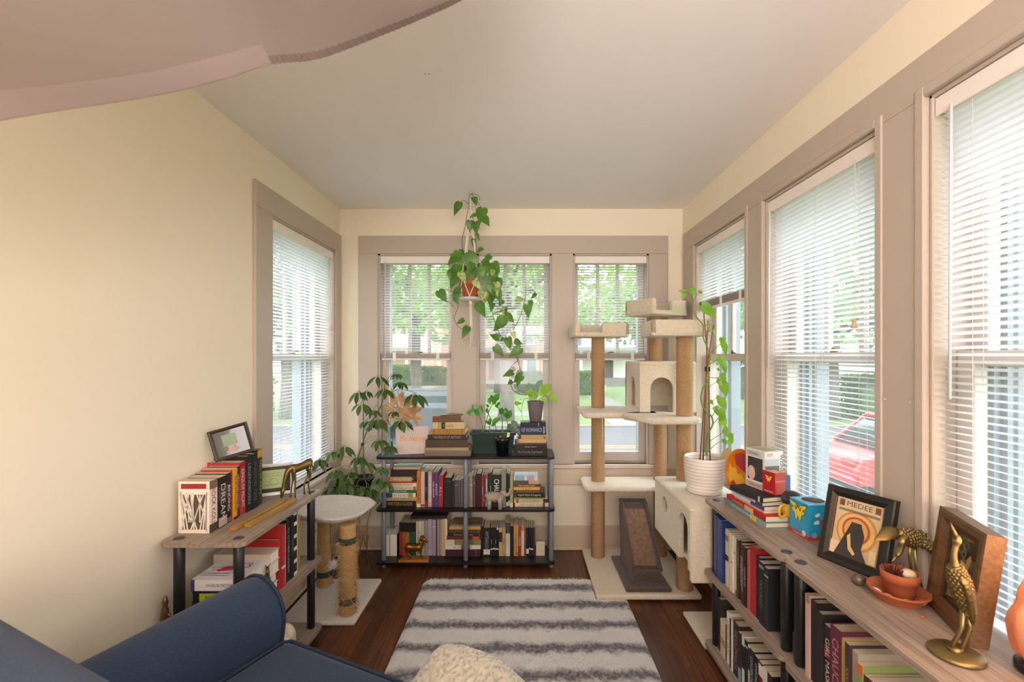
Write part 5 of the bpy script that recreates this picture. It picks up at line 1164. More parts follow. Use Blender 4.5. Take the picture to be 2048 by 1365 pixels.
# ------------------------------------------------------------------ plants
HEART = [(-0.10, 0.20), (-0.06, 0.34), (0.06, 0.46), (0.22, 0.50), (0.42, 0.42), (0.64, 0.27), (0.84, 0.11), (1.0, 0.0)]
OVAL = [(0.0, 0.03), (0.12, 0.20), (0.3, 0.42), (0.5, 0.5), (0.7, 0.42), (0.88, 0.2), (1.0, 0.0)]
FLAG = [(-0.06, 0.22), (0.05, 0.40), (0.22, 0.5), (0.32, 0.30), (0.42, 0.46), (0.52, 0.26), (0.64, 0.36), (0.80, 0.16), (1.0, 0.0)]
def leaf(mb, base, d, nrm, L_, Wd, prof=HEART, fold=0.18, droop=0.25):
    d = Vector(d).normalized(); nrm = Vector(nrm); nrm = (nrm - d*nrm.dot(d)).normalized(); sd = d.cross(nrm)
    b = len(mb.v); base = Vector(base)
    for t, w in prof:
        z = -droop*L_*max(0, t)**2; c = base + d*(t*L_) + nrm*z
        if t < 0: mid = base
        else: mid = c
        mb.v.append(mid); mb.v.append(c + sd*(w*Wd*0.55) + nrm*(fold*w*Wd*0.45)); mb.v.append(c + sd*(w*Wd) + nrm*(fold*w*Wd*0.7))
        mb.v.append(c - sd*(w*Wd*0.55) + nrm*(fold*w*Wd*0.45)); mb.v.append(c - sd*(w*Wd) + nrm*(fold*w*Wd*0.7))
    for i in range(len(prof)-1):
        a = b+5*i; e = a+5
        mb.face([a, a+1, e+1, e], True); mb.face([a+1, a+2, e+2, e+1], True); mb.face([a, e, e+3, a+3], True); mb.face([a+3, e+3, e+4, a+4], True)
def smooth_path(P, k=5):
    P = [Vector(p) for p in P]; out = []
    for i in range(len(P)-1):
        p0 = P[max(i-1, 0)]; p1 = P[i]; p2 = P[i+1]; p3 = P[min(i+2, len(P)-1)]
        for j in range(k):
            t = j/k; out.append(0.5*((2*p1)+(p2-p0)*t+(2*p0-5*p1+4*p2-p3)*t*t+(3*p1-p0-3*p2+p3)*t*t*t))
    out.append(P[-1]); return out
def leaf_mat(c1, c2, sc, tr=0.3, rough=0.35, contrast=0.2): return mat(c1, rough, var=(sc, c2, contrast), trans=tr)
M_POTHOS = leaf_mat('#41702a', '#6c9a3a', 14, 0.28); M_VARIEG = leaf_mat('#8fae45', '#d3dca0', 45, 0.35, 0.35, 0.1); M_SCHEF = leaf_mat('#2f431c', '#4f6a2c', 16, 0.16, 0.25)
M_ZZ = leaf_mat('#356f2b', '#5a9a3d', 14, 0.25, 0.25); M_MONST = leaf_mat('#6fb02f', '#a4d24a', 12, 0.45); M_ALOC = leaf_mat('#1f3d26', '#2e5533', 20, 0.1)
M_STEM = mat('#4f4a26', 0.6, name='brown_green_stem'); M_GSTEM = mat('#6d8a3a', 0.6, name='green_stem'); M_TERRA = mat('#a3522f', 0.8, var=(16, '#b8663f', 0.25), bump=(60, 0.2, 0.002), name='terracotta'); M_SOIL = mat('#2a1e16', 0.95, bump=(140, 1.0, 0.006), name='potting_soil')
def img_leaf(mb, conv, x0, y0, x1, y1, rn, wf=0.42, prof=HEART, tilt=0.5, dy=0.0, droop=0.22):
    """leaf whose base and tip are given as seen in the photograph; depth and tilt vary"""
    a = conv(x0, y0, dy); b = conv(x1, y1, dy+rn.uniform(-0.02, 0.015)); d = b-a
    n = Vector((rn.gauss(0, tilt*0.5), -1, rn.gauss(0.35, tilt*0.4)))
    L_ = d.length; leaf(mb, a, d, n, L_, L_*wf*2*rn.uniform(0.8, 1.1)*0.5*1.25, prof, rn.uniform(0.1, 0.3), droop*rn.uniform(0.3, 1.3))

# hanging pothos in a macrame hanger
HY = 2.84
def hv(zx, zy, dy=0.0): return at(zx/3.103+840, zy/3.103+360, HY+dy)
hp_ = thing('hanging_plant', 'trailing heart leaved plant in a terracotta pot hung in white macrame', 'hanging plant', hv(313, 85))
pc0 = hv(314, 690); rim = hv(314, 622).z; botz = hv(314, 742).z
b = MB(); h = rim-botz
b.lathe([(0.040, botz), (0.043, botz+0.004), (0.054, rim-0.034), (0.060, rim-0.033), (0.062, rim), (0.055, rim), (0.051, rim-0.03), (0.0, rim-0.031)], 28, (pc0.x, pc0.y, 0)); wpart(hp_, 'pot', b, M_TERRA)
b = MB(); b.lathe([(0.0535, 0), (0.0, 0.004)], 20, (pc0.x, pc0.y, rim-0.022)); wpart(hp_, 'soil', b, M_SOIL)
b = MB(); b.lathe([(0.05, 0.0), (0.062, 0.002), (0.072, 0.016), (0.069, 0.016), (0.06, 0.005), (0.0, 0.004)], 28, (pc0.x, pc0.y, botz-0.007)); wpart(hp_, 'saucer', b, mat('#e8ecec', 0.15, trans=0.3, name='clear_saucer'))
m = MB(); top = Vector((pc0.x, pc0.y, ZC)); kn = hv(315, 180)
m.tube([top-Vector((0, 0, 0.02)), kn], 0.0045, 8); m.ring((pc0.x, pc0.y, ZC-0.022), 0.012, 0.002, 14, 6, 'y')
bk = Vector((pc0.x, pc0.y, botz-0.012)); r0 = 0.064
for k in range(4):
    a0 = math.pi/4+k*math.pi/2
    sh = Vector((pc0.x+0.05*math.cos(a0), pc0.y+0.05*math.sin(a0), hv(0, 500).z))
    for s in (-1, 1):
        a1 = a0+s*math.pi/4
        e1 = Vector((pc0.x+r0*math.cos(a0), pc0.y+r0*math.sin(a0), hv(0, 600).z)); e2 = Vector((pc0.x+0.05*math.cos(a1), pc0.y+0.05*math.sin(a1), botz+0.012))
        m.tube(smooth_path([kn+Vector((s*0.004*math.sin(a0), s*0.004*math.cos(a0), 0)), kn.lerp(sh, 0.5)+Vector((s*0.003, 0, 0)), sh, e1, Vector((e2.x*0.5+e1.x*0.5, e2.y*0.5+e1.y*0.5, (e1.z+e2.z)/2))+Vector((0.006*math.cos(a0+s*0.4), 0.006*math.sin(a0+s*0.4), 0)), e2, bk]), 0.0028, 6)
    m.ball(hv(315, 300)+Vector((0.018*math.cos(a0), 0.018*math.sin(a0), 0)), 0.005, n=8, m=6)
m.ball(bk-Vector((0, 0, 0.01)), 0.011, 0.011, 0.014, 10, 8)
tz = hv(322, 1035).z; rn = random.Random(8)
for k in range(14):
    a = rn.uniform(0, 6.283); r = rn.uniform(0.002, 0.009); r2 = r*1.3+0.002; m.tube([bk-Vector((-r*math.cos(a), -r*math.sin(a), 0.015)), Vector((pc0.x+0.004+r*math.cos(a), pc0.y+r*math.sin(a), (bk.z+tz)/2)), Vector((pc0.x+0.006+r2*math.cos(a), pc0.y+r2*math.sin(a), tz+rn.uniform(-0.006, 0.006)))], 0.0022, 5)
wpart(hp_, 'macrame_hanger', m, mat('#ece0cf', 0.9, bump=(400, 0.6, 0.001), name='cotton_cord'))
wpart(hp_, 'ceiling_hook', MB().lathe([(0.012, -0.022), (0.004, -0.02), (0.006, -0.004), (0.018, 0)], 12, (pc0.x, pc0.y, ZC)), mat('#d8d4cf', 0.4, 0.6))
def stems(root, conv, paths, r, m_, name='stem', dy=0.0):
    for P in paths:
        b = MB(); pts = smooth_path([conv(p[0], p[1], (p[2] if len(p) > 2 else dy)) for p in P]); n = len(pts)
        b.tube(pts, [r*(1-0.45*i/n) for i in range(n)], 6); wpart(root, name, b, m_)
stems(hp_, hv, [
    [(300, 600, 0.0), (268, 440, -0.03), (262, 370, -0.03), (275, 310, -0.02), (290, 230, -0.015), (302, 160, -0.012), (306, 95, -0.01), (345, 90, -0.01), (371, 112, -0.01), (366, 128, -0.01)],
    [(318, 85, -0.012), (352, 130, -0.015), (386, 178, -0.02)], [(300, 150, -0.012), (272, 127, -0.02), (245, 142, -0.03)],
    [(360, 620, -0.03), (350, 500, -0.03), (345, 350, -0.02), (330, 230, -0.015)],
    [(280, 610, -0.03), (235, 700, -0.05), (190, 690, -0.05), (150, 680, -0.05), (122, 690, -0.05)],
    [(250, 620, -0.04), (240, 700, -0.05), (235, 790, -0.05), (212, 855, -0.05), (232, 905, -0.05), (262, 925, -0.05), (292, 918, -0.05)], [(168, 755, -0.05), (188, 765, -0.05), (215, 800, -0.05)],
    [(380, 610, -0.04), (440, 690, -0.06), (450, 810, -0.06), (457, 860, -0.05), (485, 940, -0.04), (520, 985, -0.03), (560, 1000, -0.03), (605, 1090, -0.02), (607, 1120, 0.0), (575, 1150, 0.0), (555, 1180, 0.02), (560, 1260, 0.03), (580, 1310, 0.04), (640, 1335, 0.06), (695, 1338, 0.07)],
    [(572, 940, -0.03), (612, 870, -0.03), (640, 790, -0.03), (655, 720, -0.03), (657, 660, -0.03)], [(455, 830, -0.05), (520, 810, -0.04), (565, 798, -0.03), (625, 795, -0.03)], [(672, 688, -0.03), (706, 690, -0.03), (719, 715, -0.03), (712, 745, -0.03), (692, 758, -0.03)],
    [(600, 1100, 0.0), (620, 1170, 0.0), (628, 1200, 0.0)]], 0.0022, M_STEM)
HL = [(246,142,206,220),(335,110,352,158),(388,178,364,268),(395,232,432,288),(345,215,308,228),(345,262,350,338),(312,256,306,326),(350,335,368,378),(334,368,322,416),(386,424,350,452),
 (238,442,262,540),(300,462,345,590),(232,535,190,605),(205,562,196,648),(236,556,262,612),(226,600,186,676),(222,718,234,776),(362,545,402,625),(438,528,398,594),(388,500,418,528),(460,540,494,586),(420,600,392,690),(468,608,446,694),(484,614,498,690),(440,650,432,786),(512,745,488,786),(452,766,436,818),(362,765,402,855),(336,575,362,610),(408,560,370,610),(258,545,220,520),
 (524,858,452,942),(532,838,588,884),(492,985,430,955),(545,980,556,1060),(588,1000,642,1022),(466,1035,524,1100),(624,1044,550,1098),(664,778,676,860),(686,748,692,798),(720,708,688,738),(578,1196,508,1212),(632,1214,578,1262),(572,1250,540,1272),(612,1255,602,1284),(118,690,168,758),(272,870,222,892),(300,914,252,988),(524,790,532,842),(520,985,490,1000)]
HVL = [(400,700,408,768),(486,698,506,752),(340,625,378,684),(598,740,664,748),(592,660,614,668),(470,640,480,720),(575,945,590,985),(372,690,396,745),(250,575,285,640),(455,560,440,610),(770,722,785,732),(510,800,520,840)]
rn = random.Random(12); b = MB()
for L4 in HL: img_leaf(b, hv, *L4, rn, 0.62, dy=-0.05 if 450 < L4[1] < 900 and L4[0] < 520 else -0.025)
for _ in range(30):
    x = rn.uniform(215, 480); y = rn.uniform(470, 720)
    if 268 < x < 365 and y > 600: continue
    a = R(rn.uniform(-150, -40)); l = rn.uniform(60, 95); img_leaf(b, hv, x, y-30, x+l*math.cos(a), y-30-l*math.sin(a), rn, 0.62, dy=rn.uniform(-0.075, 0.07))
wpart(hp_, 'foliage', b, M_POTHOS, recalc=False)
b = MB()
for L4 in HVL: img_leaf(b, hv, *L4, rn, 0.62, dy=-0.07 if L4[0] < 500 else -0.03)
wpart(hp_, 'pale_foliage', b, M_VARIEG, 'pale variegated leaves', recalc=False)

# umbrella plant on a wire stand in the left corner
SY = 2.80
def sv(zx, zy, dy=0.0): return at(zx/3.792+600, zy/3.792+720, SY+dy)
sx_, sy_ = -0.985, 2.84
ps = thing('plant_stand', 'thin wire plant stand between the cat perch and the black bookcase', 'plant stand', (sx_, sy_, 0))
b = MB(); b.ring((sx_, sy_, 0.40), 0.06, 0.003, 24, 6)
for k in range(4):
    a = math.pi/4+k*math.pi/2; p = Vector((sx_+0.06*math.cos(a), sy_+0.06*math.sin(a), 0.40)); q = Vector((sx_+0.055*math.cos(a+2.4), sy_+0.055*math.sin(a+2.4), 0.003)); b.tube([p, q], 0.003, 6)
b.ring((sx_, sy_, 0.20), 0.03, 0.0025, 18, 6); b.box(sx_-0.06, sx_+0.06, sy_-0.004, sy_+0.004, 0.397, 0.4025); b.box(sx_-0.004, sx_+0.004, sy_-0.06, sy_+0.06, 0.397, 0.4025)
wpart(ps, 'wire_frame', b, mat('#a8865a', 0.35, 0.6, name='dull_gold_wire'))
sp_ = thing('umbrella_plant', 'umbrella plant with drooping leaf whorls in a black pot by the left corner', 'potted plant', (sx_, sy_, 0.404))
b = MB(); b.lathe([(0.045, 0.404), (0.048, 0.407), (0.062, 0.565), (0.067, 0.567), (0.067, 0.58), (0.060, 0.58), (0.058, 0.56), (0.0, 0.558)], 26, (sx_, sy_, 0)); wpart(sp_, 'pot', b, mat('#151214', 0.4, name='black_pot'))
b = MB(); b.lathe([(0.058, 0), (0.0, 0.004)], 18, (sx_, sy_, 0.561)); wpart(sp_, 'soil', b, M_SOIL)
S1 = [(490, 945), (484, 800), (480, 640), (481, 480), (480, 330)]; S2 = [(470, 945), (428, 850), (432, 770), (470, 650), (520, 510), (600, 380), (637, 270), (640, 200)]
stems(sp_, lambda x, y, d: sv(x, y, 0.03), [S1, S2], 0.0062, mat('#6d6238', 0.7, name='woody_stem'))
b = MB(); b.ball(sv(474, 642, 0.028), 0.011, 0.011, 0.009, 10, 6); wpart(sp_, 'plant_tie', b, mat('#2a1d18', 0.8))
WH = [(590,118,95,0),(735,100,60,.0),(762,160,80,-.02),(440,235,95,-.03),(505,232,70,.02),(468,325,105,-.05),(560,375,75,-.03),(645,215,95,0),(580,440,115,-.04),(712,385,60,-.04),(768,450,115,-.06),(872,250,120,-.02),(500,460,75,.0),(602,600,95,-.05),(678,645,85,-.05),(330,650,100,-.06),(245,690,85,-.08),(150,745,95,-.10),(450,730,90,-.02),(505,770,90,-.06),(300,880,120,-.10),(345,925,120,-.12),(190,975,95,-.10),(505,960,130,-.12),(430,950,105,-.08),(600,890,100,-.16),(640,915,85,-.18),(622,810,70,-.14),(270,830,90,-.05),(390,840,80,.0),(540,1010,90,-.13),(250,950,90,-.08)]
rn = random.Random(31); fb = MB(); sb = MB()
SP = [Vector((p[0], p[1], 0)) for p in S1+S2]
for x, y, l, dy in WH:
    c = sv(x, y, dy); q = min(SP, key=lambda p: abs(p.x-x)+abs(p.y-(y+60))*0.8); s0 = sv(q.x, q.y, 0.03)
    mid = (c+s0)/2+Vector((0, 0, 0.03)); sb.tube(smooth_path([s0, mid, c], 4), 0.0016, 5)
    n = rn.randint(6, 8); a0 = rn.uniform(0, 6.28); Lm = l/3.792*SY/FPX
    for k in range(n):
        a = a0+2*math.pi*k/n; d = Vector((math.cos(a), math.sin(a)*0.9, -0.55-0.35*rn.random())).normalized()
        e = c+d*Lm*0.22; sb.tube([c, e], 0.0009, 4, False)
        leaf(fb, e, d, Vector((0, -0.5, 1)), Lm*rn.uniform(0.75, 1.05), Lm*0.36, OVAL, 0.15, 0.35)
for i, v in enumerate(fb.v):
    v.x = max(v.x, XL+0.02+0.0); v.y = min(v.y, YB-0.035)
wpart(sp_, 'leaf_stalks', sb, M_GSTEM); wpart(sp_, 'foliage', fb, M_SCHEF, recalc=False)

# things on top of the black bookcase
ZT0 = BZ[0]
def bv(zx, zy, dy=0.0): return at(zx/4.452+680, zy/4.452+720, 2.95+dy)
vx, vy = PX(782, 2.97), 2.985
va = thing('glass_vase', 'clear glass vase holding dried papery tan flowers on the black bookcase', 'vase', (vx, vy, ZT0))
b = MB(); b.lathe([(0.027, 0), (0.030, 0.003), (0.030, 0.165), (0.028, 0.165), (0.028, 0.006), (0.0, 0.006)], 24, (vx, vy, ZT0)); wpart(va, 'glass', b, mat_glass('vase_glass', '#e6f0f2', 0.12))
dr = thing('dried_bouquet', 'dried papery tan flowers and leaves standing in the glass vase', 'dried flowers', (vx, vy, ZT0+0.01))
rn = random.Random(41); sb = MB(); pb = MB()
for k in range(9):
    t = Vector((vx+rn.uniform(-0.03, 0.16), vy-rn.uniform(0.0, 0.12), ZT0+rn.uniform(0.19, 0.28))); sb.tube(smooth_path([(vx+rn.uniform(-.012, .012), vy+rn.uniform(-.012, .012), ZT0+0.012), (vx+rn.uniform(-.015, .015), vy-0.01, ZT0+0.16), t], 4), 0.0014, 5)
wpart(dr, 'dry_stems', sb, mat('#8a6f4e', 0.8))
for (x, y, l, ang) in ((480,290,110,105),(500,360,90,120),(560,340,120,70),(590,420,110,60),(640,400,130,50),(655,380,110,80),(700,460,110,20),(690,520,100,-10),(610,500,110,10),(560,470,100,140),(520,420,100,150),(610,350,120,62),(575,380,120,95),(545,330,90,115),(660,420,100,35),(700,430,90,5),(630,470,90,170),(500,480,90,190),(450,470,80,170),(690,580,90,-50),(720,500,90,15),(590,480,90,200),(540,520,80,-20),(625,520,70,30),(650,350,90,75),(480,340,120,108),(560,560,70,-70),(430,440,90,160),(420,520,90,200),(470,520,110,250),(600,560,80,-60),(680,560,90,-80),(640,480,110,100),(540,400,110,90),(400,600,60,230),(720,430,70,40),(450,400,80,130),(575,520,90,-30),(660,440,110,30)):
    c = bv(x, y, rn.uniform(-0.05, 0.03)); a = R(ang); Lm = l/4.452*2.95/FPX
    d = Vector((math.cos(a), rn.uniform(-0.5, 0.3), math.sin(a))).normalized(); leaf(pb, c-d*Lm*0.5, d, (rn.gauss(0, .4), -1, rn.gauss(0.2, .4)), Lm, Lm*rn.uniform(0.25, 0.6), OVAL if int(x) % 3 else HEART, rn.uniform(0.5, 1.6), rn.uniform(-0.5, 0.7))
wpart(dr, 'dry_petals', pb, mat('#d8b48c', 0.8, trans=0.3, var=(20, '#c79b70', 0.25), name='dried_petals'), recalc=False)
# card
c0 = at(791, 903, 2.90); c1 = at(857, 899, 2.94); ex = Vector((c1.x-c0.x, c1.y-c0.y, 0)); wc = ex.length; ex.normalize()
up = Vector((-ex.y*0.13, ex.x*0.13, 1)).normalized(); cz = ZT0+0.0005
cdt = thing('greeting_card', 'pale pink card with orange handwriting leaning on the glass vase', 'card', (c0.x, c0.y, cz))
b = MB(); b.box(0, wc, 0, 0.002, 0, 0.175); b.xf(basis(Vector((c0.x, c0.y, cz)), ex, up.cross(ex), up)); wpart(cdt, 'card', b, mat('#cfb3ad', 0.4, var=(7, '#d9c8bc', 0.3), name='pearly_pink_card'))
o_ = Vector((c0.x, c0.y, cz)) - up.cross(ex)*0.0006 - Vector(cdt.location)
text(cdt, 'handwriting', 'Be happy', '#e8963c', o_+ex*wc*0.52+up*0.095, ex, (up+ex*0.2), wc*0.78, 0.05)

# green trough with a zz plant
g0, g1 = PX(944, 2.99), PX(1030, 2.99); gy0, gy1 = 2.935, 3.06
gp = thing('trough_planter', 'dark green plastic trough planted with glossy upright stems', 'planter', ((g0+g1)/2, 3.0, ZT0))
b = MB()
def trough(s0, z): i = 0.016*(1-s0); return [(g0+i, gy0+i*0.6, z), (g1-i, gy0+i*0.6, z), (g1-i, gy1-i*0.6, z), (g0+i, gy1-i*0.6, z)]
rings = [trough(0.0, ZT0), trough(0.8, ZT0+0.115), trough(0.8, ZT0+0.116), trough(1.4, ZT0+0.118), trough(1.5, ZT0+0.135), trough(0.6, ZT0+0.135), trough(0.4, ZT0+0.11)]
for r_ in rings: b.v += [Vector(p) for p in r_]
for q in range(len(rings)-1):
    for i in range(4): j = (i+1) % 4; b.face([q*4+i, q*4+j, q*4+4+j, q*4+4+i])
b.face([0, 1, 2, 3]); b.face([24, 25, 26, 27]); wpart(gp, 'trough', b, mat('#16352d', 0.4, name='green_plastic'))
b = MB(); b.box(g0+0.012, g1-0.012, gy0+0.01, gy1-0.01, ZT0+0.10, ZT0+0.122); wpart(gp, 'soil', b, M_SOIL)
stems(gp, bv, [[(1275, 650, .04), (1300, 555, .04), (1335, 440, .03), (1372, 365, .03)], [(1275, 650, .04), (1262, 560, .05), (1235, 490, .05), (1205, 465, .05)], [(1320, 660, .05), (1390, 610, .05), (1330, 500, .05), (1305, 400, .05)], [(1440, 660, .05), (1445, 560, .05), (1432, 470, .04), (1380, 395, .04)], [(1500, 665, .05), (1490, 560, .04), (1478, 500, .04)], [(1340, 650, .04), (1330, 600, .04), (1340, 560, .04)]], 0.0035, M_GSTEM)
ZL = [(1370,375,1415,298),(1352,372,1348,310),(1340,400,1318,340),(1362,400,1385,345),(1210,470,1126,475),(1222,465,1180,395),(1252,495,1252,405),(1235,500,1200,440),(1312,480,1308,428),(1322,560,1288,545),(1345,580,1305,545),(1352,560,1425,518),(1340,575,1330,520),(1400,410,1420,375),(1412,430,1380,395),(1435,470,1412,430),(1430,490,1446,430),(1478,525,1474,425),(1485,525,1522,452),(1480,510,1455,450),(1345,590,1390,560),(1330,420,1300,400)]
rn = random.Random(51); b = MB()
for L4 in ZL: img_leaf(b, bv, *L4, rn, 0.50, OVAL, 0.3, 0.035, 0.12)
wpart(gp, 'foliage', b, M_ZZ, recalc=False)
# small black pot in front
bx_, by_ = PX(1005, 2.885), 2.885
bp = thing('small_potted_plant', 'small plant with one dark veined leaf in a black pot before the trough', 'potted plant', (bx_, by_, ZT0))
b = MB(); b.lathe([(0.034, ZT0), (0.036, ZT0+0.002), (0.042, ZT0+0.085), (0.046, ZT0+0.087), (0.047, ZT0+0.118), (0.042, ZT0+0.118), (0.04, ZT0+0.095), (0, ZT0+0.094)], 24, (bx_, by_, 0)); wpart(bp, 'pot', b, mat('#121113', 0.2, name='glossy_black_pot'))
b = MB(); b.lathe([(0.0405, 0), (0, 0.003)], 16, (bx_, by_, ZT0+0.098)); wpart(bp, 'soil', b, M_SOIL)
bw = lambda x, y, d=0.0: at(x/4.452+680, y/4.452+720, 2.885+d)
stems(bp, bw, [[(1450, 705, 0), (1450, 640, 0), (1442, 540, .01), (1440, 470, .03)], [(1460, 705, 0), (1490, 600, -.01), (1520, 580, -.02)]], 0.0028, M_GSTEM)
b = MB(); img_leaf(b, bw, 1522, 570, 1610, 668, random.Random(3), 0.62, HEART, 0.1, -0.02, 0.1); wpart(bp, 'leaf', b, M_ALOC, 'dark veined leaf', recalc=False)
b = MB(); rn = random.Random(4)
for t in (0.15, 0.35, 0.55, 0.75): 
    p = bw(1522, 570, -0.027).lerp(bw(1610, 668, -0.03), t)
    for s in (-1, 1): b.tube([p, p+Vector((0.010*s+0.004, -0.002, 0.008*s-0.008))*(1.2-t)], 0.0006, 4)
wpart(bp, 'leaf_veins', b, mat('#b9cbb0', 0.6))
b = MB(); p = bw(1492, 705, -0.01); b.box(p.x-0.009, p.x+0.009, p.y, p.y+0.001, p.z-0.01, p.z+0.04); b.xf(Matrix.Translation(p) @ Matrix.Rotation(R(10), 4, 'Y') @ Matrix.Translation(-p)); wpart(bp, 'plant_tag', b, mat('#e4dcd0', 0.6))
b = MB(); b.rbox(bx_-0.022, bx_-0.004, by_-0.012, by_+0.004, ZT0+0.101, ZT0+0.125, 0.007, 2); wpart(bp, 'bulb', b, mat('#8d5a3c', 0.7))
# grey pot on the right book stack
gx_, gy_ = PX(1071, 2.925), 2.925; gz_ = z3
qp = thing('potted_vine', 'lime green vine in a tapered grey pot standing on the right book stack', 'potted plant', (gx_, gy_, gz_))
b = MB(); b.lathe([(0.034, 0), (0.037, 0.003), (0.053, 0.125), (0.053, 0.13), (0.048, 0.13), (0.046, 0.11), (0, 0.109)], 26, (gx_, gy_, gz_)); wpart(qp, 'pot', b, mat('#6d6468', 0.8, bump=(90, 0.3, 0.001), name='grey_stone_pot'))
b = MB(); b.lathe([(0.047, 0), (0, 0.004)], 18, (gx_, gy_, gz_+0.111)); wpart(qp, 'soil', b, M_SOIL)
stems(qp, bv, [[(1730, 365, -.02), (1700, 330, -.02), (1650, 290, -.02), (1600, 310, -.02), (1540, 260, -.02), (1515, 190, -.02)], [(1720, 370, -.02), (1650, 345, -.02), (1625, 400, -.03), (1618, 470, -.03), (1622, 535, -.03)], [(1745, 365, -.02), (1760, 320, -.02), (1785, 295, -.02)], [(1755, 365, -.02), (1820, 320, -.02), (1880, 300, -.02)], [(1620, 470, -.03), (1570, 400, -.03), (1555, 340, -.03)], [(1725, 365, -.02), (1720, 320, -.02)], [(1770, 365, -.02), (1800, 345, -.02), (1815, 335, -.02)]], 0.002, M_GSTEM)
QL = [(1745,335,1668,268),(1720,345,1690,245),(1775,300,1858,275),(1800,285,1880,205),(1830,300,1900,262),(1812,335,1830,405),(1878,315,1942,392),(1660,300,1620,310),(1700,310,1640,275),(1790,280,1775,262)]
rn = random.Random(61); b = MB()
for L4 in QL: img_leaf(b, bv, *L4, rn, 0.62, dy=-0.03)
for L4 in ((1560,390,1630,385),(1520,190,1500,200),(1615,355,1600,345)): img_leaf(b, bv, *L4, rn, 0.4, dy=-0.03)
wpart(qp, 'foliage', b, leaf_mat('#7fb52f', '#b2d35a', 16, 0.4), recalc=False)

# climbing plant in the ribbed white pot on the cat condo
CY = 2.30; cx_ = PX(1409, CY); cz_ = 0.643
cl = thing('climbing_plant', 'tall climbing plant on canes in a white pot on the cat condo', 'potted plant', (cx_, CY, cz_))
def pot_mat():
    m = mat('#e6dbd0', 0.5, bump=(300, 0.15, 0.001), name='white_ceramic_with_lines').copy(); nt = m.node_tree; N = nt.nodes; L = nt.links
    tc = N.new('ShaderNodeTexCoord'); sp = N.new('ShaderNodeSeparateXYZ'); L.new(tc.outputs['Object'], sp.inputs[0])
    q = N.new('ShaderNodeMath'); q.operation = 'MULTIPLY'; q.inputs[1].default_value = 1/0.0165; L.new(sp.outputs['Z'], q.inputs[0])
    fr = N.new('ShaderNodeMath'); fr.operation = 'FRACT'; L.new(q.outputs[0], fr.inputs[0])
    lt = N.new('ShaderNodeMath'); lt.operation = 'LESS_THAN'; lt.inputs[1].default_value = 0.075; L.new(fr.outputs[0], lt.inputs[0])
    mx = N.new('ShaderNodeMix'); mx.data_type = 'RGBA'; mx.inputs[6].default_value = lin('#e6dbd0'); mx.inputs[7].default_value = lin('#6b5f55'); L.new(lt.outputs[0], mx.inputs[0])
    L.new(mx.outputs[2], N['Principled BSDF'].inputs['Base Color']); return m
b = MB(); b.lathe([(0.062, 0), (0.080, 0.002), (0.086, 0.010), (0.088, 0.014), (0.082, 0.016), (0.093, 0.06), (0.099, 0.12), (0.100, 0.178), (0.098, 0.182), (0.093, 0.18), (0.092, 0.14), (0, 0.139)], 36, (cx_, CY, cz_)); wpart(cl, 'pot', b, pot_mat())
b = MB(); b.lathe([(0.0925, 0), (0, 0.004)], 22, (cx_, CY, cz_+0.141)); wpart(cl, 'soil', b, M_SOIL)
def cv_(zx, zy, dy=0.0): return at(zx/3.593+1360, zy/3.593+560, CY+dy)
for P in (((140, 1262, 0), (192, 640, .01), (242, 325, .02)), ((165, 1258, .02), (190, 640, .015), (196, 362, .02)), ((217, 1258, .02), (204, 640, .015), (165, 165, .02))):
    b = MB(); a_, m_, e_ = [cv_(*p) for p in P]; a_.z = cz_+0.13; b.tube([a_, m_, e_], 0.003, 6); wpart(cl, 'cane', b, mat('#8a5a35', 0.7, name='bamboo_cane'))
b = MB(); p = cv_(197, 642, 0.014); b.lathe([(0.010, -0.012), (0.013, -0.01), (0.013, 0.01), (0.010, 0.012)], 12, p); wpart(cl, 'plant_tie', b, mat('#1d1818', 0.8))
stems(cl, cv_, [[(190, 1262, 0), (200, 1120, 0), (235, 1040, -.01), (225, 980, -.01), (180, 940, -.01), (150, 860, 0), (165, 780, 0), (205, 720, 0), (198, 640, 0), (216, 560, 0), (195, 480, 0), (168, 420, 0), (166, 330, 0), (130, 282, 0), (96, 226, 0), (95, 150, 0), (82, 105, 0)]], 0.0045, M_GSTEM, 'main_stem')
stems(cl, cv_, [[(215, 525), (255, 490), (300, 455)], [(205, 700), (260, 705), (300, 690)], [(180, 780), (230, 755), (270, 725)], [(155, 905), (210, 885), (266, 845)], [(232, 980), (262, 930), (288, 880)], [(235, 1040), (270, 1000), (292, 965)], [(200, 1170), (260, 1130), (318, 1095)], [(205, 1230), (260, 1180), (310, 1160)], [(215, 605), (245, 590), (275, 575)], [(168, 330), (195, 325), (205, 320)], [(160, 200), (152, 175), (165, 180)], [(95, 150), (60, 95), (40, 85)], [(96, 150), (120, 110), (140, 92)]], 0.002, M_GSTEM, 'leaf_stalk')
CLF = [(300,415,322,490),(312,460,350,545),(268,560,320,600),(290,570,345,668),(262,605,285,610),(268,640,292,655),(300,675,335,760),(268,722,330,760),(300,745,360,845),(264,838,310,880),(285,860,358,942),(216,870,250,900),(252,910,280,985),(282,940,345,1000),(300,985,335,1070),(310,1080,355,1130),(322,1060,350,1120),(312,1150,350,1195),(355,1105,388,1180),(330,1160,300,1150),(205,318,215,350),(200,350,228,345),(238,360,265,410),(160,185,282,270),(45,82,-8,72),(85,58,98,112),(40,100,12,135),(135,92,172,76),(300,1000,290,1060),(340,1170,390,1165)]
rn = random.Random(71); b = MB()
for i, L4 in enumerate(CLF): img_leaf(b, cv_, *L4, rn, 0.55, FLAG if i % 3 == 0 else HEART, 0.6, -0.02 if i % 2 else 0.02, 0.4)
wpart(cl, 'foliage', b, M_MONST, recalc=False)
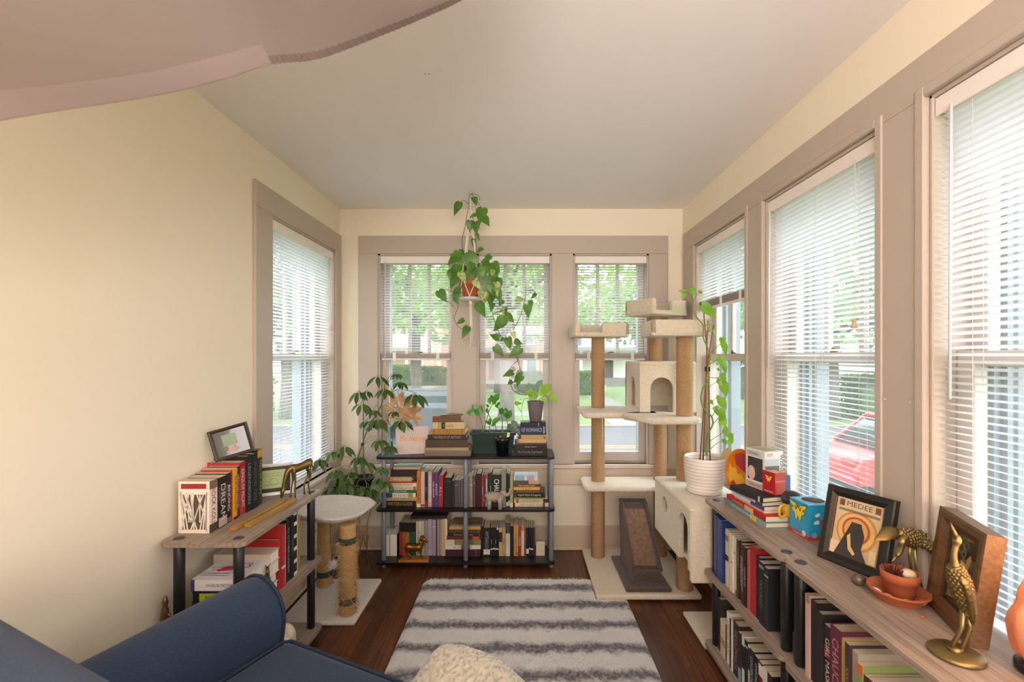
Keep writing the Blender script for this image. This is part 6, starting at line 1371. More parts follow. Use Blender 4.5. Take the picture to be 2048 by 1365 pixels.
b = MB(); b.box(cx_-0.02, cx_-0.012, CY-0.045, CY-0.044, cz_+0.13, cz_+0.19); wpart(cl, 'plant_tag', b, mat('#efeae2', 0.6))
b = MB(); leaf(b, (cx_+0.07, CY-0.04, cz_+0.15), (0.25, -0.3, 0.8), (-0.5, -1, 0), 0.09, 0.05, OVAL, 0.8, 0.6); leaf(b, (cx_+0.075, CY-0.03, cz_+0.16), (0.35, -0.4, -0.2), (-0.2, -1, 0.6), 0.07, 0.03, OVAL, 0.8, 0.6); wpart(cl, 'dry_leaf', b, mat('#cfae84', 0.8, trans=0.3), 'dry curled leaf', recalc=False)
# ------------------------------------------------------------------ ornaments
M_BRASS = mat('#7d683f', 0.42, 0.9, bump=(90, 0.15, 0.001), name='aged_brass')
M_BRASSL = mat('#8d7a50', 0.4, 0.9, bump=(120, 0.15, 0.001), name='bright_brass')
def W3(*p): return [Vector(q) for q in p]
# ram on a wooden base (lowest shelf of the black bookcase); built side-on, x along the body
def place(mb, o, rz=0.0, s=1.0): return mb.xf(Matrix.Translation(Vector(o)) @ Matrix.Rotation(rz, 4, 'Z') @ Matrix.Scale(s, 4))
rbx, rby, rbz = PX(829, 2.858), 2.868, BZ[2]
rm = thing('ram_statuette', 'bronze ram figurine on a light wooden plinth on the lowest bookcase shelf', 'statuette', (rbx, rby, rbz))
b = MB(); b.add([(rbx-0.098, rby-0.034, rbz), (rbx+0.092, rby-0.034, rbz), (rbx+0.085, rby+0.034, rbz), (rbx-0.075, rby+0.034, rbz), (rbx-0.096, rby-0.032, rbz+0.013), (rbx+0.09, rby-0.032, rbz+0.013), (rbx+0.083, rby+0.032, rbz+0.013), (rbx-0.073, rby+0.032, rbz+0.013)], [(3,2,1,0),(4,5,6,7),(0,1,5,4),(1,2,6,5),(2,3,7,6),(3,0,4,7)]); wpart(rm, 'plinth', b, wood_mat('varnished_wood', '#8f5520', '#a8692c', '#b97a3a'), 'varnished wooden plinth')
b = MB(); g = MB()
b.tube(smooth_path(W3((-0.050,0,0.062),(-0.040,0,0.070),(-0.01,0,0.068),(0.025,0,0.068),(0.045,0,0.078)), 4), [0.012,0.018,0.021,0.023,0.024,0.0235,0.023,0.023,0.023,0.0235,0.024,0.0245,0.025,0.0245,0.023,0.021,0.016], 14)
b.tube(smooth_path(W3((0.035,0,0.075),(0.048,0,0.092),(0.054,0,0.112),(0.058,0,0.124)), 4), [0.020,0.019,0.018,0.017,0.016,0.015,0.014,0.0135,0.013,0.0125,0.012,0.012,0.011], 12)
b.tube(W3((0.050,0,0.123),(0.062,0,0.120),(0.076,0,0.108),(0.084,0,0.098)), [0.012,0.012,0.009,0.0055], 10)
for s in (-1, 1):
    b.tube(smooth_path([(0.056, s*0.008, 0.128), (0.046, s*0.017, 0.132), (0.038, s*0.020, 0.120), (0.044, s*0.022, 0.108), (0.056, s*0.022, 0.108), (0.060, s*0.021, 0.114)], 4), [0.007*(1-0.028*i) for i in range(21)], 8)
    for x, k, bend in ((-0.036, 0.010, -0.006), (0.036, 0.009, 0.004)):
        b.tube(smooth_path([(x, s*0.010, 0.066), (x+bend, s*0.012, 0.036), (x+(0.004 if s > 0 else 0.014)*(1 if x > 0 else 1.2), s*0.012, 0.018), (x+(0.004 if s > 0 else 0.014), s*0.012, 0.0)], 3), [k*1.3, k*1.1, k*0.85, k*0.7, k*0.55, k*0.5, k*0.45, k*0.45, k*0.5, k*0.62], 8)
b.tube([(-0.055, 0, 0.07), (-0.064, 0, 0.062), (-0.062, 0, 0.052)], [0.006, 0.005, 0.003], 6)
place(b, (rbx-0.004, rby, rbz+0.0125)); wpart(rm, 'ram', b, mat('#9a6f30', 0.35, 0.9, bump=(200, 0.25, 0.001), name='bronze'))
# elephant with raised trunk
ex_, ey_, ez_ = PX(991, 2.852), 2.856, BZ[1]
b = MB()
b.tube(smooth_path(W3((-0.050,0,0.066),(-0.042,0,0.070),(-0.01,0,0.074),(0.020,0,0.074),(0.038,0,0.078)), 4), [0.016,0.024,0.028,0.029,0.030,0.031,0.031,0.031,0.031,0.030,0.030,0.029,0.028,0.027,0.026,0.024,0.020], 16)
b.ball((0.050, 0, 0.092), 0.024, 0.020, 0.022, 14, 10)
b.tube(smooth_path(W3((0.064,0,0.088),(0.082,0,0.086),(0.094,0,0.098),(0.096,0,0.114),(0.090,0,0.124)), 4), [0.014-0.0006*i for i in range(17)], 10)
for s in (-1, 1):
    for x in (-0.036, 0.030): b.tube([(x, s*0.015, 0.07), (x+0.002, s*0.017, 0.035), (x+0.003, s*0.017, 0.0)], [0.016, 0.0125, 0.0135], 10)
    def ear(u, v, s=s): a = 2*math.pi*u; r = 0.024*v; return (0.036+r*0.75*math.cos(a), s*(0.021+0.010*v), 0.092+r*1.15*math.sin(a)-0.008*v)
    b.grid(ear, 14, 3); b.tube([(0.066, s*0.010, 0.082), (0.078, s*0.013, 0.078)], [0.003, 0.001], 6)
b.tube(smooth_path(W3((-0.060,0,0.078),(-0.070,0,0.066),(-0.068,0,0.050),(-0.062,0,0.044)), 3), 0.0028, 6)
el = thing('elephant_figurine', 'pale grey elephant figurine with raised trunk on the bookcase middle shelf', 'figurine', (ex_, ey_, ez_))
place(b, (ex_-0.004, ey_, ez_)); wpart(el, 'body', b, mat('#b9a999', 0.6, var=(60, '#8d7f72', 0.25), bump=(150, 0.5, 0.0015), name='carved_soapstone'))

# left shelf unit: grazing deer, second brass deer, frames, wooden sticks
def deer(o, rz, label, s, graze=True):
    root = thing('deer_figurine', label, 'figurine', o, rz)
    b = MB()
    b.tube(smooth_path(W3((-0.046,0,0.098),(-0.036,0,0.104),(-0.012,0,0.098),(0.016,0,0.094),(0.034,0,0.096)), 4), [0.008,0.014,0.017,0.0175,0.0165,0.0155,0.0145,0.014,0.014,0.014,0.0145,0.015,0.0155,0.016,0.0155,0.014,0.011], 12)
    nk = W3((0.028,0,0.098),(0.048,0,0.088),(0.060,0,0.058),(0.066,0,0.030)) if graze else W3((0.028,0,0.098),(0.042,0,0.122),(0.046,0,0.150),(0.048,0,0.166))
    b.tube(smooth_path(nk, 4), [0.0135,0.0125,0.0115,0.0105,0.0098,0.009,0.0084,0.0078,0.0074,0.007,0.0068,0.0066,0.0064], 10)
    hd = W3((0.060,0,0.042),(0.068,0,0.026),(0.073,0,0.006)) if graze else W3((0.042,0,0.168),(0.056,0,0.166),(0.072,0,0.156))
    b.tube(hd, [0.0075, 0.0085, 0.004], 10)
    for q in (-1, 1):
        e = (0.056, q*0.012, 0.046) if graze else (0.036, q*0.012, 0.182)
        b.tube([hd[0], e], [0.004, 0.0015], 6)
        for x, fx, k in ((-0.036, -0.040 if q > 0 else -0.024, 0.0062), (0.026, 0.022 if q > 0 else 0.034, 0.0055)):
            b.tube(smooth_path([(x, q*0.008, 0.094), (x-0.004, q*0.010, 0.062), ((x+fx)/2+(0.006 if x < 0 else -0.002), q*0.010, 0.034), (fx, q*0.010, 0.0)], 3), [k*1.5, k*1.3, k*1.05, k*0.85, k*0.7, k*0.6, k*0.55, k*0.5, k*0.55, k*0.7], 8)
    b.tube([(-0.048, 0, 0.10), (-0.056, 0, 0.088), (-0.055, 0, 0.07)], [0.004, 0.0035, 0.002], 6)
    b.xf(Matrix.Scale(s, 4)); b.xf(Matrix.Scale(1.25 if graze else 1.0, 4, (0, 0, 1))); lpart(root, 'body', b, M_BRASS); return root
deer((-1.012, 2.075, ZSH), R(228), 'brass grazing deer figurine at the far end of the left shelf top', 1.08)
deer((-0.99, 1.772, 0.377), R(-60), 'brass deer figurine standing behind the sofa arm on the left unit', 0.85, False)
# brass figurine half hidden beside the near left post
b = MB(); b.lathe([(0.02, 0), (0.02, 0.006), (0.012, 0.010), (0.009, 0.02), (0.016, 0.035), (0.012, 0.055), (0.008, 0.06), (0.012, 0.07), (0.006, 0.082), (0.0, 0.084)], 14, (0, 0, 0)); b.tube([(0.012, 0, 0.045), (0.022, 0.004, 0.035), (0.014, 0.008, 0.02)], 0.004, 6)
b.xf(Matrix.Scale(0.8, 4)); b.xf(Matrix.Scale(1.9, 4, (0, 0, 1))); solo('brass_figurine', b, M_BRASS, 'small brass figurine against the wall beside the near post of the left unit', 'figurine', (-1.225, 1.564, 0.377), (0, 0, 0))
M_STICK = wood_mat('golden_wood', '#8d6a32', '#a8823f', '#bd9850', 'y')
for k, (p0, p1, lab) in enumerate((((-1.052, 1.655), (-1.028, 1.965), 'golden wooden stick nearer the standing books on the left shelf'), ((-1.018, 1.688), (-0.996, 1.998), 'golden wooden stick nearer the shelf edge on the left shelf'))):
    d = Vector((p1[0]-p0[0], p1[1]-p0[1], 0)); b = MB(); b.box(-0.0115, 0.0115, 0, d.length, 0, 0.012, 0.001); b.box(-0.004, 0.004, 0.004, d.length-0.004, 0.0118, 0.0125)
    solo('wooden_stick', b, M_STICK, lab, 'wooden stick', (p0[0], p0[1], ZSH+0.0003), (0, 0, math.atan2(d.y, d.x)-math.pi/2), 'wooden sticks')
def frame(name, label, o, ex, up, w, h, fw, fd, mf, parts, mat_board=None, bev=0.004):
    """picture frame: o = lower left corner of the front, ex along the bottom, up along the side; parts(root, M) adds the picture"""
    ex = Vector(ex).normalized(); up = Vector(up); up = (up-ex*up.dot(ex)).normalized(); nz = ex.cross(up)   # nz faces the viewer
    root = thing(name, label, 'picture frame', o); q = root.rotation_euler = basis(Vector((0,0,0)), ex, up, nz).to_euler()
    f = MB()
    def bar(P):                                           # mitred bar with a sloping profile
        n = len(P[0]); b0 = len(f.v)
        for sec in P: f.v += [Vector(p) for p in sec]
        for i in range(n): j = (i+1) % n; f.face([b0+i, b0+j, b0+n+j, b0+n+i])
    prof = [(0, -fd), (0, -0.002), (bev, 0), (fw*0.55, -0.001), (fw, -fd*0.35), (fw, -fd)]
    cs = [((0, 0), (1, 1)), ((w, 0), (-1, 1)), ((w, h), (-1, -1)), ((0, h), (1, -1))]
    for k in range(4):
        (a, sa), (c, sc) = cs[k], cs[(k+1) % 4]
        bar([[(a[0]+sa[0]*t, a[1]+sa[1]*t, z) for t, z in prof], [(c[0]+sc[0]*t, c[1]+sc[1]*t, z) for t, z in prof]])
    lpart(root, 'frame', f, mf)
    lpart(root, 'backing', MB().box(fw*0.5, w-fw*0.5, fw*0.5, h-fw*0.5, -fd*0.95, -fd*0.6), mat_board or mat('#efe9de', 0.8))
    parts(root, fw, fd, w, h); return root
def pq(root, name, P, z, m, label=None, th=0.0008):
    b = MB(); b.prism(P, th, Matrix.Translation((0, 0, z))); return lpart(root, name, b, m, label)
def disc(cx, cy, rx, ry=None, a0=0, a1=360, n=24): ry = ry or rx; return [(cx+rx*math.cos(R(a0+(a1-a0)*i/n)), cy+ry*math.sin(R(a0+(a1-a0)*i/n))) for i in range(n if a1-a0 == 360 else n+1)]
# small dark frame leaning on the wall on top of the books
def pic_a(root, fw, fd, w, h):
    z = -fd*0.58; pq(root, 'picture', [(fw, fw), (w-fw, fw), (w-fw, h-fw), (fw, h-fw)], z, mat('#2b2c2b', 0.15, coat=0.8, name='dark_photo'))
    pq(root, 'picture_detail', [(0.04, 0.05), (0.09, 0.05), (0.09, 0.095), (0.04, 0.095)], z+0.0009, mat('#6d8a63', 0.3)); pq(root, 'picture_detail', [(0.045, 0.026), (0.075, 0.022), (0.095, 0.03), (0.08, 0.04), (0.085, 0.055), (0.07, 0.045), (0.055, 0.05), (0.058, 0.038)], z+0.0018, mat('#b58f8a', 0.5))
p_bl = Vector((-1.203, 1.788, 0.911)); exv = Vector((0.85, 0.42, 0.30)); 
frame('picture_frame', 'small dark framed photo tilted on top of the upright books', p_bl, (0.82, 0.30, 0.24), (-0.12, 0.05, 0.95), 0.140, 0.124, 0.013, 0.014, mat('#33281f', 0.4, name='dark_brown_frame'), pic_a)
# white frame with a pale green picture
def pic_b(root, fw, fd, w, h):
    z = -fd*0.58; pq(root, 'mount', [(fw, fw), (w-fw, fw), (w-fw, h-fw), (fw, h-fw)], z, mat('#1c1b1d', 0.5)); a = 0.018
    pq(root, 'picture', [(fw+a, fw+a), (w-fw-a, fw+a), (w-fw-a, h-fw-a*0.8), (fw+a, h-fw-a*0.8)], z+0.0009, mat('#b9c98d', 0.6, var=(14, '#a7ba82', 0.3)))
    b = MB(); rn = random.Random(2)
    for r_ in (0, 1):
        y = h-fw-a-0.012-0.011*r_; b.tube([(fw+a+0.012+0.006*i, y+rn.uniform(-0.002, 0.002), z+0.002) for i in range(int((w-2*fw-2*a-0.02)/0.006))], 0.0006, 4, True)
    lpart(root, 'pencil_lines', b, mat('#4d5a40', 0.7))
    b = MB(); b.ring((0, 0, 0), 0.016, 0.0007, 24, 4); b.xf(Matrix.Translation((w*0.55, h*0.42, z+0.002))); lpart(root, 'drawn_bowl', b, mat('#5a5a44', 0.7))
    b = MB(); b.tube([(w*0.3, h*0.33, z+0.002), (w*0.8, h*0.36, z+0.002)], 0.0008, 4); lpart(root, 'drawn_line', b, mat('#5a5a44', 0.7))
frame('picture_frame', 'white framed pale green drawing on the left shelf before the blind', (-1.215, 2.028, ZSH+0.001), (0.155, 0.082, 0), (-0.05, 0.10, 0.97), 0.178, 0.142, 0.014, 0.015, mat('#efece6', 0.4, name='white_frame'), pic_b, bev=0.003)
# patterned stone-like cushion end between the sofa arm and the left unit
b = MB(); b.rbox(-0.055, 0.055, -0.055, 0.055, 0, 0.375, 0.045, 4); solo('pouf', b, mat('#b9a68e', 0.7, var=(28, '#e3d8c8', 0.12), name='marbled_fabric'), 'marbled beige pouf squeezed between the sofa arm and left shelf unit', 'pouf', (-0.862, 1.608, 0.0), (0, 0, R(0)))

# right shelf unit beside the cat tree: book pile and small collectables
G7 = 'books lying on top of the right shelf unit'
def pile(x0, y0, x1, y1, z, t, d, c, look, title=None, tc='#fff', bands=(), hard=False):
    """flat book: spine runs from far (x0,y0) to near (x1,y1), facing the room"""
    v = Vector((x1-x0, y1-y0, 0)); yaw = math.atan2(v.y, v.x)
    book(look, (x1, y1, z+t/2), (0, R(-90), yaw), t-0.0003, v.length, d, C(c), title, tc, bands, hard, group=G7, tpos=0.55); return z+t
zp = pile(0.884, 1.985, 0.902, 1.680, ZSH, 0.0195, 0.185, '#5b8f93', 'teal book with yellow bars at the bottom of the right pile', 'WONDER WOMAN', '#dfe6e2', [(0.0, 0.16, '#7d9a96'), (0.2, 0.235, '#e0c93c'), (0.25, 0.285, '#e0c93c'), (0.3, 0.335, '#e0c93c')], True)
zp = pile(0.890, 1.975, 0.907, 1.690, zp, 0.0195, 0.178, '#b8262a', 'red book second from the bottom of the right pile', 'WONDER WOMAN', '#e8b04a', [(0.0, 0.28, '#a81e24'), (0.28, 0.5, '#d9b49a')])
zp = pile(0.900, 1.925, 0.920, 1.725, zp, 0.009, 0.15, '#d9a28a', 'thin peach coloured paperback in the right pile', None)
zp = pile(0.895, 1.935, 0.920, 1.725, zp, 0.016, 0.15, '#3a4c7c', 'blue and white striped paperback in the right pile', 'WONDER', '#e8e8ee', [(0.4, 1.0, '#d9d4d6')])
zp = pile(0.885, 1.920, 0.918, 1.735, zp, 0.013, 0.14, '#c9c4c2', 'white paperback under the black one in the right pile', 'WONDER WOMAN', '#3a3a3e', [(0.0, 0.2, '#4a4a50')])
zp = pile(0.872, 1.905, 0.916, 1.728, zp, 0.0205, 0.145, '#1f2024', 'black book on top of the right pile', None, '#aaa', [(0.08, 0.13, '#b9bcc0')], True)
# orange plate
pl = thing('decorative_plate', 'translucent orange plate with red and yellow shapes behind the book pile', 'plate', (0.955, 1.999, ZSH+0.0005), (0, 0, 0)); pl.rotation_euler = basis(Vector((0,0,0)), (0.50, -0.866, 0), (0.10, 0.05, 0.994), (-0.86, -0.49, 0.11)).to_euler()
b = MB(); b.lathe([(0.0, 0), (0.07, 0.0), (0.085, 0.006), (0.092, 0.012), (0.090, 0.015), (0.083, 0.009), (0.069, 0.003), (0.0, 0.003)], 40); b.xf(Matrix.Translation((0, 0.128, 0)) @ Matrix.Scale(1.38, 4, (0, 1, 0)) @ Matrix.Scale(0.78, 4)); lpart(pl, 'plate', b, mat('#e08a1e', 0.2, trans=0.4, name='orange_glass'))
pq(pl, 'red_shape', [(-0.03, 0.20), (0.005, 0.212), (0.035, 0.195), (0.045, 0.16), (0.05, 0.12), (0.04, 0.10), (0.02, 0.13), (0.0, 0.14), (-0.022, 0.155), (-0.03, 0.18)], 0.004, mat('#b3201f', 0.3, trans=0.25))
pq(pl, 'yellow_shape', [(-0.055, 0.16), (-0.04, 0.135), (-0.02, 0.14), (-0.012, 0.115), (0.01, 0.118), (0.045, 0.07), (0.02, 0.06), (0.005, 0.075), (-0.01, 0.05), (-0.03, 0.06), (-0.05, 0.045), (-0.055, 0.09)], 0.0045, mat('#e8b21f', 0.3, trans=0.25))
pq(pl, 'red_shape', [(-0.05, 0.06), (-0.03, 0.085), (-0.015, 0.07), (-0.03, 0.04)], 0.005, mat('#c23a1c', 0.3, trans=0.25))
# window-front toy box on the pile
fb = thing('toy_box', 'white and grey window-front toy box standing on the book pile', 'box', (0.966, 1.806, zp+0.0003), R(14.3))
# local: x = right face width (towards the window), y = depth away along the left face
wx, wy, hh = 0.088, 0.105, 0.157
MBX = mat('#d9d6d6', 0.35, name='glossy_white_card'); MBG = mat('#8c8a8c', 0.35); MBK = mat('#3f3d40', 0.15, coat=0.6, name='dark_box_window')
lpart(fb, 'box', MB().box(0, wx, 0, wy, 0, hh, 0.001), MBX)
def fl(root, name, y0, y1, z0, z1, m, e=0.0007, label=None): return lpart(root, name, MB().box(-e, 0.0002, y0, y1, z0, z1), m, label)
def fr_(root, name, x0, x1, z0, z1, m, e=0.0007): return lpart(root, name, MB().box(x0, x1, -e, 0.0002, z0, z1), m)
fl(fb, 'window', 0.012, 0.092, 0.032, 0.125, MBK); fr_(fb, 'side_print', 0.001, 0.068, 0.02, 0.10, mat('#7f7c80', 0.4, var=(30, '#4c4a4e', 0.2), name='grey_print')); fr_(fb, 'side_top', 0.001, 0.068, 0.10, 0.128, mat('#b5bcc4', 0.4))
lpart(fb, 'top_panel', MB().box(0.01, 0.078, 0.015, 0.09, hh-0.0002, hh+0.0006), mat('#b9ad8f', 0.3, trans=0.1)); fl(fb, 'front_strip', 0.004, 0.10, 0.003, 0.024, mat('#c3a99c', 0.4)); fl(fb, 'front_top', 0.02, 0.10, 0.130, 0.150, mat('#bdb9b8', 0.4))
text(fb, 'lettering', 'WONDER', '#26262a', (0.079, -0.0009, 0.092), (0, 0, -1), (1, 0, 0), 0.105, 0.014); text(fb, 'lettering', 'POP!', '#b7893c', (0.024, -0.0009, 0.143), (1, 0, 0), (0, 0, 1), 0.026, 0.014); text(fb, 'lettering', 'WONDER', '#77757a', (-0.0009, 0.06, 0.14), (0, -1, 0), (0, 0, 1), 0.045, 0.010); text(fb, 'lettering', 'WONDER WOMAN', '#7d4a42', (-0.0009, 0.052, 0.013), (0, -1, 0), (0, 0, 1), 0.06, 0.008)
b = MB(); b.ball((-0.0005, 0.072, 0.06), 0.0008, 0.022, 0.03, 12, 8); lpart(fb, 'printed_oval', b, mat('#d8b6a2', 0.4))
LOGO = [(0, 1.0), (0.34, 0.92), (0.41, 0.74), (0.5, 0.92), (0.59, 0.74), (0.66, 0.92), (1, 1.0), (0.93, 0.80), (0.80, 0.76), (0.77, 0.62), (0.90, 0.62), (0.84, 0.46), (0.72, 0.44), (0.62, 0.02), (0.5, 0.34), (0.38, 0.02), (0.28, 0.44), (0.16, 0.46), (0.10, 0.62), (0.23, 0.62), (0.20, 0.76), (0.07, 0.80)]
LOGO2 = [(0.30, 0.80), (0.36, 0.56), (0.5, 0.80), (0.64, 0.56), (0.70, 0.80), (0.66, 0.80), (0.63, 0.66), (0.5, 0.88), (0.37, 0.66), (0.34, 0.80)]
def logo(root, o, ex, ey, w, h, mY, mK):
    M = basis(Vector(o), Vector(ex).normalized(), Vector(ey).normalized(), Vector(ex).cross(Vector(ey)).normalized())
    b = MB(); b.prism([((x-0.5)*w*1.08, (y-0.5)*h*1.1) for x, y in LOGO], 0.0004, M); lpart(root, 'emblem_outline', b, mK)
    b = MB(); b.prism([((x-0.5)*w, (y-0.5)*h) for x, y in LOGO], 0.0004, M @ Matrix.Translation((0, 0, 0.0004))); lpart(root, 'emblem', b, mY)
    b = MB(); b.prism([((x-0.5)*w, (y-0.5)*h) for x, y in LOGO2], 0.0003, M @ Matrix.Translation((0, 0, 0.0008))); lpart(root, 'emblem_line', b, mK)
MY = mat('#f0cf2e', 0.4, name='emblem_yellow'); MK = mat('#1a1718', 0.5, name='emblem_black')
# small red box with the same emblem
rb = thing('small_red_box', 'small red box with a yellow emblem on the book pile', 'box', (0.976, 1.752, zp+0.0003), R(16))
lpart(rb, 'box', MB().box(0, 0.052, 0, 0.062, 0, 0.086, 0.0015), mat('#b01d2b', 0.25, coat=0.4, name='glossy_red_card')); lpart(rb, 'top_print', MB().box(0.006, 0.046, 0.008, 0.05, 0.0858, 0.0866), mat('#d8b06a', 0.4))
logo(rb, (-0.0002, 0.030, 0.058), (0, -1, 0), (0, 0, 1), 0.034, 0.026, MY, MK); text(rb, 'lettering', 'WONDER WOMAN', '#e9cfc4', (-0.0004, 0.03, 0.010), (0, -1, 0), (0, 0, 1), 0.045, 0.006); lpart(rb, 'printed_swoosh', MB().box(0.002, 0.05, -0.0006, 0.0002, 0.05, 0.056), mat('#d0606a', 0.4))
# blue tin with striped lid behind it
bt = thing('blue_tin', 'blue square tin with a round yellow and red lid behind the red box', 'tin', (1.03, 1.825, ZSH+0.0385), R(14))
lpart(bt, 'tin', MB().box(-0.02, 0.032, -0.03, 0.03, 0, 0.125, 0.003), mat('#44608c', 0.35, 0.2, bump=(90, 0.3, 0.001), name='blue_tin'))
b = MB(); b.lathe([(0.026, 0), (0.028, 0.002), (0.028, 0.006), (0.02, 0.010), (0.0, 0.011)], 24, (0.004, 0, 0.125)); o = lpart(bt, 'lid', b, mat('#c9a33a', 0.3)); b = MB(); b.ring((0.004, 0, 0.131), 0.0275, 0.0018, 24, 6); lpart(bt, 'lid_rim', b, mat('#6d2a3a', 0.4)).parent = o
# mug with a dark dome lid and a yellow handle
mg_ = thing('mug', 'yellow handled mug with a dark domed lid beside the emblem box', 'mug', (1.010, 1.700, ZSH+0.0385))
MYM = mat('#d8a92f', 0.3, name='yellow_glaze'); b = MB(); b.lathe([(0.026, 0), (0.030, 0.003), (0.033, 0.05), (0.030, 0.05), (0.028, 0.006), (0, 0.006)], 24); lpart(mg_, 'cup', b, MYM)
b = MB(); b.lathe([(0.034, 0.05), (0.036, 0.058), (0.034, 0.074), (0.025, 0.088), (0.010, 0.094), (0.0, 0.095)], 24); lpart(mg_, 'domed_lid', b, mat('#2b2622', 0.3, name='dark_glaze'))
b = MB(); b.tube(smooth_path(W3((-0.030,-0.012,0.046),(-0.052,-0.02,0.044),(-0.060,-0.022,0.022),(-0.050,-0.02,0.002),(-0.028,-0.01,0.010)), 4), 0.0048, 8); lpart(mg_, 'handle', b, MYM)
# blue box with the big emblem
bb_ = thing('emblem_box', 'bright blue box with a large yellow emblem on the right shelf', 'box', (0.987, 1.566, ZSH+0.0004), R(3.4))
w_, d_, h_ = 0.096, 0.100, 0.122; MBB = mat('#1d9ac6', 0.3, coat=0.3, name='glossy_blue_card'); MRS = mat('#c23a34', 0.35)
lpart(bb_, 'box', MB().box(0, w_, 0, d_, 0.013, h_, 0.001), MBB); lpart(bb_, 'red_base', MB().box(-0.0004, w_+0.0004, -0.0004, d_+0.0004, 0, 0.0135), MRS)
logo(bb_, (-0.0002, 0.052, 0.082), (0, -1, 0), (0, 0, 1), 0.086, 0.064, MY, MK)
b = MB(); b.lathe([(0.0, 0), (0.036, 0.0), (0.037, 0.001), (0.0, 0.0012)], 28, (w_*0.55, d_*0.5, h_-0.0003)); lpart(bb_, 'cup_opening', b, mat('#5a3124', 0.6)); b = MB(); b.ring((w_*0.55, d_*0.5, h_+0.001), 0.037, 0.0014, 30, 6); lpart(bb_, 'opening_rim', b, mat('#8fd0e6', 0.3))
b = MB(); b.prism(disc(0.078, 0.018, 0.0095), 0.0005, basis(Vector((-0.0002, 0.1, 0.0)), (0, -1, 0), (0, 0, 1), (-1, 0, 0))); lpart(bb_, 'round_seal', b, mat('#cfd6da', 0.5)); b = MB(); b.prism(disc(0.022, 0.018, 0.0095), 0.0005, basis(Vector((0, -0.0002, 0)), (1, 0, 0), (0, 0, 1), (0, -1, 0))); lpart(bb_, 'round_seal', b, mat('#8fb6c6', 0.5))
for x, z, r_ in ((0.030, 0.085, 0.006), (0.036, 0.088, 0.006), (0.026, 0.06, 0.006), (0.033, 0.062, 0.007)): b = MB(); b.prism(disc(x, z, r_, n=14), 0.0005, basis(Vector((0, -0.0002, 0)), (1, 0, 0), (0, 0, 1), (0, -1, 0))); lpart(bb_, 'printed_cloud', b, mat('#e6eef0', 0.5))
b = MB(); b.prism([(0.045, 0.075), (0.052, 0.068), (0.062, 0.070), (0.056, 0.060), (0.070, 0.03), (0.044, 0.035)], 0.0006, basis(Vector((0, -0.0003, 0)), (1, 0, 0), (0, 0, 1), (0, -1, 0))); lpart(bb_, 'printed_red_shape', b, mat('#b3232c', 0.5))
text(bb_, 'lettering', 'WONDER WOMAN', '#f0d9d2', (-0.0008, 0.05, 0.0068), (0, -1, 0), (0, 0, 1), 0.06, 0.005)
# white bottle behind the emblem box
wb = thing('white_bottle', 'white cylinder bottle with blue and red bands behind the dark framed poster', 'bottle', (1.070, 1.512, ZSH))
b = MB(); b.lathe([(0.026, 0), (0.028, 0.004), (0.028, 0.165), (0.026, 0.17), (0.018, 0.172), (0.0, 0.172)], 24); lpart(wb, 'body', b, mat('#ece6df', 0.5, trans=0.1)); 
for z0, z1, c in ((0.01, 0.035, '#8f2136'), (0.035, 0.062, '#d9d6e4'), (0.095, 0.115, '#3a4fa0')): b = MB(); b.lathe([(0.0282, z0), (0.0285, z0+0.001), (0.0285, z1-0.001), (0.0282, z1)], 24); lpart(wb, 'colour_band', b, mat(c, 0.5))

# dark framed poster
def pic_c(root, fw, fd, w, h):
    z = -fd*0.58; x0, x1, y0, y1 = fw, w-fw, fw, h-fw; W_ = x1-x0; H_ = y1-y0
    def q(name, P, zz, c, rough=0.5): return pq(root, name, [(x0+W_*a, y0+H_*b) for a, b in P], z+zz*0.0009, mat(c, rough))
    def rect(a, b, c, d): return [(a, c), (b, c), (b, d), (a, d)]
    pq(root, 'poster', [(x0, y0), (x1, y0), (x1, y1), (x0, y1)], z, mat('#d8c29a', 0.5, var=(30, '#c9b088', 0.3), name='poster_paper'))
    q('poster_square', rect(0.06, 0.17, 0.86, 0.97), 1, '#6d4634'); q('poster_square', rect(0.83, 0.94, 0.86, 0.97), 1, '#6d4634'); q('poster_band', rect(0.06, 0.94, 0.775, 0.82), 1, '#8d7a5c')
    pq(root, 'poster_disc', disc(x0+W_*0.5, y0+H_*0.47, W_*0.44, W_*0.44), z+0.0009, mat('#c98a4a', 0.5)); pq(root, 'poster_disc', disc(x0+W_*0.5, y0+H_*0.47, W_*0.39, W_*0.39), z+0.0018, mat('#dcb46a', 0.5)); pq(root, 'poster_disc', disc(x0+W_*0.5, y0+H_*0.49, W_*0.30, W_*0.30), z+0.0027, mat('#b5563a', 0.5)); pq(root, 'poster_disc', disc(x0+W_*0.5, y0+H_*0.49, W_*0.25, W_*0.25), z+0.0036, mat('#d6a35c', 0.5))
    q('poster_shape', [(0.10, 0.0), (0.30, 0.40), (0.40, 0.62), (0.60, 0.62), (0.70, 0.42), (0.66, 0.20), (0.80, 0.0)], 5, '#35302b'); q('poster_shape', [(0.34, 0.36), (0.40, 0.14), (0.52, 0.06), (0.56, 0.1), (0.45, 0.2), (0.40, 0.42)], 6, '#d8b06a')
    q('poster_panel', rect(0.0, 0.2, 0.0, 0.22), 4, '#dfc49c'); q('poster_panel', rect(0.84, 0.98, 0.02, 0.24), 5, '#e6cfa6')
    text(root, 'poster_title', 'MEDEE', '#4d3a2c', (x0+W_*0.5, y0+H_*0.915, z+0.0014), (1, 0, 0), (0, 1, 0), W_*0.56, H_*0.085)
    b = MB()
    for x_ in (x0-0.003, x1): b.box(x_, x_+0.003, y0-0.003, y1+0.003, z, z+0.006)
    lpart(root, 'inner_lip', b, mat('#8d5a36', 0.4, name='copper_brown_lip'))
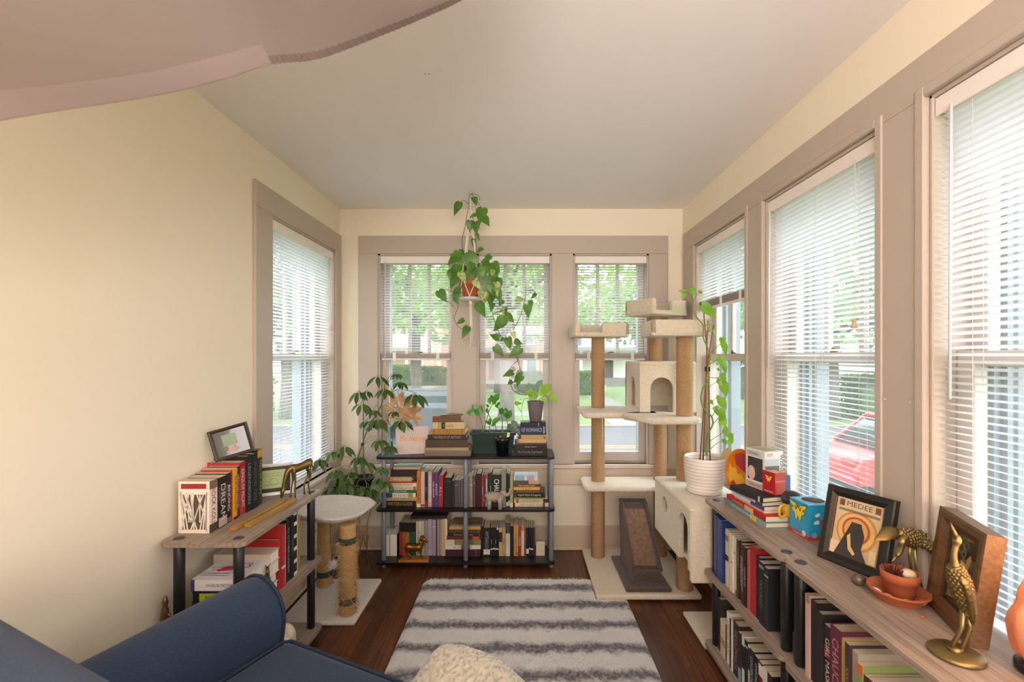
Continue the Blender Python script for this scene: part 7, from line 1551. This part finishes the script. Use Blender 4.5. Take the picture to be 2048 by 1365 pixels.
frame('picture_frame', 'wide black framed poster titled MEDEE leaning on the right shelf', (0.938, 1.447, ZSH+0.0005), (0.073, -0.177, 0), (0.225, 0.08, 0.97), 0.192, 0.232, 0.030, 0.022, mat('#17130f', 0.35, name='black_frame'), pic_c)
# smooth brown stone
b = MB(); b.ball((0, 0, 0.0155), 0.018, 0.016, 0.0155, 16, 10); solo('pebble', b, mat('#4f4034', 0.3, var=(40, '#6d5a48', 0.2)), 'round brown polished stone in front of the terracotta saucer', 'stone', (0.936, 1.262, ZSH), (0, 0, 0))
# terracotta saucer and pot with dried bits
tx, ty = 0.985, 1.190
b = MB(); b.lathe([(0.048, 0), (0.050, 0.002), (0.064, 0.024), (0.068, 0.026), (0.067, 0.029), (0.062, 0.029), (0.050, 0.007), (0.0, 0.006)], 36); solo('terracotta_saucer', b, M_TERRA, 'terracotta saucer holding shells under the small pot', 'saucer', (tx, ty, ZSH), (0, 0, 0))
tp = thing('terracotta_pot', 'small terracotta pot with dry red sprigs standing in the saucer', 'flower pot', (tx+0.008, ty+0.004, ZSH+0.0062))
b = MB(); b.lathe([(0.028, 0), (0.030, 0.002), (0.036, 0.042), (0.041, 0.043), (0.043, 0.066), (0.039, 0.066), (0.034, 0.045), (0.0, 0.044)], 30); lpart(tp, 'pot', b, M_TERRA)
b = MB(); b.lathe([(0.037, 0), (0.0, 0.004)], 18, (0, 0, 0.05)); lpart(tp, 'soil', b, M_SOIL)
b = MB(); rn = random.Random(91)
for k in range(60): a = rn.uniform(0, 6.28); r0_ = rn.uniform(0, 0.014); p = Vector((-0.016+r0_*math.cos(a), r0_*math.sin(a), 0.05)); d = Vector((math.cos(a)*0.4, math.sin(a)*0.4, 1))*rn.uniform(0.014, 0.034); b.tube([p, p+d*0.6+Vector((0,0,0.002)), p+d], [0.0014, 0.001, 0.0003], 4)
lpart(tp, 'dry_sprigs', b, mat('#5a241e', 0.9))
b = MB(); b.ball((0, 0, 0), 0.018, 0.015, 0.014, 16, 10); solo('round_shell', b, mat('#e3d3bb', 0.5, var=(40, '#cdb496', 0.2)), 'round cream shell resting in the terracotta pot', 'shell', (tx+0.022, ty-0.006, ZSH+0.068), (0, R(15), 0))
for k, (dx, dy, l, a, c, lab) in enumerate(((-0.050, 0.010, 0.036, 100, '#e6d8c6', 'long white shell at the left of the saucer'), (-0.046, -0.020, 0.034, 130, '#d9c6b4', 'spiral white shell in the middle of the saucer'), (-0.020, -0.048, 0.030, 165, '#d8c8ba', 'pale shell at the front of the saucer'), (0.018, -0.052, 0.022, 10, '#c98a72', 'pinkish stone at the right of the saucer'))):
    b = MB(); h = l/2; b.tube([(-h, 0, 0), (-h*0.5, 0, 0.001), (0, 0, 0.001), (h*0.6, 0, 0), (h, 0, 0)], [0.002, 0.0055, 0.0068, 0.005, 0.0015], 10)
    solo('seashell', b, mat(c, 0.5, bump=(200, 0.4, 0.001)), lab, 'shell', (tx+dx, ty+dy, ZSH+0.018), (R(8), 0, R(a)), 'shells in the saucer')
b = MB(); b.rbox(-0.006, 0.006, -0.004, 0.004, 0, 0.006, 0.002, 1); b.rbox(0.006, 0.013, -0.002, 0.004, 0, 0.004, 0.0015, 1); solo('seashell', b, mat('#a8683f', 0.6), 'tiny broken shell lying on the shelf beside the saucer', 'shell', (0.975, 1.105, ZSH), (0, 0, 0.5))

# brass cranes
def feather_mat():
    m = mat('#806c43', 0.42, 0.9, name='feathered_brass').copy(); nt = m.node_tree; N = nt.nodes; L = nt.links
    tc = N.new('ShaderNodeTexCoord'); mp = N.new('ShaderNodeMapping'); mp.inputs['Scale'].default_value = (1, 1, 1.0); L.new(tc.outputs['Object'], mp.inputs[0])
    v = N.new('ShaderNodeTexVoronoi'); v.inputs['Scale'].default_value = 130; L.new(mp.outputs[0], v.inputs['Vector']); bm_ = N.new('ShaderNodeBump'); bm_.inputs['Strength'].default_value = 0.8; bm_.inputs['Distance'].default_value = 0.002; bm_.invert = True
    L.new(v.outputs['Distance'], bm_.inputs['Height']); L.new(bm_.outputs['Normal'], N['Principled BSDF'].inputs['Normal']); return m
M_FEATHER = feather_mat()
def scales(mb, P, rad, k=11, r=0.0042, flat=1.0):
    for i in range(2, len(P)-1):
        t = (P[min(i+1, len(P)-1)]-P[i-1]).normalized(); u = t.orthogonal().normalized(); w = t.cross(u)
        for j in range(k):
            a = 2*math.pi*(j+0.5*(i % 2))/k; d = u*math.cos(a)+w*(math.sin(a)*flat); mb.ball(P[i]+d*rad[i]*0.93, r, r, r*1.3, 7, 5)
def taper(n, a, m, e): return [a+(m-a)*math.sin(math.pi*min(1, 2*i/(n-1))/2) if 2*i < n-1 else e+(m-e)*math.sin(math.pi*(1-(i/(n-1)-0.5)*2)/2) for i in range(n)]
c1 = thing('crane_statuette', 'brass crane with lowered head behind the terracotta pot', 'statuette', (1.058, 1.205, ZSH))
o1 = Vector((1.058, 1.205, ZSH)); b = MB(); b.lathe([(0.034, 0), (0.036, 0.002), (0.036, 0.005), (0.030, 0.008), (0.0, 0.010)], 28); lpart(c1, 'base', b, M_BRASSL)
def cr(zx, zy, dy=0.0): return at(zx/3.37+1600, zy/3.37+960, 1.20+dy)-o1
b = MB()
b.tube([cr(738, 440, 0), cr(738, 520, 0), Vector((-0.012, 0.004, 0.006))], [0.006, 0.0035, 0.004], 8); b.tube([cr(768, 440, .01), cr(785, 600, .01), Vector((0.008, 0.0, 0.008))], [0.006, 0.0035, 0.004], 8); b.tube([Vector((0.008, 0, 0.010)), Vector((0.03, -0.012, 0.008))], [0.003, 0.0015], 6)
lpart(c1, 'leg', b, M_BRASSL)
b = MB(); P = smooth_path([cr(650, 352), cr(700, 372), cr(750, 400), cr(790, 430)], 4); b.tube(P, taper(len(P), 0.010, 0.021, 0.012), 14); scales(b, P, taper(len(P), 0.010, 0.021, 0.012)); lpart(c1, 'body', b, M_FEATHER)
b = MB(); P = smooth_path([cr(720, 370, .005), cr(820, 400, .01), cr(900, 470, .0), cr(985, 545, -.01)], 4); b.tube(P, [0.010, 0.016, 0.020, 0.022, 0.023, 0.023, 0.022, 0.021, 0.019, 0.016, 0.012, 0.008, 0.003], 14, True, 0.35); scales(b, P, [0.010, 0.016, 0.020, 0.022, 0.023, 0.023, 0.022, 0.021, 0.019, 0.016, 0.012, 0.008, 0.003], 12, 0.0045, 0.35); lpart(c1, 'wing', b, M_FEATHER)
b = MB(); P = smooth_path([cr(665, 352), cr(610, 355, -.005), cr(560, 385, -.01), cr(502, 405, -.01)], 4); b.tube(P, [0.007, 0.011, 0.014, 0.016, 0.017, 0.017, 0.016, 0.015, 0.013, 0.010, 0.007, 0.004, 0.0015], 12, True, 0.3); lpart(c1, 'tail', b, M_BRASS)
b = MB(); P = smooth_path([cr(715, 385, -.01), cr(690, 410, -.02), cr(682, 450, -.02), cr(672, 490, -.02), cr(655, 512, -.02), cr(640, 528, -.025)], 4); b.tube(P, [0.011-0.0075*i/(len(P)-1) for i in range(len(P))], 10); b.tube([P[-4], P[-1], cr(618, 552, -.03)], [0.005, 0.0035, 0.0008], 8); lpart(c1, 'neck', b, M_BRASSL)
c2 = thing('crane_statuette', 'brass crane with raised beak on a round base before the wooden frame', 'statuette', (0.922, 0.965, ZSH))
o2 = Vector((0.922, 0.965, ZSH)); b = MB(); b.lathe([(0.044, 0), (0.047, 0.003), (0.047, 0.007), (0.043, 0.010), (0.0, 0.012)], 36); b.lathe([(0.013, 0.010), (0.012, 0.018), (0.0, 0.019)], 14, (-0.002, 0, 0)); lpart(c2, 'base', b, M_BRASSL)
def cs_(zx, zy, dy=0.0): return at(zx/3.37+1600, zy/3.37+960, 0.965+dy)-o2
b = MB(); b.tube([cs_(1100, 880), cs_(1092, 1000), Vector((-0.012, 0.002, 0.011))], [0.006, 0.0042, 0.0045], 8); b.tube([cs_(1130, 900), cs_(1148, 1000), Vector((0.007, -0.003, 0.011))], [0.006, 0.0042, 0.0045], 8); lpart(c2, 'leg', b, M_BRASSL)
b = MB(); P = smooth_path([cs_(1040, 575), cs_(1062, 650), cs_(1092, 740), cs_(1120, 830), cs_(1138, 930)], 5); b.tube(P, [0.007+0.0165*math.sin(math.pi*min(1, (i+1)/(len(P)*0.95)))**0.8 for i in range(len(P))], 16, True, 0.8); scales(b, P, [0.007+0.0165*math.sin(math.pi*min(1, (i+1)/(len(P)*0.95)))**0.8 for i in range(len(P))], 13, 0.0043, 0.8); lpart(c2, 'body', b, M_FEATHER)
b = MB(); P = smooth_path([cs_(1075, 650, -.012), cs_(1110, 700, -.016), cs_(1140, 790, -.014), cs_(1160, 900, -.008), cs_(1160, 960, 0)], 4); b.tube(P, [0.008+0.010*math.sin(math.pi*i/(len(P)-1)) for i in range(len(P))], 12, True, 0.5); lpart(c2, 'wing', b, M_FEATHER)
b = MB(); P = smooth_path([cs_(1045, 590), cs_(1036, 520), cs_(1048, 450), cs_(1060, 405), cs_(1050, 380)], 4); b.tube(P, [0.010, 0.0085, 0.0075, 0.0065, 0.006, 0.0055, 0.0055, 0.0055, 0.0055, 0.006, 0.0075, 0.008, 0.0078, 0.007, 0.0065, 0.006, 0.005], 10); b.tube([cs_(1055, 392), cs_(1035, 345), cs_(1016, 290)], [0.006, 0.0035, 0.0008], 8); lpart(c2, 'neck', b, M_BRASSL)
# wooden deep frame with a dark picture
def pic_d(root, fw, fd, w, h):
    z = -fd*0.58; x0, x1, y0, y1 = fw, w-fw, fw, h-fw
    pq(root, 'picture', [(x0, y0), (x1, y0), (x1, y1), (x0, y1)], z, mat('#35342a', 0.12, var=(18, '#4d4a38', 0.25), coat=0.6, name='dark_print'))
    for P, c, zz in (([(0.5, 0.35), (0.6, 0.42), (0.66, 0.6), (0.72, 0.72), (0.66, 0.78), (0.58, 0.7), (0.56, 0.55)], '#b98f4e', 1), ([(0.4, 0.6), (0.56, 0.58), (0.56, 0.62), (0.4, 0.64)], '#c9b98a', 1), ([(0.1, 0.05), (0.4, 0.1), (0.35, 0.3), (0.15, 0.25)], '#8a7a4a', 1)):
        pq(root, 'picture_shape', [(x0+(x1-x0)*a, y0+(y1-y0)*b) for a, b in P], z+0.0009*zz, mat(c, 0.4))
    b = MB()
    for cx, cy, r_ in ((0.35, 0.8, 0.012), (0.5, 0.86, 0.009), (0.45, 0.74, 0.008)): b.ring((x0+(x1-x0)*cx, y0+(y1-y0)*cy, z+0.001), r_, 0.0009, 18, 5)
    lpart(root, 'picture_swirls', b, mat('#7d7c70', 0.5))
    f = MB()
    for a in (x0-0.004, x1): f.box(a, a+0.004, y0-0.004, y1+0.004, z, z+0.007)
    for a in (y0-0.004, y1): f.box(x0, x1, a, a+0.004, z, z+0.007)
    lpart(root, 'gilt_lip', f, mat('#b9a27a', 0.3, 0.6, name='gilt_lip'))
frame('picture_frame', 'deep brown wooden frame with a dark picture behind the near crane', (1.048, 1.186, ZSH+0.0008), (-0.072, -0.188, 0), (0.05, -0.205, 0.955), 0.205, 0.252, 0.038, 0.036, wood_mat('walnut_frame', '#54381f', '#644527', '#73512f'), pic_d, bev=0.006)
# salt lamp
sl = thing('salt_lamp', 'glowing orange salt lamp at the right edge of the near shelf', 'lamp', (1.045, 0.905, ZSH))
b = MB(); b.lathe([(0.042, 0), (0.046, 0.003), (0.046, 0.016), (0.042, 0.02), (0, 0.02)], 28); lpart(sl, 'wooden_base', b, mat('#1d120c', 0.4))
rn = random.Random(5); b = MB(); b.ball((0, 0, 0), 1, n=22, m=14)
for v in b.v:
    k = 1+0.10*math.sin(5*v.x+3*v.z)+0.07*math.sin(9*v.y+2)+rn.uniform(-0.035, 0.035); v.x *= 0.054*k; v.y *= 0.050*k; v.z = max(-0.075, v.z*0.088*k)
b.xf(Matrix.Translation((0, 0, 0.095))); lpart(sl, 'salt_crystal', b, mat('#dfa283', 0.6, var=(22, '#d28e6a', 0.3), bump=(60, 0.6, 0.004), trans=0.3, emit=('#ff8a50', 0.16), name='glowing_salt'))
pl_ = bpy.data.lights.new('salt_lamp_bulb', 'POINT'); pl_.energy = 1.8; pl_.color = (1.0, 0.50, 0.22); pl_.shadow_soft_size = 0.05
po = bpy.data.objects.new('salt_lamp_bulb', pl_); po.location = (1.0, 0.86, 0.93); COL.objects.link(po)

# sheer curtain swag hanging from the ceiling in the upper left foreground
cu = thing('sheer_curtain', 'sheer mauve grey fabric swag hanging from the ceiling in the upper left', 'curtain', (-0.6, 0.3, 2.3))
hem = smooth_path([at(-420, 330, 0.58), at(-160, 285, 0.62), at(0, 243, 0.66), at(180, 212, 0.70), at(330, 187, 0.74), at(450, 158, 0.77), at(545, 130, 0.80), at(640, 118, 0.83), at(760, 72, 0.87), at(860, 30, 0.90), at(935, -6, 0.93), at(1060, -90, 0.98)], 5)
def cloth(u, v):
    f = u*(len(hem)-1); i = min(int(f), len(hem)-2); p = hem[i].lerp(hem[i+1], f-i)
    top = Vector((p.x*1.05-0.05, p.y-0.62+0.1*u, ZC-0.012)); q = p.lerp(top, v)
    q.z -= 0.10*math.sin(math.pi*v)*(1-0.5*u)
    w = 0.010*math.sin(14*u+5*v)*math.sin(math.pi*min(1, v*1.6+0.08))+0.012*math.sin(6*u-9*v)*v
    q.y += w; q.z += w*1.2; q.z = min(q.z, ZC-0.006); return q
b = MB(); b.grid(cloth, 90, 40)
def sheer():
    m = bpy.data.materials.new('sheer_fabric'); m.use_nodes = True; nt = m.node_tree; N = nt.nodes; L = nt.links; p = N['Principled BSDF']; p.inputs['Base Color'].default_value = lin('#8f8480'); p.inputs['Roughness'].default_value = 0.8
    t = N.new('ShaderNodeBsdfTranslucent'); t.inputs['Color'].default_value = lin('#9c918c'); a = N.new('ShaderNodeMixShader'); a.inputs[0].default_value = 0.5; L.new(p.outputs[0], a.inputs[1]); L.new(t.outputs[0], a.inputs[2])
    tr = N.new('ShaderNodeBsdfTransparent'); tr.inputs['Color'].default_value = lin('#e6dcd8'); c = N.new('ShaderNodeMixShader'); c.inputs[0].default_value = 0.15; L.new(a.outputs[0], c.inputs[1]); L.new(tr.outputs[0], c.inputs[2]); L.new(c.outputs[0], N['Material Output'].inputs['Surface']); return m
wpart(cu, 'fabric', b, sheer(), recalc=False)
def hemtape(u0, u1, v1, rip=0.0015):
    b = MB(); b.grid(lambda u, v: cloth(u0+(u1-u0)*u, v*v1)+Vector((0, -0.002, -rip+rip*math.sin(300*u))), 140, 2); return b
wpart(cu, 'ribbed_hem', hemtape(0.545, 1.0, 0.022), mat('#74645f', 0.85, trans=0.2, name='gathered_hem'), 'darker gathered hem', recalc=False)
wpart(cu, 'plain_hem', hemtape(0.0, 0.545, 0.05, 0.0), mat('#9a8a86', 0.85, trans=0.35, name='plain_hem'), None, recalc=False)
# two tiny nail holes and a hook mark on the ceiling
for x, y in ((850, 148), (858, 148)):
    Y = FPX*(EYE-ZC)/(y-VY); b = MB(); b.ball((PX(x, Y), Y, ZC), 0.003, 0.003, 0.001, 8, 4); struct('ceiling_nail', b, mat('#9a8a78', 0.6))
